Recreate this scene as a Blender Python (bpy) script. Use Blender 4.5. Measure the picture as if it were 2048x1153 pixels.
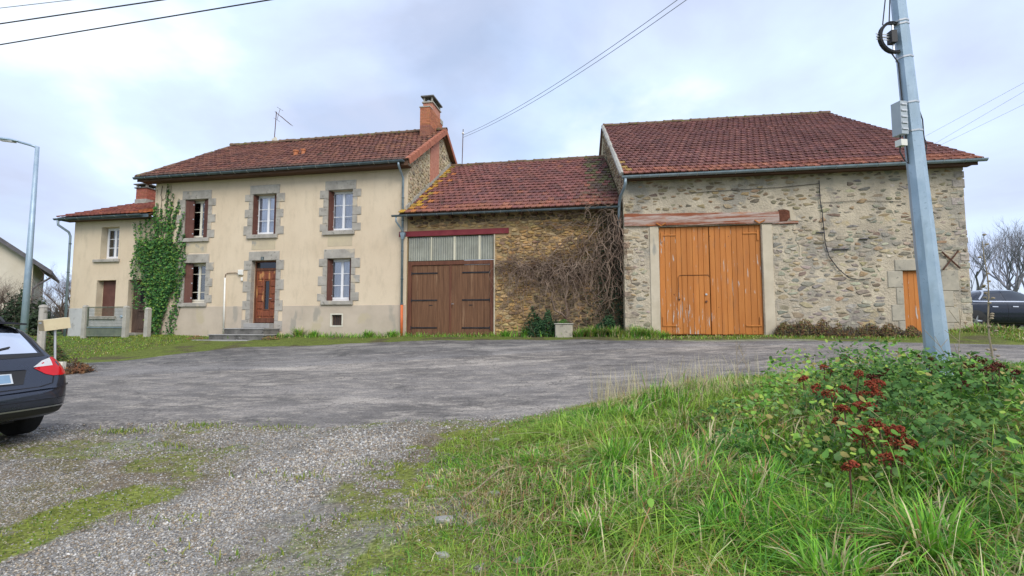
import bpy, bmesh, math, random
import numpy as np
from mathutils import Vector, Matrix
from mathutils.bvhtree import BVHTree
R = math.radians
rng = np.random.default_rng(7)
random.seed(7)
for o in list(bpy.data.objects): bpy.data.objects.remove(o)
scene = bpy.context.scene
COL = scene.collection

# ------------------------------------------------------------------ camera
cam = bpy.data.cameras.new('camera'); camo = bpy.data.objects.new('camera', cam); COL.objects.link(camo)
cam.lens = 36 * 1000 / 2048; cam.sensor_width = 36
cam.clip_end = 3000; cam.clip_start = 0.05
camo.location = (0, 0, 1.5)
camo.rotation_euler = (R(90) + math.atan((652 - 576.5) / 1000), 0, 0)
scene.camera = camo

# ------------------------------------------------------------------ sky, sun, exposure
SUN_EL, SUN_AZ = R(42), R(152)          # azimuth clockwise from +Y: behind the camera, to the right
world = bpy.data.worlds.new('World'); scene.world = world; world.use_nodes = True
def build_world():
    nt = world.node_tree; nt.nodes.clear(); N = nt.nodes.new; L = nt.links.new
    out = N('ShaderNodeOutputWorld'); bg = N('ShaderNodeBackground')
    sky = N('ShaderNodeTexSky'); sky.sky_type = 'NISHITA'; sky.sun_disc = False
    sky.sun_elevation = SUN_EL; sky.sun_rotation = SUN_AZ; sky.air_density = 1.2; sky.dust_density = 2
    sk = N('ShaderNodeVectorMath'); sk.operation = 'SCALE'; sk.inputs['Scale'].default_value = 0.13; L(sky.outputs[0], sk.inputs[0])
    tc = N('ShaderNodeTexCoord'); sep = N('ShaderNodeSeparateXYZ'); L(tc.outputs['Generated'], sep.inputs[0])
    ad = N('ShaderNodeMath'); ad.operation = 'ADD'; ad.inputs[1].default_value = 0.42; L(sep.outputs['Z'], ad.inputs[0])
    mx = N('ShaderNodeMath'); mx.operation = 'MAXIMUM'; mx.inputs[1].default_value = 0.1; L(ad.outputs[0], mx.inputs[0])
    dv = N('ShaderNodeVectorMath'); dv.operation = 'DIVIDE'; cb = N('ShaderNodeCombineXYZ')
    for i in range(3): L(mx.outputs[0], cb.inputs[i])
    L(tc.outputs['Generated'], dv.inputs[0]); L(cb.outputs[0], dv.inputs[1])
    def noise(scale, det, rough, dist, off):
        m = N('ShaderNodeMapping'); m.inputs['Location'].default_value = off; L(dv.outputs[0], m.inputs[0])
        n = N('ShaderNodeTexNoise'); n.inputs['Scale'].default_value = scale; n.inputs['Detail'].default_value = det
        n.inputs['Roughness'].default_value = rough; n.inputs['Distortion'].default_value = dist; L(m.outputs[0], n.inputs['Vector']); return n
    def ramp(src, pts):
        r = N('ShaderNodeValToRGB'); e = r.color_ramp.elements
        while len(e) > 1: e.remove(e[-1])
        e[0].position, e[0].color = pts[0][0], (*pts[0][1], 1)
        for p, c in pts[1:]: k = e.new(p); k.color = (*c, 1)
        L(src, r.inputs[0]); return r
    n1 = noise(1.7, 6, 0.5, 0.35, (3.1, 0.4, 0.0)); n2 = noise(1.7, 6, 0.52, 0.25, (8.3, 2.2, 5))
    cover = ramp(n1.outputs[0], [(0.33, (0.55,) * 3), (0.50, (1.0,) * 3)])
    tone = ramp(n2.outputs[0], [(0.34, (0.385, 0.435, 0.57)), (0.45, (0.435, 0.51, 0.68)), (0.55, (0.48, 0.585, 0.765)), (0.67, (0.67, 0.735, 0.82))])
    mix = N('ShaderNodeMixRGB'); L(cover.outputs[0], mix.inputs[0]); L(sk.outputs[0], mix.inputs[1]); L(tone.outputs[0], mix.inputs[2])
    L(mix.outputs[0], bg.inputs[0]); bg.inputs[1].default_value = 1.0; L(bg.outputs[0], out.inputs[0])
build_world()
sl = bpy.data.lights.new('sun', 'SUN'); sl.energy = 1.5; sl.angle = R(35); sl.color = (1.0, 0.95, 0.86)
so = bpy.data.objects.new('sun', sl); COL.objects.link(so)
sd = Vector((math.sin(SUN_AZ) * math.cos(SUN_EL), math.cos(SUN_AZ) * math.cos(SUN_EL), math.sin(SUN_EL)))
so.rotation_euler = sd.to_track_quat('Z', 'Y').to_euler(); so.location = sd * 60 + Vector((0, 0, 20))
vs = scene.view_settings; vs.view_transform = 'Standard'; vs.look = 'None'; vs.gamma = 1; vs.use_curve_mapping = False
vs.exposure = 0.74

# ------------------------------------------------------------------ materials
MATS = {}
def nodes(name):
    m = bpy.data.materials.new(name); m.use_nodes = True; nt = m.node_tree
    b = nt.nodes['Principled BSDF']; MATS[name] = m
    return m, nt, b
def _noise(nt, scale, detail=5, rough=0.6, coord='Object', stretch=None, dist=0):
    tc = nt.nodes.new('ShaderNodeTexCoord'); n = nt.nodes.new('ShaderNodeTexNoise')
    src = tc.outputs[coord]
    if stretch:
        mp = nt.nodes.new('ShaderNodeMapping'); mp.inputs['Scale'].default_value = stretch; nt.links.new(src, mp.inputs[0]); src = mp.outputs[0]
    nt.links.new(src, n.inputs['Vector'])
    n.inputs['Scale'].default_value = scale; n.inputs['Detail'].default_value = detail; n.inputs['Roughness'].default_value = rough
    n.inputs['Distortion'].default_value = dist
    return n
def _ramp(nt, src, pts):
    r = nt.nodes.new('ShaderNodeValToRGB'); e = r.color_ramp.elements
    while len(e) > 1: e.remove(e[-1])
    f = lambda c: (c, c, c, 1) if isinstance(c, (int, float)) else (*c, 1)
    e[0].position, e[0].color = pts[0][0], f(pts[0][1])
    for p, c in pts[1:]: k = e.new(p); k.color = f(c)
    nt.links.new(src, r.inputs[0]); return r
def _mix(nt, fac, a, b, mode='MIX'):
    m = nt.nodes.new('ShaderNodeMixRGB'); m.blend_type = mode
    for i, s in ((0, fac), (1, a), (2, b)):
        if isinstance(s, (int, float)): m.inputs[i].default_value = s if i == 0 else (s, s, s, 1)
        elif isinstance(s, tuple): m.inputs[i].default_value = (*s, 1)
        else: nt.links.new(s, m.inputs[i])
    return m.outputs[0]
def _bump(nt, b, src, strength, dist=0.02):
    bp = nt.nodes.new('ShaderNodeBump'); bp.inputs['Strength'].default_value = strength; bp.inputs['Distance'].default_value = dist
    nt.links.new(src, bp.inputs['Height']); nt.links.new(bp.outputs[0], b.inputs['Normal'])
def _attr(nt, name='tint'):
    a = nt.nodes.new('ShaderNodeAttribute'); a.attribute_name = name; return a.outputs['Color']
def pmat(name, c1, c2, scale=3, rough=0.85, bump=0.3, bscale=40, metal=0, stretch=None, spots=None, spec=0.3, bd=0.01, rr=(0.35, 0.65), detail=5, bstretch=None):
    """two colours mixed by noise, optional spots=(colour, scale, threshold), fine bump"""
    m, nt, b = nodes(name)
    n = _noise(nt, scale, detail, stretch=stretch)
    col = _ramp(nt, n.outputs[0], [(rr[0], c1), (rr[1], c2)]).outputs[0]
    for s in (spots or []):
        sn = _noise(nt, s[1], 4, 0.55, stretch=s[3] if len(s) > 3 else None)
        f = _ramp(nt, sn.outputs[0], [(s[2], 0), (s[2] + 0.07, 1)]).outputs[0]
        col = _mix(nt, f, col, s[0])
    nt.links.new(col, b.inputs['Base Color'])
    b.inputs['Roughness'].default_value = rough; b.inputs['Metallic'].default_value = metal; b.inputs['Specular IOR Level'].default_value = spec
    if bump: _bump(nt, b, _noise(nt, bscale, 5, 0.65, stretch=bstretch or stretch).outputs[0], bump, bd)
    return m
def tmat(name, scale=8, lo=0.7, hi=1.25, rough=0.9, bump=0.5, bscale=30, spots=None, spec=0.2, bd=0.01, stretch=None):
    """base colour from the per-piece 'tint' attribute, broken up by noise"""
    m, nt, b = nodes(name)
    n = _noise(nt, scale, 6, 0.65, stretch=stretch)
    f = _ramp(nt, n.outputs[0], [(0.3, lo), (0.7, hi)]).outputs[0]
    col = _mix(nt, 1.0, _attr(nt), f, 'MULTIPLY')
    for s in (spots or []):
        sn = _noise(nt, s[1], 4, 0.55)
        g = _ramp(nt, sn.outputs[0], [(s[2], 0), (s[2] + 0.05, 1)]).outputs[0]
        col = _mix(nt, g, col, s[0])
    nt.links.new(col, b.inputs['Base Color'])
    b.inputs['Roughness'].default_value = rough; b.inputs['Specular IOR Level'].default_value = spec
    if bump: _bump(nt, b, _noise(nt, bscale, 5, 0.65, stretch=stretch).outputs[0], bump, bd)
    return m
def leafmat(name, trans=0.25, rough=0.55, spec=0.25):
    m, nt, b = nodes(name)
    at = _attr(nt); nt.links.new(at, b.inputs['Base Color'])
    b.inputs['Roughness'].default_value = rough; b.inputs['Specular IOR Level'].default_value = spec
    t = nt.nodes.new('ShaderNodeBsdfTranslucent'); nt.links.new(at, t.inputs[0])
    mx = nt.nodes.new('ShaderNodeMixShader'); mx.inputs[0].default_value = trans
    nt.links.new(b.outputs[0], mx.inputs[1]); nt.links.new(t.outputs[0], mx.inputs[2])
    nt.links.new(mx.outputs[0], nt.nodes['Material Output'].inputs[0])
    return m
def glassmat(name, tint=(0.75, 0.8, 0.82), refl=0.3, rough=0.03):
    m, nt, b = nodes(name); nt.nodes.remove(b)
    g = nt.nodes.new('ShaderNodeBsdfGlossy'); g.inputs['Roughness'].default_value = rough; g.inputs[0].default_value = (0.9, 0.92, 0.95, 1)
    t = nt.nodes.new('ShaderNodeBsdfTransparent'); t.inputs[0].default_value = (*tint, 1)
    fr = nt.nodes.new('ShaderNodeFresnel'); fr.inputs[0].default_value = 1.5
    ma = nt.nodes.new('ShaderNodeMath'); ma.operation = 'ADD'; ma.inputs[1].default_value = refl - 0.04; nt.links.new(fr.outputs[0], ma.inputs[0])
    mx = nt.nodes.new('ShaderNodeMixShader'); nt.links.new(ma.outputs[0], mx.inputs[0]); nt.links.new(t.outputs[0], mx.inputs[1]); nt.links.new(g.outputs[0], mx.inputs[2])
    nt.links.new(mx.outputs[0], nt.nodes['Material Output'].inputs[0])
    return m
def M(n): return MATS[n]

# render on walls: cream roughcast with faint streaks and dirt; plinth greyer
def render_mat():
    m, nt, b = nodes('render')
    n1 = _noise(nt, 0.45, 5, 0.6); n2 = _noise(nt, 3.0, 6, 0.7, stretch=(1, 1, 0.35)); n3 = _noise(nt, 55, 3, 0.6)
    c = _ramp(nt, n1.outputs[0], [(0.35, (0.645, 0.52, 0.375)), (0.65, (0.72, 0.595, 0.44))]).outputs[0]
    c = _mix(nt, _ramp(nt, n2.outputs[0], [(0.5, 0), (0.72, 0.55)]).outputs[0], c, (0.50, 0.405, 0.285))
    c = _mix(nt, 1.0, c, _ramp(nt, n3.outputs[0], [(0.3, 0.86), (0.7, 1.1)]).outputs[0], 'MULTIPLY')
    nt.links.new(c, b.inputs['Base Color']); b.inputs['Roughness'].default_value = 0.95; b.inputs['Specular IOR Level'].default_value = 0.1
    _bump(nt, b, n3.outputs[0], 0.6, 0.012)
render_mat()
pmat('render_patch', (0.48, 0.40, 0.29), (0.56, 0.47, 0.32), 2.2, 0.95, 0.5, 50, spots=[((0.36, 0.33, 0.28), 2.5, 0.58)])
pmat('plinth', (0.45, 0.375, 0.295), (0.55, 0.46, 0.365), 0.9, 0.95, 0.5, 40, spots=[((0.37, 0.33, 0.275), 1.6, 0.60, (1, 1, 0.4)), ((0.50, 0.42, 0.30), 0.8, 0.62)])
pmat('plinth_pale', (0.44, 0.44, 0.43), (0.53, 0.52, 0.50), 1.2, 0.95, 0.5, 40, spots=[((0.38, 0.37, 0.35), 3, 0.6)])
pmat('granite', (0.31, 0.285, 0.25), (0.44, 0.405, 0.355), 2.5, 0.9, 0.5, 60, spots=[((0.25, 0.23, 0.2), 7, 0.6), ((0.50, 0.43, 0.33), 1.6, 0.6)])
pmat('granite_warm', (0.34, 0.31, 0.25), (0.47, 0.42, 0.33), 3, 0.92, 0.5, 50, spots=[((0.25, 0.23, 0.19), 5, 0.6)])
pmat('step_stone', (0.08, 0.077, 0.07), (0.19, 0.18, 0.165), 3, 0.9, 0.5, 40, spots=[((0.45, 0.45, 0.42), 14, 0.66), ((0.06, 0.06, 0.055), 5, 0.6), ((0.10, 0.15, 0.05), 4, 0.66)])
pmat('step_top', (0.27, 0.26, 0.25), (0.36, 0.35, 0.33), 3, 0.9, 0.4, 40, spots=[((0.14, 0.2, 0.06), 4, 0.66)])
pmat('concrete', (0.34, 0.32, 0.28), (0.46, 0.43, 0.37), 4, 0.95, 0.5, 40, spots=[((0.2, 0.19, 0.15), 6, 0.62), ((0.42, 0.33, 0.1), 9, 0.7)])
pmat('cement_jamb', (0.49, 0.42, 0.31), (0.60, 0.52, 0.395), 1.6, 0.95, 0.4, 30, spots=[((0.33, 0.31, 0.26), 2, 0.62, (1, 1, 0.3))])
pmat('mortar_barn', (0.41, 0.35, 0.265), (0.59, 0.505, 0.375), 1.3, 0.97, 1.0, 13, bd=0.05, spots=[((0.34, 0.305, 0.25), 0.9, 0.52), ((0.50, 0.39, 0.21), 0.7, 0.64), ((0.2, 0.18, 0.15), 7, 0.66, (0.6, 1, 1.6))])
pmat('mortar_shed', (0.36, 0.245, 0.125), (0.50, 0.35, 0.18), 2.0, 0.97, 1.0, 20, bd=0.03, spots=[((0.15, 0.12, 0.08), 1.2, 0.6)])
pmat('mortar_gable', (0.42, 0.355, 0.23), (0.53, 0.45, 0.30), 2.0, 0.97, 0.9, 20, bd=0.03)
pmat('cement_flash', (0.30, 0.29, 0.26), (0.42, 0.40, 0.35), 5, 0.95, 0.7, 30, spots=[((0.2, 0.2, 0.12), 4, 0.6)])
tmat('stone', 9, 0.65, 1.3, 0.95, 0.8, 25, bd=0.02)
tmat('tile', 9, 0.82, 1.15, 0.85, 0.35, 60, spots=[((0.42, 0.40, 0.36), 7.5, 0.73), ((0.05, 0.05, 0.03), 1.3, 0.70)], spec=0.25)
tmat('brick', 20, 0.75, 1.2, 0.9, 0.5, 60)
pmat('ridge_tile', (0.13, 0.085, 0.06), (0.20, 0.125, 0.085), 4, 0.9, 0.4, 40, spots=[((0.15, 0.14, 0.05), 5, 0.56)])
pmat('verge_tile', (0.33, 0.115, 0.07), (0.44, 0.17, 0.10), 5, 0.85, 0.3, 40)
pmat('flue_brick', (0.44, 0.18, 0.12), (0.54, 0.26, 0.18), 9, 0.9, 0.7, 26, bd=0.02)
pmat('terracotta', (0.45, 0.16, 0.07), (0.52, 0.2, 0.1), 4, 0.8, 0.2)
pmat('zinc', (0.20, 0.26, 0.30), (0.30, 0.37, 0.42), 3, 0.5, 0.1, 20, metal=0.35, spec=0.4)
pmat('zinc_dark', (0.08, 0.11, 0.13), (0.14, 0.18, 0.20), 3, 0.5, 0.1, 20, metal=0.35, spec=0.4)
pmat('galvanised', (0.30, 0.40, 0.50), (0.42, 0.52, 0.61), 2.5, 0.5, 0.15, 60, metal=0.35, spec=0.4, spots=[((0.33, 0.42, 0.50), 5, 0.55, (1, 1, 0.3)), ((0.27, 0.35, 0.43), 30, 0.62)])
pmat('orange_pipe', (0.58, 0.12, 0.035), (0.66, 0.17, 0.05), 3, 0.55, 0.05)
pmat('white_pipe', (0.72, 0.70, 0.64), (0.80, 0.78, 0.72), 3, 0.5, 0.05)
pmat('soffit', (0.075, 0.04, 0.025), (0.13, 0.07, 0.042), 2, 0.8, 0.3, 15, stretch=(0.6, 6, 6))
pmat('shutter_brown', (0.105, 0.042, 0.032), (0.14, 0.06, 0.045), 3, 0.6, 0.15, 30)
pmat('white_paint', (0.74, 0.74, 0.76), (0.80, 0.80, 0.82), 3, 0.4, 0.03)
pmat('cream_paint', (0.62, 0.58, 0.48), (0.70, 0.66, 0.56), 3, 0.55, 0.1)
pmat('door_varnish', (0.15, 0.04, 0.02), (0.27, 0.08, 0.032), 3, 0.5, 0.3, 20, stretch=(6, 6, 0.8), spots=[((0.46, 0.22, 0.08), 2.2, 0.60, (3, 3, 0.7))], spec=0.4)
pmat('old_door', (0.07, 0.045, 0.035), (0.13, 0.085, 0.065), 4, 0.8, 0.4, 20, stretch=(8, 8, 0.8))
pmat('garage_wood', (0.105, 0.05, 0.026), (0.20, 0.098, 0.05), 3.5, 0.7, 0.3, 14, stretch=(6, 6, 0.35), rr=(0.3, 0.7), spots=[((0.24, 0.135, 0.075), 1.6, 0.62, (3, 3, 0.3))])
pmat('garage_frame', (0.10, 0.036, 0.022), (0.17, 0.07, 0.038), 3, 0.7, 0.3, 14, stretch=(5, 5, 0.5))
def orange_door():
    m, nt, b = nodes('barn_door')
    n1 = _noise(nt, 1.6, 5, 0.6, stretch=(5, 5, 0.4)); n2 = _noise(nt, 3.2, 6, 0.65, stretch=(6, 6, 0.55)); n3 = _noise(nt, 0.8, 2, 0.5)
    c = _ramp(nt, n1.outputs[0], [(0.3, (0.44, 0.148, 0.030)), (0.7, (0.54, 0.205, 0.048))]).outputs[0]
    pe = nt.nodes.new('ShaderNodeMath'); pe.operation = 'ADD'; nt.links.new(n2.outputs[0], pe.inputs[0])
    sc = nt.nodes.new('ShaderNodeMath'); sc.operation = 'MULTIPLY'; sc.inputs[1].default_value = 0.4; nt.links.new(n3.outputs[0], sc.inputs[0]); nt.links.new(sc.outputs[0], pe.inputs[1])
    f = _ramp(nt, pe.outputs[0], [(0.845, 0), (0.87, 1)]).outputs[0]
    c = _mix(nt, 1.0, c, _attr(nt), 'MULTIPLY'); dn = _noise(nt, 2.2, 6, .7, stretch=(2, 2, .5)); c = _mix(nt, _ramp(nt, dn.outputs[0], [(.55, 0), (.75, .5)]).outputs[0], c, (.28, .13, .06))
    c = _mix(nt, f, c, (0.48, 0.42, 0.38))
    k = _noise(nt, 7, 2, 0.5); c = _mix(nt, _ramp(nt, k.outputs[0], [(0.74, 0), (0.77, 1)]).outputs[0], c, (0.16, 0.045, 0.015))
    nt.links.new(c, b.inputs['Base Color']); b.inputs['Roughness'].default_value = 0.6; b.inputs['Specular IOR Level'].default_value = 0.3
    _bump(nt, b, n2.outputs[0], 0.25, 0.01)
orange_door()
pmat('lintel_wood', (0.27, 0.085, 0.04), (0.46, 0.36, 0.31), 1.6, 0.85, 0.8, 9, stretch=(0.5, 4, 7), rr=(0.42, 0.56), spots=[((0.43, 0.15, 0.05), 1.1, 0.57, (0.6, 2, 2)), ((0.08, 0.035, 0.02), 5, 0.68, (0.25, 3, 5))], bd=0.03)
pmat('end_grain', (0.09, 0.032, 0.018), (0.16, 0.06, 0.035), 6, 0.9, 0.8, 20, bd=0.03)
pmat('beam_red', (0.20, 0.025, 0.035), (0.26, 0.045, 0.05), 3, 0.6, 0.1, 20)
pmat('corrugated', (0.26, 0.265, 0.225), (0.35, 0.355, 0.30), 2, 0.45, 0.1, 20, spots=[((0.28, 0.29, 0.26), 3, 0.6, (1, 1, 0.3))])
pmat('batten', (0.60, 0.56, 0.42), (0.66, 0.62, 0.48), 3, 0.6, 0.1)
pmat('black_iron', (0.012, 0.012, 0.016), (0.03, 0.028, 0.03), 6, 0.6, 0.2, 40)
pmat('rust', (0.07, 0.035, 0.025), (0.15, 0.07, 0.045), 8, 0.85, 0.5, 40)
pmat('steel', (0.5, 0.5, 0.5), (0.6, 0.6, 0.6), 6, 0.35, 0.05, 40, metal=0.7)
pmat('dark', (0.012, 0.012, 0.014), (0.02, 0.02, 0.022), 3, 0.8, 0)
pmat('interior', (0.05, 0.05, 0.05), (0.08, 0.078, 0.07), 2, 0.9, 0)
pmat('curtain', (0.60, 0.63, 0.70), (0.78, 0.80, 0.85), 3, 0.9, 0.3, 6, stretch=(9, 9, 0.3))
pmat('black_rubber', (0.012, 0.012, 0.013), (0.022, 0.022, 0.023), 6, 0.75, 0.2, 40)
pmat('cable', (0.03, 0.03, 0.035), (0.045, 0.045, 0.05), 3, 0.7, 0)
pmat('cable_light', (0.20, 0.23, 0.28), (0.25, 0.28, 0.33), 3, 0.7, 0)
pmat('grey_plastic', (0.36, 0.40, 0.44), (0.42, 0.46, 0.50), 3, 0.5, 0.05)
pmat('mailbox', (0.60, 0.50, 0.30), (0.68, 0.58, 0.37), 2, 0.5, 0.05, spots=[((0.48, 0.4, 0.25), 5, 0.66)])
pmat('mailbox_front', (0.27, 0.22, 0.14), (0.33, 0.27, 0.17), 2, 0.5, 0.05)
pmat('pale_board', (0.60, 0.56, 0.46), (0.70, 0.66, 0.56), 3, 0.8, 0.2)
pmat('gate_green', (0.10, 0.12, 0.095), (0.16, 0.18, 0.13), 3, 0.7, 0.2, spots=[((0.13, 0.08, 0.04), 7, 0.66)])
pmat('plate_green', (0.015, 0.045, 0.05), (0.02, 0.055, 0.06), 3, 0.4, 0)
pmat('bark', (0.085, 0.07, 0.052), (0.17, 0.145, 0.11), 6, 0.95, 0.7, 18, stretch=(3, 3, 0.6), bd=0.03)
pmat('bark_far', (0.19, 0.185, 0.20), (0.28, 0.27, 0.285), 6, 0.95, 0.2, 18)
pmat('vine_bark', (0.10, 0.062, 0.045), (0.32, 0.235, 0.175), 2.2, 0.95, 0.3, 30)
pmat('dry_stem', (0.24, 0.19, 0.13), (0.36, 0.29, 0.2), 5, 0.9, 0.2, 30)
pmat('neighbour_render', (0.55, 0.49, 0.40), (0.62, 0.56, 0.47), 1, 0.95, 0.3, 30)
pmat('slate', (0.09, 0.085, 0.095), (0.14, 0.13, 0.14), 4, 0.8, 0.3, 15)
pmat('rock', (0.27, 0.26, 0.24), (0.40, 0.385, 0.35), 5, 0.95, 0.7, 25, bd=0.02)
tmat('pebble', 30, 0.8, 1.2, 0.9, 0.3, 80)
leafmat('grass'); leafmat('leaf', 0.2, 0.6, 0.15); leafmat('flower', 0.0, 0.9, 0.1)
glassmat('glass', (0.93, 0.94, 0.95), 0.16); glassmat('car_glass', (0.05, 0.08, 0.09), 0.12, 0.05)
# ------------------------------------------------------------------ mesh helpers
class MB:
    def __init__(s): s.v = []; s.f = []; s.t = []
    def add(s, vs, fs, tint=None):
        b = len(s.v); s.v.extend(vs); s.f.extend([tuple(i + b for i in f) for f in fs])
        s.t.extend([tint or (1, 1, 1)] * len(vs)); return s
    def box(s, u0, u1, v0, v1, z0, z1, tint=None):
        return s.add([(u0, v0, z0), (u1, v0, z0), (u1, v1, z0), (u0, v1, z0), (u0, v0, z1), (u1, v0, z1), (u1, v1, z1), (u0, v1, z1)],
                     [(0, 3, 2, 1), (4, 5, 6, 7), (0, 1, 5, 4), (1, 2, 6, 5), (2, 3, 7, 6), (3, 0, 4, 7)], tint)
    def bbox(s, u0, u1, v0, v1, z0, z1, b=0.01, tint=None):
        """box with chamfered front edges (front = low v)"""
        return s.add([(u0, v1, z0), (u1, v1, z0), (u1, v1, z1), (u0, v1, z1), (u0, v0 + b, z0), (u1, v0 + b, z0), (u1, v0 + b, z1), (u0, v0 + b, z1),
                      (u0 + b, v0, z0 + b), (u1 - b, v0, z0 + b), (u1 - b, v0, z1 - b), (u0 + b, v0, z1 - b)],
                     [(0, 3, 2, 1), (4, 0, 1, 5), (5, 1, 2, 6), (6, 2, 3, 7), (7, 3, 0, 4), (4, 5, 9, 8), (5, 6, 10, 9), (6, 7, 11, 10), (7, 4, 8, 11), (8, 9, 10, 11)], tint)
    def hexa(s, b4, t4, tint=None):
        return s.add(list(b4) + list(t4), [(0, 3, 2, 1), (4, 5, 6, 7), (0, 1, 5, 4), (1, 2, 6, 5), (2, 3, 7, 6), (3, 0, 4, 7)], tint)
    def tube(s, pts, rad, n=6, tint=None, cap=True):
        pts = [Vector(p) for p in pts]; k = len(pts)
        rad = [rad] * k if isinstance(rad, (int, float)) else rad
        d0 = (pts[1] - pts[0]).normalized(); a = d0.orthogonal().normalized()
        vs = []
        for i, p in enumerate(pts):
            d = (pts[min(i + 1, k - 1)] - pts[max(i - 1, 0)])
            if d.length < 1e-9: d = d0
            d.normalize(); a = (a - d * a.dot(d))
            a = a.normalized() if a.length > 1e-6 else d.orthogonal().normalized()
            c = d.cross(a)
            for j in range(n):
                t = 2 * math.pi * j / n; vs.append(tuple(p + (a * math.cos(t) + c * math.sin(t)) * rad[i]))
        fs = [(i * n + j, i * n + (j + 1) % n, (i + 1) * n + (j + 1) % n, (i + 1) * n + j) for i in range(k - 1) for j in range(n)]
        if cap: fs += [tuple(range(n - 1, -1, -1)), tuple(range((k - 1) * n, k * n))]
        return s.add(vs, fs, tint)
    def halfpipe(s, p0, p1, r, n=6, thick=0.006):
        """open half-round gutter from p0 to p1, opening upward"""
        p0, p1 = Vector(p0), Vector(p1); d = (p1 - p0).normalized(); c = d.cross(Vector((0, 0, 1))).normalized()
        vs = []
        for p in (p0, p1):
            for rr in (r, r - thick):
                for j in range(n + 1):
                    t = math.pi * j / n; vs.append(tuple(p + c * (math.cos(t) * rr) - Vector((0, 0, math.sin(t) * rr))))
        m = n + 1; fs = []
        for j in range(n):
            fs += [(j, j + 1, 2 * m + j + 1, 2 * m + j), (m + j, 3 * m + j, 3 * m + j + 1, m + j + 1)]
        fs += [(0, 2 * m, 3 * m, m), (n, m + n, 3 * m + n, 2 * m + n)]
        s.add(vs, fs)
        for base in (0, 2 * m): s.f.append(tuple(len(s.v) - 4 * m + base + j for j in range(m)))
        return s
    def lathe(s, prof, n=16, axis='z', o=(0, 0, 0), tint=None):
        vs = []; k = len(prof)
        for r, h in prof:
            for j in range(n):
                t = 2 * math.pi * j / n; x, y = r * math.cos(t), r * math.sin(t)
                p = (x, y, h) if axis == 'z' else (x, h, y) if axis == 'y' else (h, x, y)
                vs.append(tuple(a + b for a, b in zip(p, o)))
        fs = [(i * n + j, i * n + (j + 1) % n, (i + 1) * n + (j + 1) % n, (i + 1) * n + j) for i in range(k - 1) for j in range(n)]
        fs += [tuple(range(n - 1, -1, -1)), tuple(range((k - 1) * n, k * n))]
        return s.add(vs, fs, tint)
    def prism(s, poly, v0, v1, axis='v', tint=None):
        """polygon in (u,z) extruded along v (axis 'v'), or in (u,v) along z, or in (v,z) along u"""
        f = {'v': lambda a, b, c: (a, c, b), 'z': lambda a, b, c: (a, b, c), 'u': lambda a, b, c: (c, a, b)}[axis]
        n = len(poly); vs = [f(a, b, v0) for a, b in poly] + [f(a, b, v1) for a, b in poly]
        return s.add(vs, [tuple(range(n)), tuple(range(2 * n - 1, n - 1, -1))] + [(i, i + n, (i + 1) % n + n, (i + 1) % n) for i in range(n)], tint)
    def mesh(s, name, mat, off=(0, 0, 0), smooth=False, fix=True):
        me = bpy.data.meshes.new(name)
        me.from_pydata([(a - off[0], b - off[1], c - off[2]) for a, b, c in s.v], [], s.f)
        if mat: me.materials.append(M(mat))
        at = me.color_attributes.new('tint', 'FLOAT_COLOR', 'POINT')
        at.data.foreach_set('color', np.c_[np.array(s.t, dtype=np.float32).reshape(-1, 3), np.ones(len(s.t), np.float32)].ravel())
        if fix:
            bm = bmesh.new(); bm.from_mesh(me); bmesh.ops.recalc_face_normals(bm, faces=bm.faces); bm.to_mesh(me); bm.free()
        if smooth: me.polygons.foreach_set('use_smooth', [True] * len(me.polygons))
        return me
    def build(s, name, mat, parent=None, off=None, smooth=False, kind=None, label=None, fix=True):
        off = off if off is not None else (parent.get('_off', (0, 0, 0)) if parent else (0, 0, 0))
        o = bpy.data.objects.new(name, s.mesh(name, mat, off, smooth, fix)); COL.objects.link(o)
        if parent:
            o.parent = parent; OFF[o.name] = tuple(off)
        if kind: o['kind'] = kind
        if label: o['label'] = label
        return o
OFF = {}
def tag(o, label=None, cat=None, group=None, kind=None):
    if label: o['label'] = label
    if cat: o['category'] = cat
    if group: o['group'] = group
    if kind: o['kind'] = kind
    return o
class Frame:
    def __init__(s, o, deg):
        t = R(deg); s.deg = deg; s.o = np.array(o, float); s.U = np.array([math.cos(t), -math.sin(t)]); s.V = np.array([math.sin(t), math.cos(t)])
    def w(s, u, v, z=0): q = s.o + u * s.U + v * s.V; return (q[0], q[1], z)
    def inv(s, x, y): q = np.array([x, y]) - s.o; return (float(q @ s.U), float(q @ s.V))
HF = Frame((0, 18.6), 10.7); BF = Frame((3.9, 17.25), 8.6); WF = Frame((0, 0), 0)
def thing(name, label, cat, frame=WF, at=(0, 0, 0), group=None):
    """Empty at the thing's base; its parts are written in the frame's coordinates"""
    o = bpy.data.objects.new(name, None); COL.objects.link(o)
    o.location = frame.w(*at); o.rotation_euler = (0, 0, -R(frame.deg)); o.empty_display_size = 0.3
    tag(o, label, cat, group); OFF[o.name] = tuple(at); return o
def part(name, mb, mat, parent, **k):
    return mb.build(name, mat, parent, off=OFF[parent.name], **k)
def nparts(name, mbs, mat, parent, limit=300, key=None, stuff=None, **k):
    """many alike pieces: the largest `limit` are parts, the rest one joined part"""
    idx = sorted(range(len(mbs)), key=(lambda i: -key[i]) if key is not None else (lambda i: i))
    for i in idx[:limit]: part(name, mbs[i], mat, parent, **k)
    if len(idx) > limit:
        r = MB()
        for i in idx[limit:]: b = len(r.v); r.v += mbs[i].v; r.f += [tuple(q + b for q in f) for f in mbs[i].f]; r.t += mbs[i].t
        part(stuff or name + 's', r, mat, parent, kind='stuff', **k)
def rc(c, a=0.12): f = 1 + random.uniform(-a, a); return tuple(max(0, x * f * (1 + random.uniform(-a, a) * 0.4)) for x in c)
def lerp(a, b, t): return tuple(x + (y - x) * t for x, y in zip(a, b))
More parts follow.
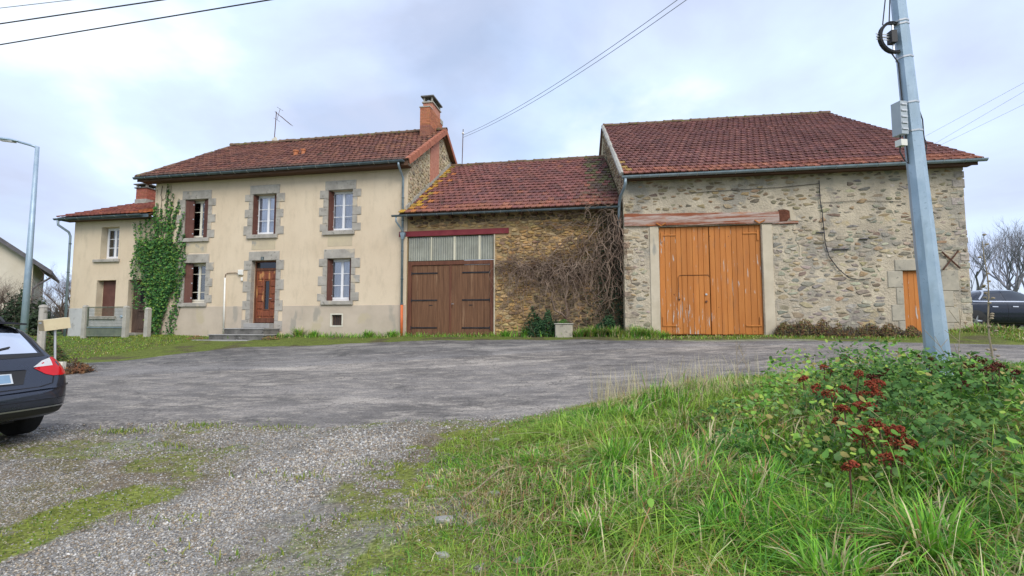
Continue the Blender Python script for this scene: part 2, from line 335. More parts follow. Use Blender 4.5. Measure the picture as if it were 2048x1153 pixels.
def sm(e0, e1, x): t = np.clip((np.asarray(x, float) - e0) / (e1 - e0), 0, 1); return t * t * (3 - 2 * t)
# value noise for masks
_perm = np.random.default_rng(3).random((256, 256))
def vnoise(x, y, s=1.0, o=0):
    x = np.asarray(x, float) / s + 37.7 * o; y = np.asarray(y, float) / s + 11.3 * o
    xi = np.floor(x).astype(int); yi = np.floor(y).astype(int); fx = x - xi; fy = y - yi; fx = fx * fx * (3 - 2 * fx); fy = fy * fy * (3 - 2 * fy)
    g = lambda a, b: _perm[a % 256, b % 256]
    return (g(xi, yi) * (1 - fx) + g(xi + 1, yi) * fx) * (1 - fy) + (g(xi, yi + 1) * (1 - fx) + g(xi + 1, yi + 1) * fx) * fy
def fbm(x, y, s=1.0, o=0): return (vnoise(x, y, s, o) + 0.5 * vnoise(x, y, s / 2.1, o + 1) + 0.25 * vnoise(x, y, s / 4.3, o + 2)) / 1.75

# ------------------------------------------------------------------ terrain height
def _cp():
    P = [(-4, 2, 0), (0, 0, 0), (0, 3, 0), (-3, 4, .02), (-6, 5, .05), (-6.2, 6.6, .1), (-3.7, 7.1, .11), (0, 7, .12), (-1, 5, .03), (-12, 6, .08), (-12, 9, .18),
         (-10, 14.1, .44), (-16, 13.6, .36), (-5, 14.8, .62), (1.2, 15.6, .91), (5, 15.4, 1.0), (9.8, 14.6, 1.05), (13.4, 13.3, 1.0), (18, 12, 1.0),
         (-4, 11, .33), (1.2, 8.6, .25), (3, 12, .6), (7, 11.5, .8), (12, 10.5, .9), (5.9, 7, .66), (2, 3.5, .22), (3, 5, .42), (4, 6.5, .6), (7, 8, .66), (2, 6, .3), (1, 4, .08),
         (.5, 6, .1), (3, 2, .32), (5, 4, .62), (7, 5.5, .68), (2.2, 7.6, .34), (4.2, 8.6, .5), (9, 7, .70), (10, 3, .8), (-.6, 4, .01),
         (0, 35, 1.5), (-25, 30, 1.2), (20, 25, 1.45), (30, 15, 1.2), (-30, 15, .55), (-30, 0, 0), (30, 0, .9), (0, -20, 0), (-22, 20, .95), (-22, 16.5, .62), (-14, 9, .2), (-15, 12, .3)]
    for u, z in ((-20.3, 1.02), (-16, 1.1), (-12.8, 1.05), (-8, 1.09), (-4.2, 1.12), (0, 1.13), (3.8, 1.15)):
        x, y, _ = HF.w(u, -.1); P.append((x, y, z)); x, y, _ = HF.w(u, 3); P.append((x, y, z + .05))
    for u, v, z in ((-18, -1.3, .98), (-14.7, -1.3, 1.05), (-16, -2.8, .82), (-19, -3, .74), (-10.5, -1.5, .95), (-6, -1.6, .93), (-1.5, -1.0, 1.06)):
        x, y, _ = HF.w(u, v); P.append((x, y, z))
    for u, z in ((0, 1.15), (5, 1.18), (8.7, 1.2), (10.5, 1.42)):
        x, y, _ = BF.w(u, -.1); P.append((x, y, z)); x, y, _ = BF.w(u, 3); P.append((x, y, z + .05))
    P.append((*BF.w(12.6, 1.2)[:2], 1.3)); P.append((*BF.w(14.5, 0)[:2], 1.25)); P += [(17, 18.5, 1.34), (20, 18, 1.34), (15.5, 20, 1.36)]
    return np.array(P, float)
_C = _cp()
def _phi(r2): return np.where(r2 > 1e-12, 0.5 * r2 * np.log(np.maximum(r2, 1e-12)), 0)
def _solve():
    n = len(_C); d = ((_C[:, None, :2] - _C[None, :, :2]) ** 2).sum(-1); A = np.zeros((n + 3, n + 3)); A[:n, :n] = _phi(d) + np.eye(n) * 0.3
    A[:n, n] = 1; A[:n, n + 1:] = _C[:, :2]; A[n, :n] = 1; A[n + 1:, :n] = _C[:, :2].T
    return np.linalg.solve(A, np.r_[_C[:, 2], 0, 0, 0])
_W = _solve()
def gz(x, y):
    x = np.asarray(x, float); y = np.asarray(y, float); sh = x.shape; x = x.ravel(); y = y.ravel(); out = np.empty(len(x))
    for i in range(0, len(x), 20000):
        xx, yy = x[i:i + 20000], y[i:i + 20000]
        k = _phi((xx[:, None] - _C[None, :, 0]) ** 2 + (yy[:, None] - _C[None, :, 1]) ** 2)
        out[i:i + 20000] = k @ _W[:-3] + _W[-3] + _W[-2] * xx + _W[-1] * yy
    far = sm(26, 45, np.hypot(x, y - 10)); out = out * (1 - far) + far * 1.0
    return out.reshape(sh)
def gzn(x, y): return gz(x, y) + .03 * (fbm(x, y, .6, 40) - .5)
def g1(x, y): return float(gz(np.array([x]), np.array([y]))[0])
NEAR = np.array([(-90, -2), (-30, 5), (-12, 6.4), (-6, 6.75), (-3.7, 7.1), (0, 7.45), (1.2, 8.15), (4, 9.2), (8, 9.6), (14, 8.5), (30, 4), (90, -14)], float)
FAR = np.array([(-90, 5.5), (-30, 12.3), (-16, 13.6), (-10, 14.1), (-5, 14.8), (1.2, 15.6), (5, 15.4), (9.8, 14.6), (13.4, 13.3), (30, 9.5), (90, -6)], float)
def ynear(x): return np.interp(x, NEAR[:, 0], NEAR[:, 1])
def yfar(x): return np.interp(x, FAR[:, 0], FAR[:, 1])
# where the verge grass of the right-hand mound begins (x as a function of y)
def xgrass(y): return np.interp(y, [0, 3, 4.3, 5.9, 6.6, 7.2, 8.2, 9.2], [-.45, -.55, -.72, -.8, -.45, .15, 1.3, 3.6])
# ------------------------------------------------------------------ ground, road, apron
def grid_mesh(name, X, Y, Z, mat, tint=None, smooth=True):
    ny, nx = X.shape; me = bpy.data.meshes.new(name)
    vs = np.stack([X, Y, Z], -1).reshape(-1, 3); i = np.arange(ny * nx).reshape(ny, nx)
    fs = np.stack([i[:-1, :-1], i[:-1, 1:], i[1:, 1:], i[1:, :-1]], -1).reshape(-1, 4)
    me.from_pydata(vs.tolist(), [], fs.tolist()); me.materials.append(M(mat))
    if tint is not None:
        at = me.color_attributes.new('tint', 'FLOAT_COLOR', 'POINT'); at.data.foreach_set('color', np.c_[tint.reshape(-1, 3), np.ones(ny * nx)].astype(np.float32).ravel())
    if smooth: me.polygons.foreach_set('use_smooth', [True] * len(me.polygons))
    o = bpy.data.objects.new(name, me); COL.objects.link(o); o['kind'] = 'structure'; return o
def track_mask(x, y):
    c = -2.6 + 0.2 * (y - 3); return sm(0.72, 0.35, np.abs(x - c) + 0.5 * (fbm(x, y, 0.5, 4) - 0.5)) * sm(7.4, 6.2, y)
def moss_mask(x, y):
    m = sm(0.5, 0.62, fbm(x, y, 0.8, 9)) * .9; fine = fbm(x, y, .16, 14); fine2 = vnoise(x, y, .06, 15)
    e = sm(-.75, .25, x - xgrass(y)) * sm(0.25, 0.5, fbm(x, y, 0.35, 12)) + .45 * sm(-2.2, -.4, x - xgrass(y)) * sm(.5, .62, fbm(x, y, .3, 17))
    s = sm(0.42, 0.15, np.abs(x + 3.42 - 0.12 * (y - 3.5)) + .5 * (fbm(x, y, .5, 3) - .5)) * sm(5.2, 4.2, y)
    a = np.maximum(np.maximum(m * 0.52, e), s) * (1 - 0.8 * track_mask(x, y)); return sm(.30, .62, a * (.55 + .5 * fine + .35 * fine2))
def ground_cols(x, y):
    g = np.array((.215, .20, .175)); lt = np.array((.25, .24, .225)); br = np.array((.165, .13, .085)); mo = np.array((.17, .20, .03)); gr = np.array((.075, .10, .03)); soil = np.array((.10, .08, .05))
    c = np.broadcast_to(g, x.shape + (3,)).copy()
    def mx(c, col, f): return c * (1 - f[..., None]) + col * f[..., None]
    c = mx(c, br, sm(0.40, 0.6, .7 * fbm(x, y, 1.3, 20) + .3 * fbm(x, y, .22, 23)) * .9)
    c = mx(c, np.array((.17, .15, .075)), sm(.42, .6, fbm(x, y, .6, 27)) * (x < -2.9) * .8)
    c = mx(c, lt, track_mask(x, y) * .9)
    c = mx(c, mo, moss_mask(x, y) * .85)
    c = mx(c, gr, sm(0.0, .5, x - xgrass(y) - .4) * (y < 9.4))
    beyond = sm(-.1, .35, y - yfar(x) + .3 * (fbm(x, y, .8, 5) - .5))
    c = mx(c, np.array((.13, .16, .035)), beyond)
    c = mx(c, soil, beyond * sm(.55, .7, fbm(x, y, .7, 31)) * .8)
    sh = np.exp(-((y - yfar(x) - .12) / .22) ** 2) * (x < 9); c = mx(c, np.array((.30, .29, .27)), sh * (.5 + .5 * fbm(x, y, .5, 34)))
    out = sm(14, 25, np.hypot(x, y - 10)); c = mx(c, np.array((.10, .15, .035)), out)
    return c
def ground_mat():
    m, nt, b = nodes('ground')
    vo = nt.nodes.new('ShaderNodeTexVoronoi'); vo.inputs['Scale'].default_value = 38; tc = nt.nodes.new('ShaderNodeTexCoord'); nt.links.new(tc.outputs['Object'], vo.inputs['Vector'])
    sp = _ramp(nt, vo.outputs['Color'], [(0.1, 0.55), (0.9, 1.45)]).outputs[0]
    n = _noise(nt, 5, 6, 0.7); nn = _ramp(nt, n.outputs[0], [(0.3, 0.7), (0.7, 1.25)]).outputs[0]
    c = _mix(nt, .75, _attr(nt), sp, 'MULTIPLY'); c = _mix(nt, 1, c, nn, 'MULTIPLY')
    nt.links.new(c, b.inputs['Base Color']); b.inputs['Roughness'].default_value = 0.95; b.inputs['Specular IOR Level'].default_value = 0.15
    inv = nt.nodes.new('ShaderNodeMath'); inv.operation = 'SUBTRACT'; inv.inputs[0].default_value = 1; nt.links.new(vo.outputs['Distance'], inv.inputs[1])
    _bump(nt, b, inv.outputs[0], 0.8, 0.02)
ground_mat()
def road_mat(name, base, patch):
    m, nt, b = nodes(name)
    n1 = _noise(nt, 1.0, 8, 0.75, stretch=(0.38, 1.0, 1)); n2 = _noise(nt, 30, 6, 0.85); n3 = _noise(nt, 3.2, 8, 0.8, stretch=(0.55, 1.1, 1)); n4 = _noise(nt, 0.7, 8, 0.7, stretch=(0.4, 1.1, 1))
    c = _ramp(nt, n1.outputs[0], [(0.40, tuple(x * .58 for x in base)), (0.60, tuple(x * 1.05 for x in base))]).outputs[0]
    c = _mix(nt, _ramp(nt, n3.outputs[0], [(0.48, 0), (0.62, .8)]).outputs[0], c, patch)
    c = _mix(nt, _ramp(nt, n4.outputs[0], [(0.54, 0), (0.64, .5)]).outputs[0], c, tuple(x * 1.35 for x in patch))
    c = _mix(nt, 1, c, _ramp(nt, n2.outputs[0], [(0.36, .5), (0.64, 1.55)]).outputs[0], 'MULTIPLY')
    cr = nt.nodes.new('ShaderNodeTexVoronoi'); cr.feature = 'DISTANCE_TO_EDGE'; cr.inputs['Scale'].default_value = 0.5
    tc = nt.nodes.new('ShaderNodeTexCoord'); wn = _noise(nt, 2.5, 3, .6); va = nt.nodes.new('ShaderNodeVectorMath'); nt.links.new(tc.outputs['Object'], va.inputs[0]); nt.links.new(wn.outputs['Color'], va.inputs[1]); nt.links.new(va.outputs[0], cr.inputs['Vector'])
    c = _mix(nt, _ramp(nt, cr.outputs['Distance'], [(0.0, .75), (0.012, 0)]).outputs[0], c, tuple(x * .35 for x in base))
    nt.links.new(c, b.inputs['Base Color']); b.inputs['Roughness'].default_value = 0.8; b.inputs['Specular IOR Level'].default_value = 0.25
    _bump(nt, b, n2.outputs[0], 0.7, 0.012)
road_mat('asphalt', (.205, .187, .172), (.36, .32, .275)); road_mat('asphalt_dark', (.15, .142, .137), (.26, .24, .215)); road_mat('asphalt_patch', (.20, .187, .178), (.26, .24, .22))

def build_ground():
    def axis(fine0, fine1, st, far):
        a = np.arange(fine0, fine1 + 1e-6, st); e = [st * 1.0]
        while sum(e) < far: e.append(e[-1] * 1.35)
        e = np.cumsum(e); return np.r_[(fine0 - e)[::-1], a, fine1 + e]
    def fine(a, lo, hi, st): return np.r_[a[a < lo], np.arange(lo, hi, st), a[a > hi]]
    X, Y = np.meshgrid(fine(axis(-16, 16, .16, 700), -7.6, 1.2, .05), fine(axis(1.0, 20, .14, 700), 2.1, 7.7, .05))
    Z = gz(X, Y) + np.where(np.hypot(X, Y - 8) < 22, .03 * (fbm(X, Y, .6, 40) - .5), 0)
    on = (Y > ynear(X) + .1) & (Y < yfar(X) - .1) & (np.abs(X) < 88); Z = Z - on * .05
    grid_mesh('ground', X, Y, Z, 'ground', ground_cols(X, Y))
    # road
    xs = np.r_[np.linspace(-90, -17, 40), np.arange(-16.8, 16.9, .2), np.linspace(17, 90, 40)]; t = np.linspace(0, 1, 44)
    Xr, T = np.meshgrid(xs, t)
    yn = ynear(Xr) + 1.1 * (fbm(Xr, Xr * 0, .9, 50) - .5) + .3 * (vnoise(Xr, Xr * 0, .2, 51) - .5); yf = yfar(Xr) + .3 * (fbm(Xr, Xr * 0, .9, 55) - .5)
    Yr = yn + (yf - yn) * T
    d = np.minimum(Yr - yn, yf - Yr); Zr = gz(Xr, Yr) + .018 - .06 * sm(.22, 0, d) - .022 * np.exp(-((T - .3) / .05) ** 2) * 0.5 - .012 * np.exp(-((T - .72) / .05) ** 2)
    grid_mesh('road', Xr, Yr, Zr, 'asphalt')
    # resurfaced strip along the far side, its seam running down the road
    xs = np.r_[np.linspace(-60, -17, 30), np.arange(-16.8, 16.9, .2), np.linspace(17, 60, 30)]; Xp, T = np.meshgrid(xs, np.linspace(0, 1, 10)); wv = .12 * (fbm(Xp, Xp * 0, 1.5, 57) - .5); y1 = yfar(Xp) - .22 + .15 * (fbm(Xp, Xp * 0, .9, 55) - .5); y0 = yfar(Xp) - np.interp(Xp, [-60, -10, 0, 6, 60], [2.2, 2.2, 1.5, 1.2, 1.2]) + wv; Yp = y0 + (y1 - y0) * T
    grid_mesh('road_patch', Xp, Yp, gz(Xp, Yp) + .03 - .03 * ((T < .01) | (T > .99)), 'asphalt_patch')
    # older dark apron between the road and the house fronts
    xs = np.arange(-12.2, 6.3, .2); Xa, T = np.meshgrid(xs, np.linspace(0, 1, 16)); ya0 = yfar(Xa) - .25
    top = np.interp(Xa, [-12.2, -11, -9.5, -6, -3, 1, 4, 6.3], [14.1, 15.2, 17.2, 17.6, 17.6, 17.0, 16.2, 15.4]) + .5 * (fbm(Xa, Xa * 0, .8, 60) - .5)
    Ya = ya0 + np.maximum(top - ya0, .05) * T; d = np.minimum(top - Ya, np.minimum(Xa + 12.2, 6.3 - Xa))
    Za = gz(Xa, Ya) + .03 - .05 * sm(.5, 0, d) - .04 * sm(.25, 0, Ya - ya0)
    grid_mesh('driveway_apron', Xa, Ya, Za, 'asphalt_dark')
build_ground()
# ------------------------------------------------------------------ masonry and roofs
def clip(poly, nx, nz, c):
    out = []
    for i in range(len(poly)):
        a, b = poly[i], poly[(i + 1) % len(poly)]
        da, db = a[0] * nx + a[1] * nz - c, b[0] * nx + b[1] * nz - c
        if da <= 0: out.append(a)
        if (da < 0 < db) or (db < 0 < da):
            t = da / (da - db); out.append((a[0] + (b[0] - a[0]) * t, a[1] + (b[1] - a[1]) * t))
    return out
def voronoi_cells(u0, u1, z0, z1, cw, ch, seed, holes=(), inside=None, drop=0.0):
    """anisotropic voronoi cells: rubble stones lying flat"""
    r = random.Random(seed); nx = int((u1 - u0) / cw) + 3; nz = int((z1 - z0) / ch) + 3
    pts = {}
    for j in range(-1, nz):
        for i in range(-1, nx):
            pts[i, j] = (u0 + (i + .5 * (j % 2) + r.uniform(.02, .98)) * cw, z0 + (j + r.uniform(.08, .92)) * ch)
    if drop: pts = {q: p for q, p in pts.items() if r.random() > drop}
    k = cw / ch; res = []; bw = 1.3 + 1.2 * (drop > 0)
    for (i, j), p in pts.items():
        if not (u0 < p[0] < u1 and z0 < p[1] < z1): continue
        if any(h[0] - .02 < p[0] < h[1] + .02 and h[2] - .02 < p[1] < h[3] + .02 for h in holes): continue
        if inside and not inside(*p): continue
        poly = [(p[0] - cw * bw, p[1] - ch * bw), (p[0] + cw * bw, p[1] - ch * bw), (p[0] + cw * bw, p[1] + ch * bw), (p[0] - cw * bw, p[1] + ch * bw)]
        for dj in (-3, -2, -1, 0, 1, 2, 3):
            for di in (-3, -2, -1, 0, 1, 2, 3):
                q = pts.get((i + di, j + dj))
                if q is None or (di == 0 and dj == 0): continue
                nx_, nz_ = (q[0] - p[0]), (q[1] - p[1]) * k * k
                mx, mz = (p[0] + q[0]) / 2, (p[1] + q[1]) / 2
                poly = clip(poly, nx_, nz_, nx_ * mx + nz_ * mz)
                if len(poly) < 3: break
            if len(poly) < 3: break
        for a in ((-1, 0, -u0), (1, 0, u1), (0, -1, -z0), (0, 1, z1)): poly = clip(poly, *a) if len(poly) > 2 else poly
        for h in holes:
            d = [(h[0] - p[0], (1, 0, h[0])), (p[0] - h[1], (-1, 0, -h[1])), (h[2] - p[1], (0, 1, h[2])), (p[1] - h[3], (0, -1, -h[3]))]
            b = max(d, key=lambda t: t[0])
            if b[0] > 0 and len(poly) > 2: poly = clip(poly, *b[1])
        if len(poly) >= 3: res.append((p, poly))
    return res
def stone_mb(p, poly, f, shrink, proud, r, base, tint):
    """f(u, out, z) -> point; rounded irregular stone standing `proud` of the wall"""
    c = (sum(a for a, b in poly) / len(poly), sum(b for a, b in poly) / len(poly))
    q = []
    n = len(poly)
    for i in range(n):
        a, b = poly[i], poly[(i + 1) % n]
        k = r.uniform(.06, .22); q += [(a[0] * (1 - k) + b[0] * k, a[1] * (1 - k) + b[1] * k), (a[0] * k + b[0] * (1 - k), a[1] * k + b[1] * (1 - k))]
    s = r.uniform(*shrink); o = [(c[0] + (a - c[0]) * s * r.uniform(.92, 1.04), c[1] + (b - c[1]) * s * r.uniform(.92, 1.04)) for a, b in q]
    m = len(o); mb = MB(); k = r.uniform(.68, .86); tx, tz = r.uniform(-.3, .3), r.uniform(-.3, .3)
    w = max(a for a, b in o) - min(a for a, b in o) + 1e-6
    vs = [f(a, -base, b) for a, b in o]
    vs += [f(c[0] + (a - c[0]) * k, proud * (1 + tx * (a - c[0]) / w * 2 + tz * (b - c[1]) / w * 2) * r.uniform(.85, 1.1), c[1] + (b - c[1]) * k) for a, b in o] + [f(c[0], proud * 1.12, c[1])]
    mb.add(vs, [(i, (i + 1) % m, m + (i + 1) % m, m + i) for i in range(m)] + [(m + i, m + (i + 1) % m, 2 * m) for i in range(m)], tint)
    ar = abs(sum(o[i][0] * o[(i + 1) % m][1] - o[(i + 1) % m][0] * o[i][1] for i in range(m))) / 2
    return mb, ar
def wall_face(mb, u0, u1, z0, z1, v, holes, depth):
    """wall front with rectangular openings and their reveals, plus a back face"""
    us = sorted({u0, u1, *[h[0] for h in holes], *[h[1] for h in holes]}); zs = sorted({z0, z1, *[h[2] for h in holes], *[h[3] for h in holes]})
    us = [u for u in us if u0 <= u <= u1]; zs = [z for z in zs if z0 <= z <= z1]
    for a, b in zip(us, us[1:]):
        for c, d in zip(zs, zs[1:]):
            m = ((a + b) / 2, (c + d) / 2)
            if any(h[0] < m[0] < h[1] and h[2] < m[1] < h[3] for h in holes): continue
            mb.add([(a, v, c), (b, v, c), (b, v, d), (a, v, d)], [(0, 1, 2, 3)])
    for h in holes:
        a, b, c, d = max(h[0], u0), min(h[1], u1), max(h[2], z0), min(h[3], z1); e = v + depth
        mb.add([(a, v, c), (b, v, c), (b, v, d), (a, v, d), (a, e, c), (b, e, c), (b, e, d), (a, e, d)], [(0, 4, 7, 3), (1, 2, 6, 5), (3, 7, 6, 2), (0, 1, 5, 4)])
TILE_PROF = [(0, .010), (.05, .034), (.15, .036), (.23, .006), (.48, .013), (.73, .006), (.80, .022), (.90, .022), (1.0, .004)]
def tile_mb(E, S, Nn, u0, u1, s0, s1, tint, r):
    """one interlocking tile: cross profile swept up the slope, butt edge at its foot"""
    h0 = .046 + r.uniform(-.007, .010); mb = MB(); n = len(TILE_PROF); vs = []
    sk = r.uniform(-.006, .006)
    for s, h in ((s0, h0), (s1, .004), (s0, h0 - .036)):
        for x, y in TILE_PROF:
            p = E + Vector((u0 + (u1 - u0) * x + sk * (s - s0), 0, 0)) + S * (s + (r.uniform(-.003, .003) if s == s0 else 0)) + Nn * (y + h); vs.append(tuple(p))
    fs = [(i, i + 1, n + i + 1, n + i) for i in range(n - 1)] + [(2 * n + i, 2 * n + i + 1, i + 1, i) for i in range(n - 1)]
    mb.add(vs, fs, tint); return mb
def roof_slope(parent, eave, ridge, ul, ur, color, seed, w=.235, gauge=.37, limit=300, deck_mat='soffit'):
    """tiled slope. eave=(v,z), ridge=(v,z); ul(t), ur(t) give the left and right ends for t from eave to ridge"""
    r = random.Random(seed); sag = lambda u, s: .075 * float(fbm(np.array([u]), np.array([s]), 2.6, seed)[0]) - .02; E = Vector((0, eave[0], eave[1])); D = Vector((0, ridge[0] - eave[0], ridge[1] - eave[1])); Ln = D.length; S = D.normalized()
    Nn = Vector((0, -S.z, S.y)) if S.y > 0 else Vector((0, S.z, -S.y))
    if Nn.z < 0: Nn = -Nn
    n = max(1, round(Ln / gauge)); g = Ln / n; mbs = []
    for i in range(n):
        t = i / n; a, b = ul(t), ur(t); cnt = max(1, round((b - a) / w)); ww = (b - a) / cnt
        ks = range(cnt) if i % 2 == 0 else range(-1, cnt)
        for k in ks:
            x0 = a + (k + (.5 if i % 2 else 0)) * ww; x1 = x0 + ww; x0, x1 = max(a, x0), min(b, x1)
            if x1 - x0 < .04: continue
            mbs.append(tile_mb(E + Nn * sag(x0, i * g), S, Nn, x0, x1, i * g - .03, (i + 1) * g + .05, color(t, (x0 - a) / (b - a), x0, r), r))
    nparts('roof_tile', mbs, 'tile', parent, limit)
    d = MB(); a0, b0, a1, b1 = ul(0), ur(0), ul(1), ur(1)
    lo = [E + Vector((a0, 0, 0)), E + Vector((b0, 0, 0)), E + D + Vector((b1, 0, 0)), E + D + Vector((a1, 0, 0))]
    d.hexa([tuple(p - Nn * .06) for p in lo], [tuple(p + Nn * .004) for p in lo]); part('roof_deck', d, deck_mat, parent)
def ridge_tiles(parent, p0, p1, r=.11, step=.40, mat='ridge_tile', seed=1):
    p0, p1 = Vector(p0), Vector(p1); L = (p1 - p0).length; n = round(L / step); d = (p1 - p0).normalized(); c = d.cross(Vector((0, 0, 1))).normalized(); rr = random.Random(seed)
    for i in range(n):
        mb = MB(); vs = []; o = Vector((0, rr.uniform(-.012, .012), rr.uniform(-.012, .012)))
        for s, k in ((i * L / n - .03, 1.14), (i * L / n + .05, 1.14), (i * L / n + .06, 1.0), ((i + 1) * L / n + .01, .97)):
            for j in range(7):
                t = math.pi * (j / 6 * 1.16 - .08); vs.append(tuple(p0 + o + d * s + c * (math.cos(t) * r * k * 1.15) + Vector((0, 0, math.sin(t) * r * k - .02))))
        mb.add(vs, [(q * 7 + j, q * 7 + j + 1, q * 7 + 8 + j, q * 7 + 7 + j) for q in range(3) for j in range(6)] + [tuple(range(7))])
        part('ridge_tile', mb, mat, parent)
def gutter(parent, u0, u1, v, z0, z1, r=.075, mat='zinc', brackets=0.6):
    g = part('gutter', MB().halfpipe((u0, v, z0), (u1, v, z1), r), mat, parent)
    n = int((u1 - u0) / brackets); mb = MB()
    for i in range(1, n):
        t = i / n; u = u0 + (u1 - u0) * t; z = z0 + (z1 - z0) * t
        pts = [(u, v + math.cos(a) * (r + .006), z - math.sin(a) * (r + .006)) for a in np.linspace(0, math.pi, 7)]
        part('bracket', MB().tube(pts, .007, 4), 'steel', g)
    return g
def brick_stack(parent, u0, u1, v0, v1, z0, z1, cols, seed, bl=.22, bh=.065):
    """courses of bricks round a core; front (low v) and right (high u) faces, left face too"""
    r = random.Random(seed); n = round((z1 - z0) / bh); h = (z1 - z0) / n; mbs = []
    part('mortar_core', MB().box(u0 + .008, u1 - .008, v0 + .008, v1 - .008, z0, z1 - .01), 'cement_flash', parent)
    for i in range(n):
        za, zb = z0 + i * h + .004, z0 + (i + 1) * h - .004; c = cols(i / n)
        for face in ('f', 'r', 'l'):
            a0, a1 = (u0, u1) if face == 'f' else (v0, v1)
            x = a0 - (bl / 2 if i % 2 else 0)
            while x < a1 - .01:
                p, q = max(a0, x) + .004, min(a1, x + bl) - .004; x += bl
                if q - p < .03: continue
                pr = r.uniform(0, .005); t = rc(c, .16)
                if face == 'f': mbs.append(MB().box(p, q, v0 - pr, v0 + .05, za, zb, t))
                elif face == 'r': mbs.append(MB().box(u1 - .05, u1 + pr, max(p, v0 + .052), q, za, zb, t) if q > v0 + .07 else MB())
                else: mbs.append(MB().box(u0 - pr, u0 + .05, max(p, v0 + .052), q, za, zb, t) if q > v0 + .07 else MB())
    nparts('brick', [m for m in mbs if m.v], 'brick', parent, 300)

glassmat('dark_glass', (0.12, 0.13, 0.14), 0.07, 0.08)
pmat('curtain_grey', (0.56, 0.58, 0.60), (0.70, 0.72, 0.72), 3, 0.9, 0.3, 6, stretch=(9, 9, 0.3))
# ------------------------------------------------------------------ the cream house
GH = 1.1
house = thing('rendered_house', 'two-storey cream rendered house with brown shutters, ivy on its left corner', 'house', HF, (-10, 0, GH))
HU0, HU1 = -15.9, -4.18
OPN = {'UL': (-14.36, -13.2, 5.23, 6.93), 'UM': (-11.06, -9.95, 5.27, 7.0), 'UR': (-7.6, -6.52, 5.31, 7.0),
       'LL': (-14.24, -13.18, 2.46, 4.17), 'LR': (-7.58, -6.52, 2.49, 4.2), 'DR': (-11.0, -9.86, 1.6, 4.2), 'VT': (-7.32, -6.85, 1.5, 1.95)}
def house_body():
    mb = MB(); hs = list(OPN.values()); ZT = 8.0
    wall_face(mb, HU0, HU1, .7, ZT, 0, hs, .34)
    D = 8.0
    mb.add([(HU0, 0, .7), (HU0, D, .7), (HU0, D, ZT), (HU0, D / 2, 10.75), (HU0, 0, ZT)], [(0, 1, 2, 3, 4)])
    mb.add([(HU0, D, .7), (HU1, D, .7), (HU1, D, ZT), (HU0, D, ZT)], [(0, 1, 2, 3)])
    part('wall', mb, 'render', house, fix=False)
    g = MB(); g.add([(HU1, 0.001, .7), (HU1, D, .7), (HU1, D, ZT), (HU1, 4.0, 10.72), (HU1, 0.001, ZT)], [(0, 1, 2, 3, 4)])
    gw = part('gable_wall', g, 'mortar_gable', house)
    # dark rooms behind the openings
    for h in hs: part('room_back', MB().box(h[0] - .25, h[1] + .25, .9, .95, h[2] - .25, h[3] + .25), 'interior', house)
    # plinth band, 18 mm proud, split by the openings
    for a, b in ((HU0 - .015, OPN['DR'][0] - .36), (OPN['DR'][1] + .36, -7.36), (-6.81, HU1 + .012)):
        part('plinth_band', MB().bbox(a, b, -.018, .0, .7, 2.31, .006), 'plinth', house)
    part('plinth_band', MB().bbox(-7.36, -6.81, -.018, .0, 1.99, 2.31, .006), 'plinth', house)
    part('plinth_band', MB().bbox(-7.36, -6.81, -.018, .0, .7, 1.46, .006), 'plinth', house)
    # repaired render under the upper sills
    for k in ('UL', 'UM', 'UR'):
        h = OPN[k]; part('render_patch', MB().bbox(h[0] + .02, h[1] + .02, -.006, .0, h[2] - .62, h[2] - .2, .003), 'render_patch', house)
    # gable rubble stones, visible above the shed roof
    r = random.Random(11); ins = lambda v, z: z < 8.0 + (min(v, 8 - v)) * .66 - .15 and z > 5.0 + max(0, v) * .62 and not 2.35 < v < 3.7
    cells = voronoi_cells(.04, 7.9, 5.2, 10.6, .27, .16, 5, inside=ins); mbs = []; ar = []
    for p, poly in cells:
        t = rc(random.choice([(.40, .32, .20), (.34, .28, .18), (.46, .38, .26), (.27, .23, .165), (.50, .42, .29)]), .12)
        m, a = stone_mb(p, poly, lambda a, o, b: (HU1 + o, a, b), (.72, .92), .022, r, .02, t); mbs.append(m); ar.append(a)
    nparts('gable_stone', mbs, 'stone', gw, 300, ar)
    part('flue_strip', MB().add([(HU1 + .03, 2.45, 5.2), (HU1 + .03, 3.6, 5.2), (HU1 + .03, 3.6, 10.35), (HU1 + .03, 2.45, 9.55), (HU1 - .02, 2.45, 5.2), (HU1 - .02, 3.6, 5.2), (HU1 - .02, 3.6, 10.35), (HU1 - .02, 2.45, 9.55)],
         [(0, 1, 2, 3), (0, 3, 7, 4), (1, 5, 6, 2)]), 'flue_brick', gw)
    # stepped cement flashing along the shed roof
    fl = MB(); a = [(HU1 + .035, -.2, 5.88), (HU1 + .035, 5.5, 9.5), (HU1 + .035, 5.5, 9.78), (HU1 + .035, -.2, 6.16)]
    fl.add(a + [(HU1 + .0, q[1], q[2]) for q in a], [(0, 1, 2, 3), (0, 4, 5, 1), (2, 6, 7, 3), (0, 3, 7, 4)]); part('cement_flashing', fl, 'cement_flash', house)
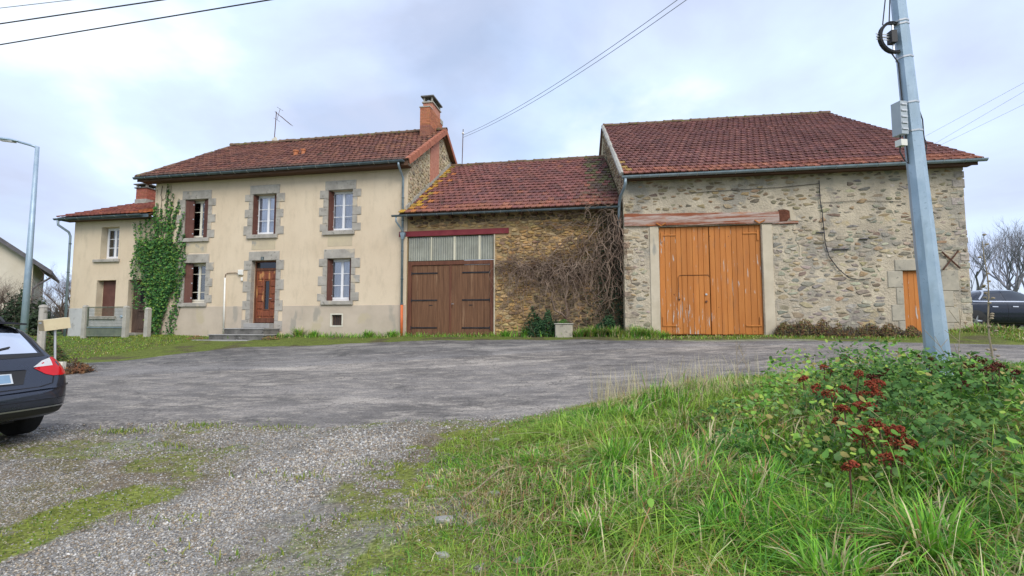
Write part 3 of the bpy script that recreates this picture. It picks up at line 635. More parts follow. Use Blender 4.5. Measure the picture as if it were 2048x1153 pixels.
    # bare right-hand edge strip of the facade
house_body()
def quoins(key, door=False):
    h = OPN[key]; r = random.Random(key)
    u0, u1, z0, z1 = h; n = 7 if door else 5; z0q = 1.28 if door else z0
    lin = .37
    part('lintel', MB().bbox(u0 - .14, u1 + .14, -.03, .1, z1 - .004, z1 + lin, .012), 'granite', house)
    for side in (0, 1):
        z = z0q; hs = [r.uniform(.85, 1.15) for _ in range(n)]; tot = sum(hs)
        for i in range(n):
            dz = (z1 - z0q) * hs[i] / tot; wd = (.36 if i % 2 == 0 else .19) + r.uniform(-.025, .03)
            a, b = (u0 - wd, u0 + .002) if side == 0 else (u1 - .002, u1 + wd)
            part('quoin', MB().bbox(a, b, -.026 - r.uniform(0, .006), .18, z + .004, z + dz - .004, .01), 'granite', house); z += dz
    if not door:
        part('sill', MB().bbox(u0 - .2, u1 + .12, -.09, .2, z0 - .16, z0 + .004, .012), 'granite', house)
def window(parent, h, v, mat, rows=3, curtain=True, two=True, pane_rows=None):
    """a casement pair with glazing bars; frame > casement > pane"""
    u0, u1, z0, z1 = h; w = .055
    fr = MB(); 
    for a, b, c, d in ((u0, u0 + w, z0, z1), (u1 - w, u1, z0, z1), (u0 + w, u1 - w, z0, z0 + w + .02), (u0 + w, u1 - w, z1 - w, z1)): fr.box(a, b, v, v + .06, c, d)
    fo = part('window', fr, mat, parent)
    lo, hi = z0 + w + .02, z1 - w; um = (u0 + u1) / 2
    halves = ((u0 + w, um), (um, u1 - w)) if two else ((u0 + w, u1 - w),)
    for a, b in halves:
        st = .05; cm = MB()
        for p, q, c, d in ((a, a + st, lo, hi), (b - st, b, lo, hi), (a + st, b - st, lo, lo + .07), (a + st, b - st, hi - st, hi)): cm.bbox(p, q, v - .015, v + .04, c, d, .006)
        zs = pane_rows or [i / rows for i in range(rows + 1)]; zz = [lo + .07 + (hi - st - lo - .07) * t for t in zs]
        for z in zz[1:-1]: cm.box(a + st, b - st, v - .005, v + .03, z - .013, z + .013)
        part('casement', cm, mat, fo)
        for c, d in zip(zz, zz[1:]): part('pane', MB().box(a + st, b - st, v + .012, v + .018, c + .013, d - .013), 'glass', fo)
    if curtain:
        for a, b in ((u0 + .03, u0 + (u1 - u0) * .485), (u1 - (u1 - u0) * .485, u1 - .03)):
            cu = MB(); n = 14; vs = []
            for i in range(n + 1):
                u = a + (b - a) * i / n; vv = v + .09 + .025 * math.sin(i * 1.9); vs += [(u, vv, z0 + .05), (u, vv, z1 - .05)]
            cu.add(vs, [(2 * i, 2 * i + 2, 2 * i + 3, 2 * i + 1) for i in range(n)]); part('curtain', cu, curtain if isinstance(curtain, str) else 'curtain', fo)
    return fo
def shutter(parent, h, side, w, ang, v=.05, mat='shutter_brown'):
    """folding shutter stack hinged at the jamb; ang from the wall plane, positive turns inward"""
    u0, u1, z0, z1 = h; z0 += .02; z1 -= .02; hu = u0 + .02 if side == 0 else u1 - .02; s = 1 if side == 0 else -1
    c, d = math.cos(ang), math.sin(ang); nx, ny = -d, c
    def P(a, t, z): return (hu + s * (a * c) + s * t * nx, v + a * d + t * ny, z)
    mb = MB(); th = .035
    mb.hexa([P(0, 0, z0), P(w, 0, z0), P(w, th, z0), P(0, th, z0)], [P(0, 0, z1), P(w, 0, z1), P(w, th, z1), P(0, th, z1)])
    o = part('shutter', mb, mat, parent)
    for k in range(2):                                    # recessed field framed by proud rails
        a0, a1 = w * (k / 2 + .06), w * (k / 2 + .44)
        for za, zb in ((z0 + .05, (z0 + z1) / 2 - .04), ((z0 + z1) / 2 + .04, z1 - .05)):
            for t0, t1 in ((-.008, .0), (th, th + .008)):
                part('shutter_panel', MB().hexa([P(a0, t0, za), P(a1, t0, za), P(a1, t1, za), P(a0, t1, za)], [P(a0, t0, zb), P(a1, t0, zb), P(a1, t1, zb), P(a0, t1, zb)]), mat, o)
    for q in (.12, .5, .88):
        z = z0 + (z1 - z0) * q; part('hinge', MB().hexa([P(w - .05, -.014, z - .02), P(w, -.014, z - .02), P(w, -.008, z - .02), P(w - .05, -.008, z - .02)], [P(w - .05, -.014, z + .02), P(w, -.014, z + .02), P(w, -.008, z + .02), P(w - .05, -.008, z + .02)]), 'steel', o)
    return o
def house_openings():
    for k in ('UL', 'UM', 'UR', 'LL', 'LR'): quoins(k)
    quoins('DR', True)
    def ins(h, a=.05): return (h[0] + .004, h[1] - .004, h[2] + .006, h[3] - .006)
    window(house, ins(OPN['UL']), .27, 'cream_paint', pane_rows=[0, .2, .72, 1], curtain='curtain_grey'); window(house, ins(OPN['LL']), .27, 'cream_paint', pane_rows=[0, .22, .76, 1], curtain='curtain_grey')
    for k in ('UM', 'UR', 'LR'): window(house, ins(OPN[k]), .27, 'white_paint', curtain='curtain' if k != 'LR' else 'curtain_grey')
    shutter(house, OPN['UL'], 0, .36, R(14), .02); shutter(house, OPN['UL'], 1, .34, R(20), .03)
    shutter(house, OPN['UM'], 0, .22, R(72), .02); shutter(house, OPN['UM'], 1, .30, R(38), .03)
    shutter(house, OPN['UR'], 0, .24, R(66), .02); shutter(house, OPN['UR'], 1, .20, R(68), .03)
    shutter(house, OPN['LL'], 0, .30, R(24), .02); shutter(house, OPN['LL'], 1, .26, R(58), .03)
    shutter(house, OPN['LR'], 0, .24, R(60), .02); shutter(house, OPN['LR'], 1, .22, R(48), .03)
    # front door
    u0, u1, z0, z1 = OPN['DR']; fr = MB(); v = .22
    for a, b, c, d in ((u0, u0 + .06, z0, z1), (u1 - .06, u1, z0, z1), (u0 + .06, u1 - .06, z1 - .06, z1), (u0 + .06, u1 - .06, 3.80, 3.9)): fr.box(a, b, v, v + .08, c, d)
    part('door_frame', fr, 'garage_frame', house)
    part('transom', MB().box(u0 + .06, u1 - .06, v + .03, v + .04, 3.9, z1 - .06), 'dark_glass', house)
    a, b, lo, hi = u0 + .065, u1 - .065, 1.62, 3.795
    dm = MB(); gw0, gw1, gz0, gz1 = (a + b) / 2 - .10, (a + b) / 2 + .10, 2.18, 3.36
    for p, q, c, d in ((a, gw0, lo, hi), (gw1, b, lo, hi), (gw0, gw1, lo, gz0), (gw0, gw1, gz1, hi)): dm.box(p, q, v + .03, v + .07, c, d)
    door = part('front_door', dm, 'door_varnish', house)
    part('glass_strip', MB().box(gw0, gw1, v + .045, v + .052, gz0, gz1), 'dark_glass', door)
    for p, q, c, d in ((gw0 - .035, gw0 + .002, gz0 - .03, gz1 + .03), (gw1 - .002, gw1 + .035, gz0 - .03, gz1 + .03), (gw0 + .002, gw1 - .002, gz0 - .03, gz0 + .006), (gw0 + .002, gw1 - .002, gz1 - .006, gz1 + .03)): part('glazing_bead', MB().box(p, q, v + .012, v + .03, c, d), 'garage_frame', door)
    rows = 6; rh = (hi - lo - .32) / rows
    for i in range(rows):
        c = lo + .24 + i * rh
        for p, q in ((a + .07, gw0 - .07), (gw1 + .07, b - .07)): part('door_panel', MB().bbox(p, q, v + .0, v + .032, c + .02, c + rh - .025, .03), 'door_varnish', door)
    part('door_panel', MB().bbox(gw0 - .04, gw1 + .04, v, v + .032, lo + .26, gz0 - .06, .03), 'door_varnish', door)
    part('door_panel', MB().bbox(gw0 - .04, gw1 + .04, v, v + .032, gz1 + .06, hi - .1, .03), 'door_varnish', door)
    part('kick_board', MB().bbox(a + .01, b - .01, v + .005, v + .03, lo + .01, lo + .2, .01), 'garage_frame', door)
    part('door_handle', MB().tube([(gw1 + .06, v + .03, 2.62), (gw1 + .06, v - .03, 2.62), (gw1 + .16, v - .03, 2.62)], .011, 6), 'steel', door)
    part('threshold', MB().bbox(u0 - .05, u1 - .02, -.3, .3, 1.403, 1.604, .015), 'step_top', house)
    st = part('step', MB().bbox(-11.33, -9.6, -1.0, -.02, 1.0, 1.36, .012), 'step_stone', house); part('tread', MB().bbox(-11.36, -9.57, -1.03, -.02, 1.361, 1.402, .01), 'step_top', st)
    st = part('step', MB().bbox(-11.66, -9.28, -1.4, -.02, .6, 1.13, .012), 'step_stone', house); part('tread', MB().bbox(-11.69, -9.25, -1.43, -1.0, 1.131, 1.17, .01), 'step_top', st)
    part('tread', MB().bbox(-9.57, -9.25, -.999, -.02, 1.131, 1.17, .01), 'step_top', st)
    part('tread', MB().bbox(-11.69, -11.362, -.999, -.02, 1.131, 1.17, .01), 'step_top', st)
    part('step_slab', MB().bbox(-12.1, -9.7, -1.75, -1.2, .75, .965, .012), 'step_top', house)
    # house number plate
    n = part('number_plate', MB().bbox(-10.56, -10.43, -.045, -.03, 4.21, 4.34, .004), 'plate_green', house, label='small dark green enamel house number plate')
    nm = MB(); nm.box(-10.503, -10.487, -.048, -.045, 4.24, 4.31); nm.box(-10.515, -10.503, -.048, -.045, 4.288, 4.302); nm.box(-10.513, -10.477, -.048, -.0455, 4.23, 4.239); part('digit', nm, 'white_paint', n)
    # basement vent
    h = OPN['VT']; fr = MB()
    for p, q, c, d in ((h[0] - .04, h[0] + .015, h[2] - .04, h[3] + .04), (h[1] - .015, h[1] + .04, h[2] - .04, h[3] + .04), (h[0] + .015, h[1] - .015, h[2] - .04, h[2] + .015), (h[0] + .015, h[1] - .015, h[3] - .015, h[3] + .04)): fr.box(p, q, -.03, .05, c, d)
    vo = part('cellar_window', fr, 'pale_board', house)
    part('grille', MB().box(h[0] + .015, h[1] - .015, .08, .1, h[2] + .015, h[3] - .015), 'interior', vo)
    for i in range(1, 6): u = h[0] + (h[1] - h[0]) * i / 6; part('bar', MB().box(u - .008, u + .008, .03, .045, h[2] + .016, h[3] - .016), 'rust', vo)
house_openings()
def house_roof():
    ZE, ZR = 7.88, 10.8; ev, rv = -.5, 4.0
    def col(t, x, u, r):
        c = random.choice([(.185, .085, .064), (.16, .072, .058), (.21, .096, .07), (.14, .068, .057)])
        if u > -6.5 and t > .3 and r.random() < .4: c = (.24, .115, .075)
        if t < .05: c = (.12, .07, .055)
        return rc(c, .09)
    ul = lambda t: -16.39 + .85 * t; ur = lambda t: -3.95
    roof_slope(house, (ev, ZE), (rv, ZR), ul, ur, col, 21)
    # back slope as a plain tiled deck (seen only as its verge)
    bk = MB(); bk.hexa([(-15.55, 4.02, 10.72), (-3.95, 4.02, 10.72), (-3.95, 8.5, 7.82), (-16.39, 8.5, 7.82)], [(-15.55, 4.02, 10.83), (-3.95, 4.02, 10.83), (-3.95, 8.5, 7.93), (-16.39, 8.5, 7.93)]); part('back_slope', bk, 'ridge_tile', house)
    ridge_tiles(house, (-15.6, 4.0, 10.86), (-3.92, 4.0, 10.86), .12)
    # hip tiles down the left edge
    ridge_tiles(house, (-16.39, -.5, 7.93), (-15.56, 3.98, 10.83), .08, .45)
    # verge tiles on the right gable
    n = 14; S = Vector((0, 4.5, ZR - ZE)); L = S.length; S.normalize(); Nn = Vector((0, -S.z, S.y))
    for i in range(n):
        a = Vector((-3.98, ev, ZE)) + S * (L * i / n) + Nn * (.05); b = Vector((-3.98, ev, ZE)) + S * (L * (i + 1) / n + .03) + Nn * .035; m = MB()
        m.hexa([tuple(a + Nn * -.21 + Vector((.03, 0, 0))), tuple(a + Nn * -.21 + Vector((.055, 0, 0))), tuple(b + Nn * -.21 + Vector((.05, 0, 0))), tuple(b + Nn * -.21 + Vector((.03, 0, 0)))],
               [tuple(a + Nn * .03 + Vector((.03, 0, 0))), tuple(a + Nn * .03 + Vector((.055, 0, 0))), tuple(b + Nn * .03 + Vector((.05, 0, 0))), tuple(b + Nn * .03 + Vector((.03, 0, 0)))])
        m.hexa([tuple(a + Nn * .015 + Vector((-.12, 0, 0))), tuple(a + Nn * .015 + Vector((.03, 0, 0))), tuple(b + Nn * .015 + Vector((.03, 0, 0))), tuple(b + Nn * .015 + Vector((-.12, 0, 0)))],
               [tuple(a + Nn * .035 + Vector((-.12, 0, 0))), tuple(a + Nn * .04 + Vector((.03, 0, 0))), tuple(b + Nn * .04 + Vector((.03, 0, 0))), tuple(b + Nn * .035 + Vector((-.12, 0, 0)))])
        part('verge_tile', m, 'verge_tile', house)
    S2 = Vector((0, 4.5, -2.9)).normalized()
    for i in range(14):
        a = Vector((-3.95, 4.0, 10.86)) + S2 * (5.35 * i / 14); b = a + S2 * .41; m = MB()
        m.hexa([tuple(a + Vector((0, 0, -.22))), tuple(a + Vector((.03, 0, -.22))), tuple(b + Vector((.03, 0, -.22))), tuple(b + Vector((0, 0, -.22)))], [tuple(a + Vector((0, 0, .03))), tuple(a + Vector((.03, 0, .03))), tuple(b + Vector((.03, 0, .03))), tuple(b + Vector((0, 0, .03)))])
        part('verge_tile', m, 'verge_tile', house)
    # purlin ends under the verge
    for v, z in ((.9, 8.62), (2.3, 9.5), (3.95, 10.5), (5.6, 9.5), (7.1, 8.55)): part('purlin', MB().box(HU1 - .1, -4.0, v - .07, v + .07, z - .1, z + .1), 'soffit', house)
    # boarded eaves, fascia and gutter
    for i in range(4): a = -.46 + i * .115; part('soffit_board', MB().box(-16.3, -4.02, a, a + .108, 7.70 + random.uniform(0, .004), 7.72), 'soffit', house)
    part('fascia', MB().box(-16.35, -3.99, -.5, -.462, 7.68, 7.86), 'soffit', house)
    gutter(house, -16.42, -4.12, -.585, 7.84, 7.86, .085, 'zinc_dark')
    # twin terracotta vent cowls
    for u, s in ((-10.0, 1), (-9.72, .85)):
        v = 1.25 + (0 if s == 1 else .12); z = ZE + (v + .5) * .649; m = MB(); m.lathe([(.10 * s, z), (.10 * s, z + .16), (.13 * s, z + .19), (.13 * s, z + .24), (.08 * s, z + .26)], 10, o=(u, v, 0)); part('vent_cowl', m, 'terracotta', house)
    # chimney
    ch = part('chimney', MB().box(-4.93, -4.39, 2.96, 4.84, 9.7, 9.98), 'cement_flash', house)
    brick_stack(ch, -4.9, -4.42, 3.0, 4.8, 9.9, 11.58, lambda t: (.30, .13, .09) if t < .5 else (.44, .175, .095), 3)
    part('weathering_slab', MB().box(-4.93, -4.40, 2.97, 3.34, 11.575, 11.62), 'concrete', ch); part('weathering_slab', MB().box(-4.93, -4.40, 4.46, 4.83, 11.4, 11.62), 'concrete', ch)
    b2 = MB(); b2.box(-4.88, -4.425, 3.341, 4.459, 11.58, 11.93, (.44, .18, .1)); part('upper_stack', b2, 'flue_brick', ch)
    part('crown_slab', MB().box(-4.93, -4.38, 3.29, 4.51, 11.931, 11.99), 'concrete', ch)
    for u in (-4.87, -4.49):
        for v in (3.34, 4.40): part('cap_leg', MB().box(u, u + .07, v, v + .07, 11.991, 12.2), 'concrete', ch)
    part('cap_slab', MB().box(-4.97, -4.34, 3.24, 4.56, 12.201, 12.26), 'step_stone', ch)
    for v in (3.5, 3.9, 4.2): part('flue_pot', MB().lathe([(.09, 11.99), (.09, 12.1), (.075, 12.1)], 10, o=(-4.66, v, 0)), 'steel', ch)
house_roof()
def house_fittings():
    # downpipe on the right corner
    dp = thing('downpipe', 'grey zinc downpipe with an orange foot at the right corner of the cream house', 'pipe', HF, (-4.34, -.12, GH))
    part('pipe', MB().tube([(-4.34, -.585, 7.78), (-4.34, -.56, 7.66), (-4.36, -.2, 7.42), (-4.34, -.11, 7.3), (-4.31, -.11, 2.28)], .045, 10), 'zinc', dp, smooth=True)
    part('foot_pipe', MB().tube([(-4.31, -.11, 2.3), (-4.30, -.11, 1.0)], .052, 10), 'orange_pipe', dp, smooth=True)
    for z in (6.5, 5.6, 4.4, 3.3, 2.34): part('collar', MB().lathe([(.056, z - .02), (.058, z), (.056, z + .02)], 10, o=(-4.335 + (7 - z) * .005, -.11, 0)), 'zinc_dark', dp)
    part('hopper', MB().add([(-4.41, -.19, 5.12), (-4.2, -.19, 5.12), (-4.2, -.03, 5.12), (-4.41, -.03, 5.12), (-4.36, -.16, 4.86), (-4.27, -.16, 4.86), (-4.27, -.06, 4.86), (-4.36, -.06, 4.86)], [(0, 1, 5, 4), (1, 2, 6, 5), (2, 3, 7, 6), (3, 0, 4, 7), (4, 5, 6, 7), (0, 3, 2, 1)]), 'zinc', dp)
    # white conduit and meter box
    c = thing('cable_conduit', 'white plastic conduit rising beside the front door to a small junction box', 'conduit', HF, (-12.17, -.05, GH))
    part('pipe', MB().tube([(-12.16, -.05, 1.2), (-12.2, -.05, 3.5)], .036, 8), 'white_pipe', c, smooth=True)
    part('cable', MB().tube([(-12.2, -.05, 3.5), (-12.19, -.05, 3.62), (-12.12, -.04, 3.69), (-11.7, -.04, 3.70), (-11.6, -.04, 3.66), (-11.56, -.04, 3.6)], .014, 6), 'rust', c)
    part('junction_box', MB().bbox(-11.58, -11.36, -.1, -.02, 3.6, 3.82, .02), 'white_pipe', c); part('fuse_box', MB().bbox(-11.44, -11.36, -.08, -.02, 3.36, 3.5, .01), 'white_pipe', c)
    a = thing('tv_antenna', 'rake television antenna with a small white square panel on the house ridge', 'antenna', HF, (-13.33, 4.25, 10.8))
    part('mast', MB().tube([(-13.36, 4.25, 10.6), (-13.27, 4.25, 12.6)], .02, 6), 'rust', a)
    bm = part('boom', MB().tube([(-13.36, 4.25, 12.62), (-12.4, 4.25, 11.83)], .014, 5), 'rust', a)
    for i in range(9):
        t = .3 + .7 * i / 8; p = Vector(lerp((-13.36, 4.25, 12.62), (-12.4, 4.25, 11.83), t)); part('element', MB().tube([tuple(p + Vector((0, -.16, .0))), tuple(p + Vector((0, .16, .0)))], .009, 4), 'rust', bm)
    for dz in (-.28, .28): part('reflector', MB().tube([(-13.15 + dz * .3, 4.0, 12.45 + dz), (-13.15 + dz * .3, 4.5, 12.45 + dz)], .008, 4), 'rust', bm)
    part('reflector', MB().tube([(-13.22, 4.25, 12.16), (-13.06, 4.25, 12.75)], .009, 4), 'rust', bm)
    q = MB().add([(-13.35, 4.2, 10.88), (-13.1, 4.2, 11.0), (-13.22, 4.2, 11.25), (-13.47, 4.2, 11.13), (-13.35, 4.26, 10.88), (-13.1, 4.26, 11.0), (-13.22, 4.26, 11.25), (-13.47, 4.26, 11.13)], [(0, 1, 2, 3), (7, 6, 5, 4), (0, 4, 5, 1), (1, 5, 6, 2), (2, 6, 7, 3), (3, 7, 4, 0)]); part('panel_antenna', q, 'cream_paint', a)
    m = thing('service_mast', 'thin dark steel mast carrying the cables behind the right gable', 'mast', HF, (-3.55, 5.3, 9.4)); part('tube', MB().tube([(-3.55, 5.3, 9.2), (-3.5, 5.3, 11.35)], .022, 6), 'rust', m); part('insulator', MB().lathe([(.04, 11.1), (.055, 11.14), (.04, 11.2)], 8, o=(-3.51, 5.3, 0)), 'white_pipe', m)
house_fittings()
# ------------------------------------------------------------------ small annex house on the left
annex = thing('annex_house', 'small cream cottage with low red tiled roof at the left of the big house', 'house', HF, (-18.2, .15, 1.0))
def build_annex():
    v = .15; U0, U1 = -20.3, -15.92; ops = [(-18.82, -17.86, 4.46, 5.92), (-18.9, -17.88, 1.92, 3.52), (-17.22, -16.3, 1.2, 3.52)]
    mb = MB(); wall_face(mb, U0, U1, .6, 6.3, v, ops, .34)
    mb.add([(U0, v, .6), (U0, 6.2, .6), (U0, 6.2, 6.3), (U0, 3.2, 7.7), (U0, v, 6.3)], [(0, 1, 2, 3, 4)]); part('wall', mb, 'render', annex, fix=False)
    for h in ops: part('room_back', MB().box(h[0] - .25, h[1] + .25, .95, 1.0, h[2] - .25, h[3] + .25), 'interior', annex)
    for a, b in ((U0 - .01, -18.92), (-17.86, -17.26)): part('plinth_band', MB().bbox(a, b, v - .016, v, .6, 2.28, .005), 'plinth_pale', annex)
    part('plinth_band', MB().bbox(-18.918, -17.862, v - .016, v, .6, 1.78, .005), 'plinth_pale', annex)
    for h in ops[:2]: part('sill', MB().bbox(h[0] - .3, h[1] + .12, v - .09, v + .2, h[2] - .13, h[2] - .002, .01), 'granite', annex)
    for h in ops: part('jamb_lining', MB().box(h[0], h[0] + .02, v - .012, v + .33, h[2], h[3]), 'cement_jamb', annex)
    window(annex, (ops[0][0] + .03, ops[0][1] - .005, ops[0][2] + .002, ops[0][3] - .005), v + .27, 'white_paint', 3)
    sh = part('shutter', MB().box(ops[1][0] + .10, ops[1][1] - .18, v + .22, v + .25, ops[1][2] + .02, ops[1][3] - .02), 'shutter_brown', annex); part('shutter', MB().box(ops[1][1] - .165, ops[1][1] - .01, v + .2, v + .23, ops[1][2] + .02, ops[1][3] - .02), 'shutter_brown', annex)
    part('window_frame', MB().box(ops[1][0] + .021, ops[1][0] + .095, v + .26, v + .3, ops[1][2], ops[1][3]), 'cement_jamb', annex)
    d = part('side_door', MB().box(ops[2][0] + .021, ops[2][1], v + .24, v + .29, ops[2][2], ops[2][3]), 'old_door', annex)
    part('door_pane', MB().box(ops[2][0] + .42, ops[2][0] + .62, v + .225, v + .239, 2.5, 3.35), 'car_glass_dark' if 'car_glass_dark' in MATS else 'dark', d)
    for z in (2.28, 2.12): part('door_moulding', MB().bbox(ops[2][0] + .38, ops[2][0] + .66, v + .2, v + .239, z, z + .09, .02), 'old_door', d)
    part('door_panel', MB().bbox(ops[2][0] + .36, ops[2][0] + .68, v + .215, v + .239, 1.35, 1.95, .015), 'old_door', d)
    part('doorstep', MB().bbox(-17.1, -16.2, -.35, v + .2, .8, 1.2, .015), 'concrete', annex)
    def col(t, x, u, r): return rc(random.choice([(.23, .08, .06), (.20, .072, .058), (.27, .095, .062)] if u < -16.9 else [(.42, .15, .05), (.36, .11, .055)]), .14)
    roof_slope(annex, (-.28, 6.33), (3.2, 7.8), lambda t: -20.75 + .6 * t, lambda t: -15.93, col, 31, limit=300)
    bk = MB(); bk.hexa([(-20.15, 3.21, 7.72), (-15.93, 3.21, 7.72), (-15.93, 6.6, 6.3), (-20.7, 6.6, 6.3)], [(-20.15, 3.21, 7.82), (-15.93, 3.21, 7.82), (-15.93, 6.6, 6.4), (-20.7, 6.6, 6.4)]); part('back_slope', bk, 'ridge_tile', annex)
    ridge_tiles(annex, (-20.2, 3.2, 7.85), (-15.95, 3.2, 7.85), .11); 
    part('soffit_board', MB().box(-20.6, -15.93, -.25, v - .002, 6.2, 6.22), 'soffit', annex); part('fascia', MB().box(-20.7, -15.93, -.28, -.255, 6.19, 6.33), 'zinc_dark', annex)
    gutter(annex, -20.8, -16.2, -.36, 6.28, 6.31, .075, 'zinc_dark')
    ch = part('chimney', MB().box(-20.0, -19.3, 2.7, 3.4, 7.2, 7.9), 'cement_flash', annex); brick_stack(ch, -19.97, -19.33, 2.73, 3.37, 7.75, 8.46, lambda t: (.36, .12, .08), 8)
    part('crown_slab', MB().box(-20.03, -19.27, 2.67, 3.43, 8.461, 8.51), 'step_stone', ch)
    for u in (-19.97, -19.42):
        for q in (2.73, 3.28): part('cap_leg', MB().box(u, u + .09, q, q + .09, 8.511, 8.64), 'concrete', ch)
    part('cap_slab', MB().box(-20.06, -19.24, 2.64, 3.46, 8.641, 8.69), 'step_stone', ch)
    dp = thing('downpipe', 'grey downpipe with an offset neck on the left edge of the small cottage', 'pipe', HF, (-20.32, .05, .95))
    part('pipe', MB().tube([(-20.6, -.36, 6.22), (-20.6, -.34, 6.0), (-20.4, -.02, 5.72), (-20.37, .03, 5.55), (-20.32, .03, .95)], .05, 10), 'zinc', dp, smooth=True)
    for z in (5.2, 3.9, 2.4): part('collar', MB().lathe([(.06, z - .02), (.062, z), (.06, z + .02)], 10, o=(-20.35, .03, 0)), 'zinc_dark', dp)
build_annex()

# ------------------------------------------------------------------ stone shed in the middle
shed = thing('stone_shed', 'low ochre rubble stone shed with red tiled roof and bare vines, between house and barn', 'shed', HF, (0, .05, 1.1))
SV = .05
def build_shed():
    # wall around the big opening
    op = (-4.17, -.70, .7, 4.97); mb = MB(); wall_face(mb, -4.176, 4.3, .6, 5.95, SV, [op], .35); wl = part('wall', mb, 'mortar_shed', shed, fix=False)
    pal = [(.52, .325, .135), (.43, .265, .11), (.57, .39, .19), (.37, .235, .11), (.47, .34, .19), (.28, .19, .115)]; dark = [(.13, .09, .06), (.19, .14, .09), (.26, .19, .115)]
    r = random.Random(4); mbs = []; ar = []
    for p, poly in voronoi_cells(-4.1, 4.22, .95, 5.72, .23, .088, 8, drop=.2, holes=[(-4.5, -.66, .5, 5.22), (-4.5, -.1, 4.93, 5.22)]):
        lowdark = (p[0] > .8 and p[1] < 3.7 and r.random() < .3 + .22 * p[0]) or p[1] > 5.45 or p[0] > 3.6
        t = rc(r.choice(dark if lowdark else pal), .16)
        m, a = stone_mb(p, poly, lambda a, o, b: (a, SV - o, b), (.78, .99), r.uniform(.012, .06), r, .03, t); mbs.append(m); ar.append(a)
    nparts('wall_stone', mbs, 'stone', wl, 300, ar)
    # steel lintel
    part('steel_lintel', MB().bbox(-4.52, -.13, SV - .06, SV + .1, 4.975, 5.185, .006), 'beam_red', shed)
    part('door_edge', MB().box(-.70, -.655, SV - .05, SV + .2, 1.05, 4.96), 'cement_jamb', shed)
    # corrugated light panels
    n = 4; us = [-4.16, -3.2, -2.26, -1.27, -.705]
    for k in range(n):
        a, b = us[k] + .005, us[k + 1] - .005; m = MB(); cnt = int((b - a) / .0225); vs = []
        for i in range(cnt + 1):
            u = a + (b - a) * i / cnt; d = SV + .03 + .02 * math.cos(i * math.pi / 2 * 1.0); vs += [(u, d, 4.02), (u, d, 4.94)]
        m.add(vs, [(2 * i, 2 * i + 2, 2 * i + 3, 2 * i + 1) for i in range(cnt)]); part('corrugated_panel', m, 'corrugated', shed)
    part('panel_back', MB().box(-4.16, -.71, SV + .08, SV + .1, 4.02, 4.95), 'interior', shed)
    for u, w in ((-3.2, .022), (-2.26, .04), (-1.27, .04)): part('panel_batten', MB().box(u - w, u + w, SV + .0, SV + .03, 4.02, 4.94), 'batten', shed)
    # garage door: frame and two planked leaves
    fr = MB()
    for a, b, c, d in ((-4.16, -4.0, 1.1, 4.0), (-.86, -.705, 1.1, 4.0), (-4.0, -.86, 3.84, 4.0)): fr.bbox(a, b, SV + .02, SV + .12, c, d, .008)
    part('door_frame', fr, 'garage_frame', shed)
    r = random.Random(9)
    for side, (a, b) in enumerate(((-4.0, -2.45), (-2.41, -.86))):
        lf = part('garage_door_leaf', MB().box(a + .005, b - .005, SV + .09, SV + .11, 1.13, 3.83), 'garage_wood', shed)
        x = a + .008; ws = [r.uniform(.85, 1.2) for _ in range(7)]; tot = sum(ws)
        for w in ws:
            wd = (b - a - .016) * w / tot; part('plank', MB().bbox(x + .002, x + wd - .002, SV + .055 + r.uniform(0, .004), SV + .089, 1.13, 3.83, .005), 'garage_wood', lf); x += wd
        for z in (1.42, 2.48, 3.53):
            h0, h1 = (a + .01, a + 1.05) if side == 0 else (b - 1.1, b - .01)
            hp = part('strap_hinge', MB().bbox(h0, h1, SV + .04, SV + .056, z - .028, z + .028, .004), 'black_iron', lf)
            k = a + .0 if side == 0 else b; part('hinge_pin', MB().lathe([(.02, z - .07), (.02, z + .07)], 8, o=(k, SV + .035, 0)), 'black_iron', hp)
        sl = a + .72 if side == 0 else a + .72; part('slot', MB().box(sl, sl + .14, SV + .048, SV + .056, 2.27, 2.3), 'black_iron', lf)
    part('meeting_strip', MB().bbox(-2.475, -2.385, SV + .035, SV + .06, 1.13, 3.83, .008), 'garage_frame', shed)
    hd = part('door_handle', MB().tube([(-2.36, SV + .05, 2.33), (-2.36, SV, 2.33), (-2.27, SV, 2.33)], .009, 6), 'steel', shed); part('lock_plate', MB().box(-2.375, -2.35, SV + .028, SV + .034, 2.2, 2.38), 'rust', hd)
    # roof
    def col(t, x, u, r):
        c = r.choice([(.195, .08, .068), (.175, .074, .064), (.215, .09, .074), (.15, .068, .062)])
        if t < .07 or r.random() < .05: c = r.choice([(.27, .11, .07), (.24, .098, .068), (.20, .082, .066)])
        if x < .035 - .01 * t: c = r.choice([(.45, .26, .04), (.42, .22, .05), (.30, .20, .05)]) if r.random() < .8 else c
        elif x < .10 and r.random() < .25 * (1 - t): c = (.40, .15, .055)
        if x > .86 and .2 < t and r.random() < .65: c = r.choice([(.09, .06, .05), (.12, .085, .055), (.12, .11, .05)])
        k = .85 + .35 * float(fbm(np.array([u]), np.array([t * 6]), 1.3, 70)[0]); return tuple(q * k for q in rc(c, .10))
    roof_slope(shed, (-.4, 5.80), (5.5, 9.52), lambda t: HU1 - .22 * (1 - min(1, t * 14)) + .04 , lambda t: 4.0 - .58 * t, col, 41)
    bk = MB(); bk.hexa([(HU1 + .04, 5.52, 9.42), (3.4, 5.52, 9.42), (3.0, 11.2, 5.8), (HU1 + .04, 11.2, 5.8)], [(HU1 + .04, 5.52, 9.53), (3.4, 5.52, 9.53), (3.0, 11.2, 5.9), (HU1 + .04, 11.2, 5.9)]); part('back_slope', bk, 'ridge_tile', shed)
    ridge_tiles(shed, (HU1 + .05, 5.5, 9.55), (3.42, 5.5, 9.55), .115, .42)
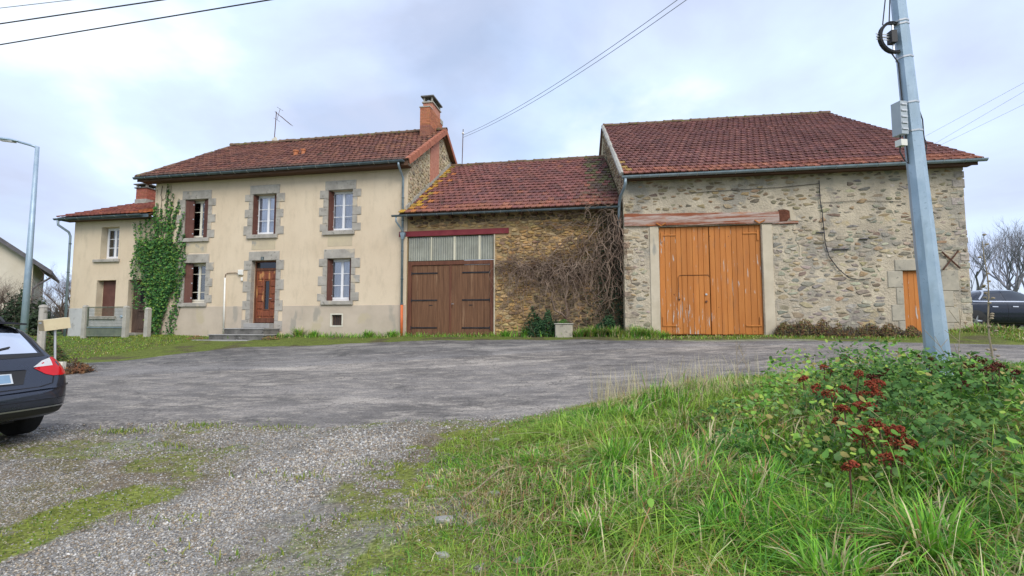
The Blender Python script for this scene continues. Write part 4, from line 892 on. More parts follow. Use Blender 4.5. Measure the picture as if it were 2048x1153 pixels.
    for i in range(15): u = -4.0 + i * .55; part('rafter_end', MB().box(u - .04, u + .04, -.36, .04, 5.63 - .0, 5.74), 'soffit', shed)
    gutter(shed, -4.62, 3.95, -.47, 5.74, 5.72, .07, 'zinc_dark')
    dp = thing('downpipe', 'short zinc pipe dropping from the shed gutter to a hopper', 'pipe', HF, (-4.4, -.2, 4.9)); part('pipe', MB().tube([(-4.45, -.47, 5.68), (-4.45, -.46, 5.5), (-4.3, -.19, 5.2), (-4.3, -.14, 5.1)], .035, 8), 'zinc', dp, smooth=True)
build_shed()

# ------------------------------------------------------------------ barn on the right
barn = thing('stone_barn', 'large rubble stone barn with red tiled roof and big orange doors', 'barn', BF, (5.3, 0, 1.15))
def build_barn():
    U1 = 10.62; DO = (1.18, 4.5, 1.0, 4.9); SO = (8.72, 9.80, 1.0, 3.26)
    mb = MB(); wall_face(mb, 0, U1, .6, 6.75, 0, [DO, SO], .4); sk = lambda d: -.053 * d
    wl = part('wall', mb, 'mortar_barn', barn, fix=False)
    g = MB(); g.add([(0, 0, .6), (sk(15), 15, .6), (sk(15), 15, 6.75), (sk(7.5), 7.5, 11.45), (0, 0, 6.75)], [(0, 1, 2, 3, 4)]); g2 = MB(); g2.add([(U1, 0, .6), (U1 - 1, 15, .6), (U1 - 1, 15, 6.75), (U1 - .5, 7.5, 11.45), (U1, 0, 6.75)], [(4, 3, 2, 1, 0)])
    gwl = part('gable_wall', g, 'mortar_gable', barn); part('gable_wall', g2, 'mortar_gable', barn)
    # rubble
    warm = [(.36, .285, .18), (.31, .25, .17), (.42, .35, .24), (.26, .21, .15), (.38, .27, .16)]; grey = [(.36, .325, .26), (.31, .285, .235), (.41, .37, .30), (.26, .235, .19), (.38, .32, .225), (.45, .40, .31)]
    r = random.Random(6); mbs = []; ar = []
    holes = [(.85, 4.85, .5, 4.95), (-.2, 5.45, 4.86, 5.42), (8.2, 10.32, .5, 3.66)]
    for p, poly in voronoi_cells(.02, 10.6, .95, 6.62, .25, .105, 15, holes=holes, drop=.28):
        up = p[1] > 4.6; dens = .60 if up and p[0] < 5.8 else (.60 if up else .86)
        if r.random() > dens: continue
        sh = (.45, 1.0) if up and p[0] < 6 else ((.35, .98) if up else (.45, 1.02))
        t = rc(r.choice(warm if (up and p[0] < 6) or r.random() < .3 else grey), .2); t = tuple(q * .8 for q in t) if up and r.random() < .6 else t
        m, a = stone_mb(p, poly, lambda a, o, b: (a, -o, b), sh, r.uniform(.002, .032), r, .02, t); mbs.append(m); ar.append(a)
    nparts('wall_stone', mbs, 'stone', wl, 300, ar)
    # rubble of the left gable, seen above the shed roof
    gs = []; ga = []
    for p, poly in voronoi_cells(.02, 7.6, 5.6, 11.2, .25, .11, 19, drop=.2, inside=lambda v, z: z < 6.7 + v * .62 - .1 and z > 5.3 + v * .6):
        m, a = stone_mb(p, poly, lambda a, o, b: (sk(a) - o, a, b), (.6, .98), r.uniform(.008, .035), r, .02, rc(r.choice([(.30, .22, .135), (.25, .19, .13), (.36, .28, .18), (.20, .16, .115)]), .15)); gs.append(m); ga.append(a)
    nparts('gable_stone', gs, 'stone', gwl, 300, ga)
    # rough quoins at the right corner and the top stones sticking out
    z = 1.2; k = 0
    while z < 6.5:
        h = r.uniform(.2, .36); w = r.uniform(.35, .6) if k % 2 else r.uniform(.22, .35)
        if r.random() < .7: part('corner_stone', MB().bbox(U1 - w * .85, U1 + r.uniform(-.03, .05), -.004 - r.uniform(0, .02), .3, z + r.uniform(.01, .04), z + h - r.uniform(.01, .04), .03, rc((.37, .335, .275), .12)), 'stone', wl)
        z += h; k += 1
    z = 1.0; k = 0
    while z < 6.5:
        h = r.uniform(.2, .34); w = r.uniform(.35, .55) if k % 2 else r.uniform(.2, .3)
        if not 4.8 < z < 5.5 and r.random() < .45: part('corner_stone', MB().bbox(-.02, w * .8, -.01 - r.uniform(0, .015), .3, z + .03, z + h - .02, .03, rc((.34, .28, .19), .2)), 'stone', wl)
        z += h; k += 1
    # old oak lintel, two beams and the broken end
    m = MB(); n = 16; vs = []
    for i in range(n + 1):
        u = .02 + 5.04 * i / n; tp = 5.39 - .10 * i / n + .012 * math.sin(i * 2.1); bt = 4.95 - .03 * i / n + .008 * math.sin(i * 1.3 + 1); f = -.075 - .01 * math.sin(i * 1.7)
        vs += [(u, f, bt), (u, f - .006, (tp + bt) / 2), (u, f + .01, tp), (u, .2, tp), (u, .2, bt)]
    fs = [(i * 5 + j, i * 5 + (j + 1) % 5, i * 5 + 5 + (j + 1) % 5, i * 5 + 5 + j) for i in range(n) for j in range(5)] + [(0, 1, 2, 3, 4), tuple(n * 5 + j for j in (4, 3, 2, 1, 0))]
    lt = part('timber_lintel', m.add(vs, fs), 'lintel_wood', barn)
    part('lower_plank', MB().bbox(4.85, 5.66, -.06, .1, 4.885, 4.955, .01), 'lintel_wood', lt)
    m = MB(); pts = [(5.07, 4.98), (5.33, 4.99), (5.41, 5.1), (5.40, 5.3), (5.3, 5.36), (5.07, 5.36)]; part('broken_end', m.prism(pts, -.05, .1), 'end_grain', lt)
    # dull cement round the broken end
    part('mortar_crack', MB().prism([(5.55, 4.95), (5.63, 4.95), (5.58, 4.75), (5.70, 4.55), (5.63, 4.35), (5.74, 4.1), (5.72, 3.85), (5.84, 3.6), (5.78, 3.58), (5.66, 3.84), (5.68, 4.1), (5.56, 4.34), (5.63, 4.55), (5.5, 4.76)], -.012, .02), 'cement_jamb', wl)
    part('mortar_patch', MB().prism([(5.43, 5.0), (5.8, 4.97), (5.72, 5.05), (5.52, 5.2), (5.5, 5.42), (5.36, 5.46), (5.2, 5.40), (5.41, 5.33)], -.02, .02), 'cement_jamb', wl)
    # cement jambs
    part('door_jamb', MB().bbox(.87, 1.17, -.03, .3, .9, 4.93, .012), 'cement_jamb', barn); part('door_jamb', MB().bbox(4.52, 4.84, -.03, .3, .9, 4.885, .012), 'cement_jamb', barn)
    # orange planked doors, wicket in the left leaf
    vd = .06; part('door_back', MB().box(1.18, 4.51, .3, .33, 1.0, 4.9), 'dark', barn)
    for side, (a, b) in enumerate(((1.19, 2.83), (2.85, 4.50))):
        lf = part('barn_door_leaf', MB().box(a, b, vd + .03, vd + .06, 1.2, 4.88), 'barn_door', barn)
        nb = 9; x = a; ws = [r.uniform(.9, 1.12) for _ in range(nb)]; tot = sum(ws)
        for w in ws:
            wd = (b - a) * w / tot; x0, x1 = x + .005, x + wd - .005; x += wd; d = r.uniform(0, .009); zb = 1.2 + r.uniform(0, .03)
            if side == 0 and x0 > 1.78: 
                tn = (q_ := r.uniform(.84, 1.06), q_, q_); part('plank', MB().bbox(x0, x1, vd + d, vd + .029, 3.225, 4.88, .006, tn), 'barn_door', lf); part('plank', MB().bbox(x0, x1, vd + d - .004, vd + .029, zb, 3.205, .006, tn), 'barn_door', lf)
            else: part('plank', MB().bbox(x0, x1, vd + d, vd + .029, zb, 4.88, .006, (q_ := r.uniform(.84, 1.06), q_, q_)), 'barn_door', lf)
        s = 1 if side == 0 else -1; e = a + .06 if side == 0 else b - .06
        for zc, up in ((4.62, 1), (1.5, -1)):
            hg = part('strap_hinge', MB().bbox(min(e, e + s * .5), max(e, e + s * .5), vd - .02, vd - .004, zc - .025, zc + .025, .004), 'barn_door', lf)
            part('hinge_plate', MB().bbox(min(e, e + s * .06), max(e, e + s * .06), vd - .024, vd - .005, zc - (.26 if up > 0 else .02), zc + (.1 if up > 0 else .3), .004), 'barn_door', hg)
        for q in (-.16, .16): part('lintel_stay', MB().tube([(e, -.06, 4.93), (e + q, -.11, 5.02)], .025, 4), 'barn_door', lf)
    w = part('wicket_frame', MB().tube([(1.80, vd - .006, 2.4), (1.80, vd - .006, 3.16), (1.85, vd - .006, 3.215), (2.77, vd - .006, 3.215), (2.82, vd - .006, 3.16)], .007, 4), 'dark', barn)
    for z in (2.32, 2.56): part('lock', MB().lathe([(.035, vd - .03), (.035, vd)], 10, 'y', o=(2.70, 0, z)), 'rust' if z < 2.4 else 'steel', w)
    part('latch', MB().prism([(1.78, 2.42), (1.86, 2.42), (1.82, 2.34)], vd - .02, vd), 'rust', w)
    # small side door with cut stone surround
    d = part('side_door', MB().box(8.73, 9.79, .12, .16, 1.0, 3.25), 'barn_door', barn)
    for i in range(6): part('plank', MB().bbox(8.735 + i * .175, 8.735 + (i + 1) * .175 - .004, .095, .119, 1.0, 3.25, .005), 'barn_door', d)
    part('cut_lintel', MB().bbox(8.5, 10.0, -.03, .3, 3.262, 3.62, .012), 'granite_warm', barn)
    for a, b, c, e in ((8.27, 8.71, 2.72, 3.26), (8.5, 8.71, 2.18, 2.72), (8.34, 8.71, 1.65, 2.18), (8.52, 8.71, 1.0, 1.65), (9.81, 10.3, 2.6, 3.26), (9.81, 10.12, 2.1, 2.6), (9.81, 10.24, 1.6, 2.1), (9.81, 10.1, 1.0, 1.6)):
        part('jamb_stone', MB().bbox(a, b, -.022, .28, c + .006, e - .006, .012), 'granite_warm', barn)
    # iron tie cross
    x = part('tie_cross', MB().tube([(9.85, -.06, 3.84), (10.34, -.06, 3.3)], .026, 5), 'rust', barn); part('cross_arm', MB().tube([(10.3, -.085, 3.86), (9.84, -.085, 3.27)], .024, 5), 'rust', x)
    # ledge slates
    for a, b, z in ((6.65, 7.15, 3.98), (6.2, 6.45, 4.55), (7.5, 7.75, 4.3)): part('ledge_slate', MB().bbox(a, b, -.08, .05, z, z + .03, .006), 'slate', wl)
    # slack cable down the wall
    part('wall_cable', MB().tube([(6.35, -.05, 6.3), (6.36, -.05, 5.6), (6.40, -.05, 5.3), (6.42, -.06, 4.7), (6.45, -.05, 4.2), (6.55, -.05, 3.75), (6.8, -.06, 3.35), (7.1, -.06, 3.05), (7.4, -.05, 2.98), (7.75, -.05, 3.02)], .014, 6), 'cable', barn)
    part('wall_cable', MB().tube([(2.2, -.035, 6.05), (3.6, -.03, 6.09), (5.1, -.035, 6.12), (6.35, -.03, 6.2)], .008, 5), 'cable', barn)
    part('wall_cable', MB().tube([(6.36, -.03, 5.55), (7.5, -.03, 5.58), (8.8, -.03, 5.5)], .007, 5), 'cable', barn)
    # roof
    def col(t, x, u, r):
        c = r.choice([(.19, .083, .07), (.172, .076, .066), (.21, .093, .076), (.155, .07, .063)])
        if t < .045: c = r.choice([(.30, .12, .075), (.23, .09, .066)])
        if x < .012 and t < .3 and r.random() < .2: c = (.33, .2, .06)
        k = .82 + .36 * float(fbm(np.array([u]), np.array([t * 8]), 1.6, 71)[0]); return tuple(q * k for q in rc(c, .09))
    roof_slope(barn, (-.42, 6.66), (7.5, 11.58), lambda t: -.02 - .36 * t, lambda t: 10.92 - .72 * t, col, 51)
    bk = MB(); bk.hexa([(-.36, 7.52, 11.48), (10.2, 7.52, 11.48), (9.6, 15.4, 6.6), (-.8, 15.4, 6.6)], [(-.36, 7.52, 11.6), (10.2, 7.52, 11.6), (9.6, 15.4, 6.7), (-.8, 15.4, 6.7)]); part('back_slope', bk, 'ridge_tile', barn)
    ridge_tiles(barn, (-.38, 7.5, 11.62), (10.22, 7.5, 11.62), .12, .42)
    # lumpy mortared verge on the left gable
    m = MB(); pts = []; n = 26; rr = []
    for i in range(n + 1):
        t = i / n; pts.append((-.06 - .36 * t, -.42 + 7.92 * t, 6.70 + 4.92 * t)); rr.append(.085 + random.uniform(-.012, .02))
    part('mortar_verge', m.tube(pts, rr, 7), 'cement_flash', barn)
    part('verge_board', MB().hexa([(-.30, 7.6, 11.3), (-.26, 7.6, 11.3), (-.75, 15.3, 6.45), (-.8, 15.3, 6.45)], [(-.5, 7.6, 11.55), (-.46, 7.6, 11.55), (-.95, 15.3, 6.7), (-1.0, 15.3, 6.7)]), 'soffit', barn)
    part('soffit_board', MB().box(.02, 10.75, -.37, -.01, 6.545, 6.565), 'soffit', barn)
    part('eave_board', MB().box(.0, 10.8, -.40, -.372, 6.5, 6.64), 'soffit', barn)
    gutter(barn, -.06, 10.98, -.49, 6.60, 6.66, .085, 'zinc')
    dp = thing('downpipe', 'curved zinc downpipe on the left corner of the barn', 'pipe', BF, (-.06, -.1, 5.4)); part('pipe', MB().tube([(.05, -.49, 6.52), (.05, -.48, 6.36), (.0, -.36, 6.2), (-.1, -.1, 6.0), (-.13, .1, 5.8), (-.14, .22, 5.4), (-.14, .25, 4.9)], .05, 10), 'zinc', dp, smooth=True)
build_barn()
# ------------------------------------------------------------------ cars
def paint(name, c):
    m, nt, b = nodes(name); b.inputs['Base Color'].default_value = (*c, 1); b.inputs['Metallic'].default_value = .55; b.inputs['Roughness'].default_value = .32; b.inputs['Coat Weight'].default_value = .7; b.inputs['Coat Roughness'].default_value = .06
    n = _noise(nt, 6, 5, .7); f = _ramp(nt, n.outputs[0], [(.4, .26), (.7, .42)]).outputs[0]; nt.links.new(f, b.inputs['Roughness'])
paint('paint_grey', (.035, .042, .062)); paint('paint_black', (.008, .012, .024))
def simple(name, c, rough=.4, metal=0, spec=.5):
    m, nt, b = nodes(name); n = _noise(nt, 9, 3); col = _ramp(nt, n.outputs[0], [(.3, tuple(x * .88 for x in c)), (.7, c)]).outputs[0]; nt.links.new(col, b.inputs['Base Color'])
    b.inputs['Roughness'].default_value = rough; b.inputs['Metallic'].default_value = metal; b.inputs['Specular IOR Level'].default_value = spec
simple('lamp_red', (.62, .008, .012), .15); simple('lamp_clear', (.62, .62, .62), .2); simple('chrome', (.75, .76, .78), .18, .9); simple('plastic_black', (.02, .02, .022), .6); simple('plate_white', (.62, .66, .70), .5); simple('alloy', (.42, .43, .45), .3, .8)
simple('plate_blue', (.22, .34, .48), .5)
WAGON = dict(L=4.52, W=.908, keys=[  # x, bottom, half width, shoulder z, roof z, roof half width
    (0.00, .44, .58, .56, .60, .50), (.035, .38, .72, .57, .63, .60), (.09, .33, .80, .60, .70, .68), (.15, .30, .86, .74, .86, .74), (.20, .28, .885, .84, .97, .74), (.25, .27, .895, .90, 1.02, .70),
    (.38, .25, .902, .925, 1.20, .635), (.50, .24, .905, .93, 1.35, .62), (.64, .23, .907, .93, 1.43, .60), (1.1, .22, .908, .925, 1.455, .62), (1.7, .21, .908, .915, 1.455, .62), (2.2, .2, .908, .905, 1.41, .60), (2.5, .2, .908, .90, 1.36, .59),
    (2.8, .2, .908, .89, 1.18, .63), (3.1, .2, .907, .88, .98, .70), (3.3, .2, .905, .86, .93, .72), (3.8, .2, .90, .80, .88, .70), (4.2, .22, .87, .72, .80, .64), (4.42, .26, .78, .60, .68, .56), (4.52, .34, .60, .52, .58, .45)])
SEDAN = dict(L=4.7, W=.92, keys=[
    (0.00, .46, .60, .62, .70, .5), (.06, .36, .80, .70, .86, .62), (.16, .30, .87, .84, .98, .66), (.5, .26, .905, .93, 1.03, .66), (.8, .24, .912, .95, 1.08, .64), (1.1, .22, .917, .955, 1.24, .60), (1.5, .21, .92, .955, 1.40, .58), (2.0, .2, .92, .95, 1.455, .60),
    (2.5, .2, .92, .94, 1.45, .60), (2.8, .2, .92, .935, 1.37, .60), (3.1, .2, .92, .93, 1.20, .63), (3.4, .2, .918, .91, 1.03, .70), (3.6, .2, .915, .89, .98, .72), (4.1, .21, .90, .82, .90, .68), (4.4, .23, .86, .72, .80, .62), (4.6, .27, .77, .62, .70, .54), (4.7, .36, .58, .54, .6, .4)])
def car_body(parent, spec, mat):
    rings = []
    for x, zb, w, zs, zr, wr in spec['keys']:
        zm = zb + (zs - zb) * .62; g = zr - zs
        half = [(0, zb), (w * .72, zb), (w * .93, zb + .03), (w * .985, zb + .14), (w, zm), (w * .985, zs - .06), (w * .955, zs), (wr + (w * .93 - wr) * .55, zs + g * .45), (wr + .05, zr - .08 * min(1, g / .3)), (wr * .75, zr - .012), (0, zr)]
        rings.append([(x, y, z) for y, z in half] + [(x, -y, z) for y, z in half[-2:0:-1]])
    mb = MB(); n = len(rings[0])
    for r in rings: mb.add(r, [])
    k = len(rings); mb.f = [(i * n + j, i * n + (j + 1) % n, (i + 1) * n + (j + 1) % n, (i + 1) * n + j) for i in range(k - 1) for j in range(n)] + [tuple(range(n - 1, -1, -1)), tuple((k - 1) * n + j for j in range(n))]
    o = part('body', mb, mat, parent, smooth=True); md = o.modifiers.new('s', 'SUBSURF'); md.levels = md.render_levels = 2
    dg = bpy.context.evaluated_depsgraph_get(); me = bpy.data.meshes.new_from_object(o.evaluated_get(dg)); o.modifiers.clear(); o.data = me
    me.polygons.foreach_set('use_smooth', [True] * len(me.polygons))
    return o, BVHTree.FromPolygons([v.co.copy() for v in me.vertices], [tuple(p.vertices) for p in me.polygons])
def conform(name, parent, bvh, poly, axis, sign, mat, off=.004, cuts=4, **k):
    """panel whose outline lies in the plane across `axis`, pressed onto the body from that side"""
    bm = bmesh.new(); vs = [bm.verts.new((a, b, 0)) for a, b in poly]; bm.faces.new(vs); bmesh.ops.triangulate(bm, faces=bm.faces)
    for _ in range(cuts):
        long = [e for e in bm.edges if e.calc_length() > .07]
        if not long: break
        bmesh.ops.subdivide_edges(bm, edges=long, cuts=1); bmesh.ops.triangulate(bm, faces=bm.faces)
    d = Vector((sign, 0, 0)) if axis == 'x' else Vector((0, sign, 0)) if axis == 'y' else Vector((0, 0, sign))
    for v in bm.verts:
        a, b = v.co.x, v.co.y; p = Vector((-sign * 8 + (0 if sign < 0 else 0), a, b)) if axis == 'x' else Vector((a, -sign * 8, b)) if axis == 'y' else Vector((a, b, -sign * 8))
        h = bvh.ray_cast(p, d)
        if h[0] is None: h = bvh.find_nearest(p + d * 8)
        v.co = h[0] + h[1] * (off if h[1].dot(d) < 0 else -off)
    me = bpy.data.meshes.new(name); bm.to_mesh(me); bm.free(); me.materials.append(M(mat)); me.polygons.foreach_set('use_smooth', [True] * len(me.polygons))
    o = bpy.data.objects.new(name, me); COL.objects.link(o); o.parent = parent; OFF[o.name] = (0, 0, 0)
    for a, b in k.items(): o[a] = b
    return o
def strip(pts, w):
    L = []; Rr = []
    for i, p in enumerate(pts):
        a, b = pts[max(0, i - 1)], pts[min(len(pts) - 1, i + 1)]; d = Vector((b[0] - a[0], b[1] - a[1])).normalized(); L.append((p[0] - d.y * w, p[1] + d.x * w)); Rr.append((p[0] + d.y * w, p[1] - d.x * w))
    return L + Rr[::-1]
def wheel(parent, x, y, rad, s):
    w = part('wheel', MB().lathe([(rad * .62, y - .10), (rad * .93, y - .105), (rad, y - .085), (rad, y + .085), (rad * .93, y + .105), (rad * .62, y + .10)], 28, 'y', o=(x, 0, rad)), 'black_rubber', parent, smooth=True)
    rm = part('rim', MB().lathe([(rad * .64, y + s * .06), (rad * .64, y + s * .1), (rad * .58, y + s * .1), (rad * .56, y + s * .05)], 28, 'y', o=(x, 0, rad)), 'alloy', w)
    sp = MB()
    for i in range(5):
        t = 2 * math.pi * i / 5; sp.tube([(x, y + s * .085, rad), (x + math.cos(t) * rad * .6, y + s * .08, rad + math.sin(t) * rad * .6)], [.05, .03], 5)
    part('spokes', sp, 'alloy', w)
def mir(p): return [(-a, b) for a, b in p][::-1]
def make_car(name, label, spec, mat, loc, heading, wagon):
    o = bpy.data.objects.new(name, None); COL.objects.link(o); o.location = loc; o.rotation_euler = (0, 0, math.atan2(heading[1], heading[0])); tag(o, label, 'car'); OFF[o.name] = (0, 0, 0)
    b, bvh = car_body(o, spec, mat); ax = (.86, 3.64) if wagon else (.95, 3.7)
    for x in ax:
        for s in (-1, 1):
            wheel(o, x, s * (spec['W'] - .115), .325, s)
            conform('wheel_arch', o, bvh, [(x + math.cos(t) * .375, .325 + math.sin(t) * .375) for t in np.linspace(-.35, math.pi + .35, 22)], 'y', -s, 'plastic_black', .003)
    for s in (-1, 1):
        if wagon:
            wins = [[(.62, .99), (1.22, .985), (1.22, 1.335), (.86, 1.33)], [(1.27, .985), (2.0, .975), (2.0, 1.335), (1.27, 1.335)], [(2.05, .975), (2.93, .96), (2.5, 1.28), (2.36, 1.325), (2.05, 1.335)]]
            line = [(.55, .96), (1.3, .955), (2.1, .95), (2.98, .935)]
        else:
            wins = [[(1.03, 1.04), (1.18, 1.03), (1.55, 1.34), (1.42, 1.33)], [(1.24, 1.03), (1.98, 1.01), (1.98, 1.375), (1.62, 1.365)], [(2.05, 1.01), (3.18, 1.0), (2.86, 1.24), (2.6, 1.355), (2.05, 1.375)]]
            line = [(.95, 1.0), (1.6, .99), (2.4, .985), (3.3, .975)]
        for q in wins: conform('side_window', o, bvh, q, 'y', -s, 'car_glass', .004)
        conform('belt_moulding', o, bvh, strip(line, .012 if wagon else .02), 'y', -s, 'chrome' if not wagon else 'plastic_black', .008)
        if not wagon: conform('window_moulding', o, bvh, strip([(1.2, 1.06), (1.62, 1.39), (2.05, 1.40), (2.62, 1.38), (2.9, 1.255), (3.24, 1.0)], .018), 'y', -s, 'chrome', .008)
        for x in ((1.24, 2.03) if wagon else (1.4, 2.02)): conform('door_gap', o, bvh, strip([(x, .32), (x + .02, .6), (x + .01, .94)], .004), 'y', -s, 'dark', .003)
        for x in ((1.35, 2.15) if wagon else (1.5, 2.18)): conform('door_handle', o, bvh, [(x, .80), (x + .19, .795), (x + .19, .825), (x, .83)], 'y', -s, 'chrome' if not wagon else mat, .022)
        conform('sill', o, bvh, [(1.25, .22), (3.25, .22), (3.25, .30), (1.25, .30)], 'y', -s, 'plastic_black', .004)
        mx, mz = (2.78, 1.0) if wagon else (2.98, 1.05); mm = MB()
        mm.lathe([(.01, 0), (.07, .03), (.085, .09), (.075, .15), (.03, .19)], 10, 'y'); m2 = MB(); m2.add([(mx + a * 1.35, s * (.90 + .0) + s * c, mz + z * .85) for a, c, z in mm.v], mm.f); part('wing_mirror', m2, mat, o, smooth=True)
        conform('head_lamp', o, bvh, [(s * .42, .60), (s * .80, .64), (s * .78, .76), (s * .48, .74)] if s > 0 else [(s * .48, .74), (s * .78, .76), (s * .80, .64), (s * .42, .60)], 'x', -1, 'lamp_clear', .004)
    T = spec['keys']
    if wagon:
        conform('windscreen', o, bvh, [(2.62, -.56), (3.04, -.64), (3.04, .64), (2.62, .56)], 'z', -1, 'car_glass', .004)
        conform('rear_window', o, bvh, [(-.60, 1.05), (.60, 1.05), (.55, 1.20), (.49, 1.36), (-.49, 1.36), (-.55, 1.20)], 'x', 1, 'car_glass', .005)
        conform('window_surround', o, bvh, strip([(-.51, 1.385), (-.60, 1.20), (-.655, 1.03), (-.3, 1.018), (.3, 1.018), (.655, 1.03), (.60, 1.20), (.51, 1.385)], .022), 'x', 1, 'plastic_black', .003)
        sp = MB(); n = 9; vs = []
        for i in range(n):
            y = -.60 + 1.2 * i / (n - 1); e = .06 * (abs(y) / .6) ** 2; vs += [(.44 + e, y, 1.41 - .02 * (abs(y) / .6) ** 2), (.44 + e, y, 1.44 - .03 * (abs(y) / .6) ** 2), (.82, y, 1.452 - .035 * (abs(y) / .6) ** 2), (.82, y, 1.39)]
        sp.add(vs, [(4 * i + j, 4 * i + (j + 1) % 4, 4 * i + 4 + (j + 1) % 4, 4 * i + 4 + j) for i in range(n - 1) for j in range(4)] + [(0, 1, 2, 3), tuple(4 * n - 4 + j for j in (3, 2, 1, 0))]); part('roof_spoiler', sp, mat, o)
        for s in (-1, 1):
            f = (lambda p: p) if s > 0 else mir
            conform('reversing_lamp', o, bvh, f([(.49, .885), (.70, .895), (.70, .985), (.60, .955)]), 'x', 1, 'lamp_clear', .008)
            conform('tail_lamp', o, bvh, f([(.495, .876), (.60, .80), (.68, .775), (.80, .772), (.872, .79), (.882, .88), (.872, .96), (.80, 1.0), (.705, .988), (.705, .888)]), 'x', 1, 'lamp_red', .007)
            part('roof_rail', MB().tube([(.9, s * .60, 1.42), (1.0, s * .61, 1.485), (1.6, s * .62, 1.495), (2.2, s * .61, 1.475), (2.3, s * .61, 1.40)], .016, 6), 'plastic_black', o)
        conform('rear_wiper', o, bvh, strip([(0, 1.04), (-.12, 1.075), (-.34, 1.12)], .009), 'x', 1, 'plastic_black', .016)
        conform('plate_recess', o, bvh, [(-.36, .70), (.36, .70), (.42, .86), (-.42, .86)], 'x', 1, 'plastic_black', .004)
        conform('plate_trim', o, bvh, [(-.42, .862), (.42, .862), (.42, .885), (-.42, .885)], 'x', 1, mat, .014)
        lp = conform('licence_plate', o, bvh, [(-.26, .715), (.26, .715), (.26, .825), (-.26, .825)], 'x', 1, 'plate_white', .016)
        conform('plate_blur', lp, bvh, [(-.24, .725), (.19, .725), (.19, .815), (-.24, .815)], 'x', 1, 'plate_blue', .018)
        conform('tailgate_gap', o, bvh, strip([(-.69, 1.0), (-.70, .80), (-.66, .69), (-.5, .655), (0, .645), (.5, .655), (.66, .69), (.70, .80), (.69, 1.0)], .005), 'x', 1, 'dark', .004)
        conform('bumper_ledge', o, bvh, strip([(-.86, .66), (-.7, .64), (0, .615), (.7, .64), (.86, .66)], .012), 'x', 1, mat, .018)
        conform('bumper_seam', o, bvh, strip([(-.86, .52), (0, .50), (.86, .52)], .003), 'x', 1, 'dark', .004)
        conform('bumper_valance', o, bvh, [(-.78, .34), (-.4, .33), (.4, .33), (.78, .34), (.80, .40), (.4, .405), (-.4, .405), (-.80, .40)], 'x', 1, 'plastic_black', .006)
        conform('bumper_trim', o, bvh, strip([(-.83, .425), (0, .415), (.83, .425)], .008), 'x', 1, 'alloy', .012)
        part('underbody', MB().box(.6, 4.0, -.6, .6, .2, .32), 'plastic_black', o)
    else:
        conform('windscreen', o, bvh, [(2.72, -.56), (3.36, -.66), (3.36, .66), (2.72, .56)], 'z', -1, 'car_glass', .004)
        conform('rear_window', o, bvh, [(.86, -.58), (1.42, -.50), (1.42, .50), (.86, .58)], 'z', -1, 'car_glass', .004)
        for s in (-1, 1): conform('tail_lamp', o, bvh, [(.45, .78), (.84, .78), (.84, .92), (.45, .90)] if s > 0 else mir([(.45, .78), (.84, .78), (.84, .92), (.45, .90)]), 'x', 1, 'lamp_red', .006)
        part('underbody', MB().box(.25, 4.4, -.72, .72, .18, .30), 'plastic_black', o)
    return o
hd = Vector((-.966, .26)); rear = Vector((-5.68, 5.5))
make_car('estate_car', 'dark grey estate car with red tail lamps parked at the left edge on the gravel', WAGON, 'paint_grey', (rear.x, rear.y, g1(-6.5, 5.3) + .06), hd, True)
make_car('saloon_car', 'black saloon car with chrome window trim parked beyond the right end of the barn', SEDAN, 'paint_black', (14.85, 17.95, g1(17, 18.0) + .0), (1, -.02), False)

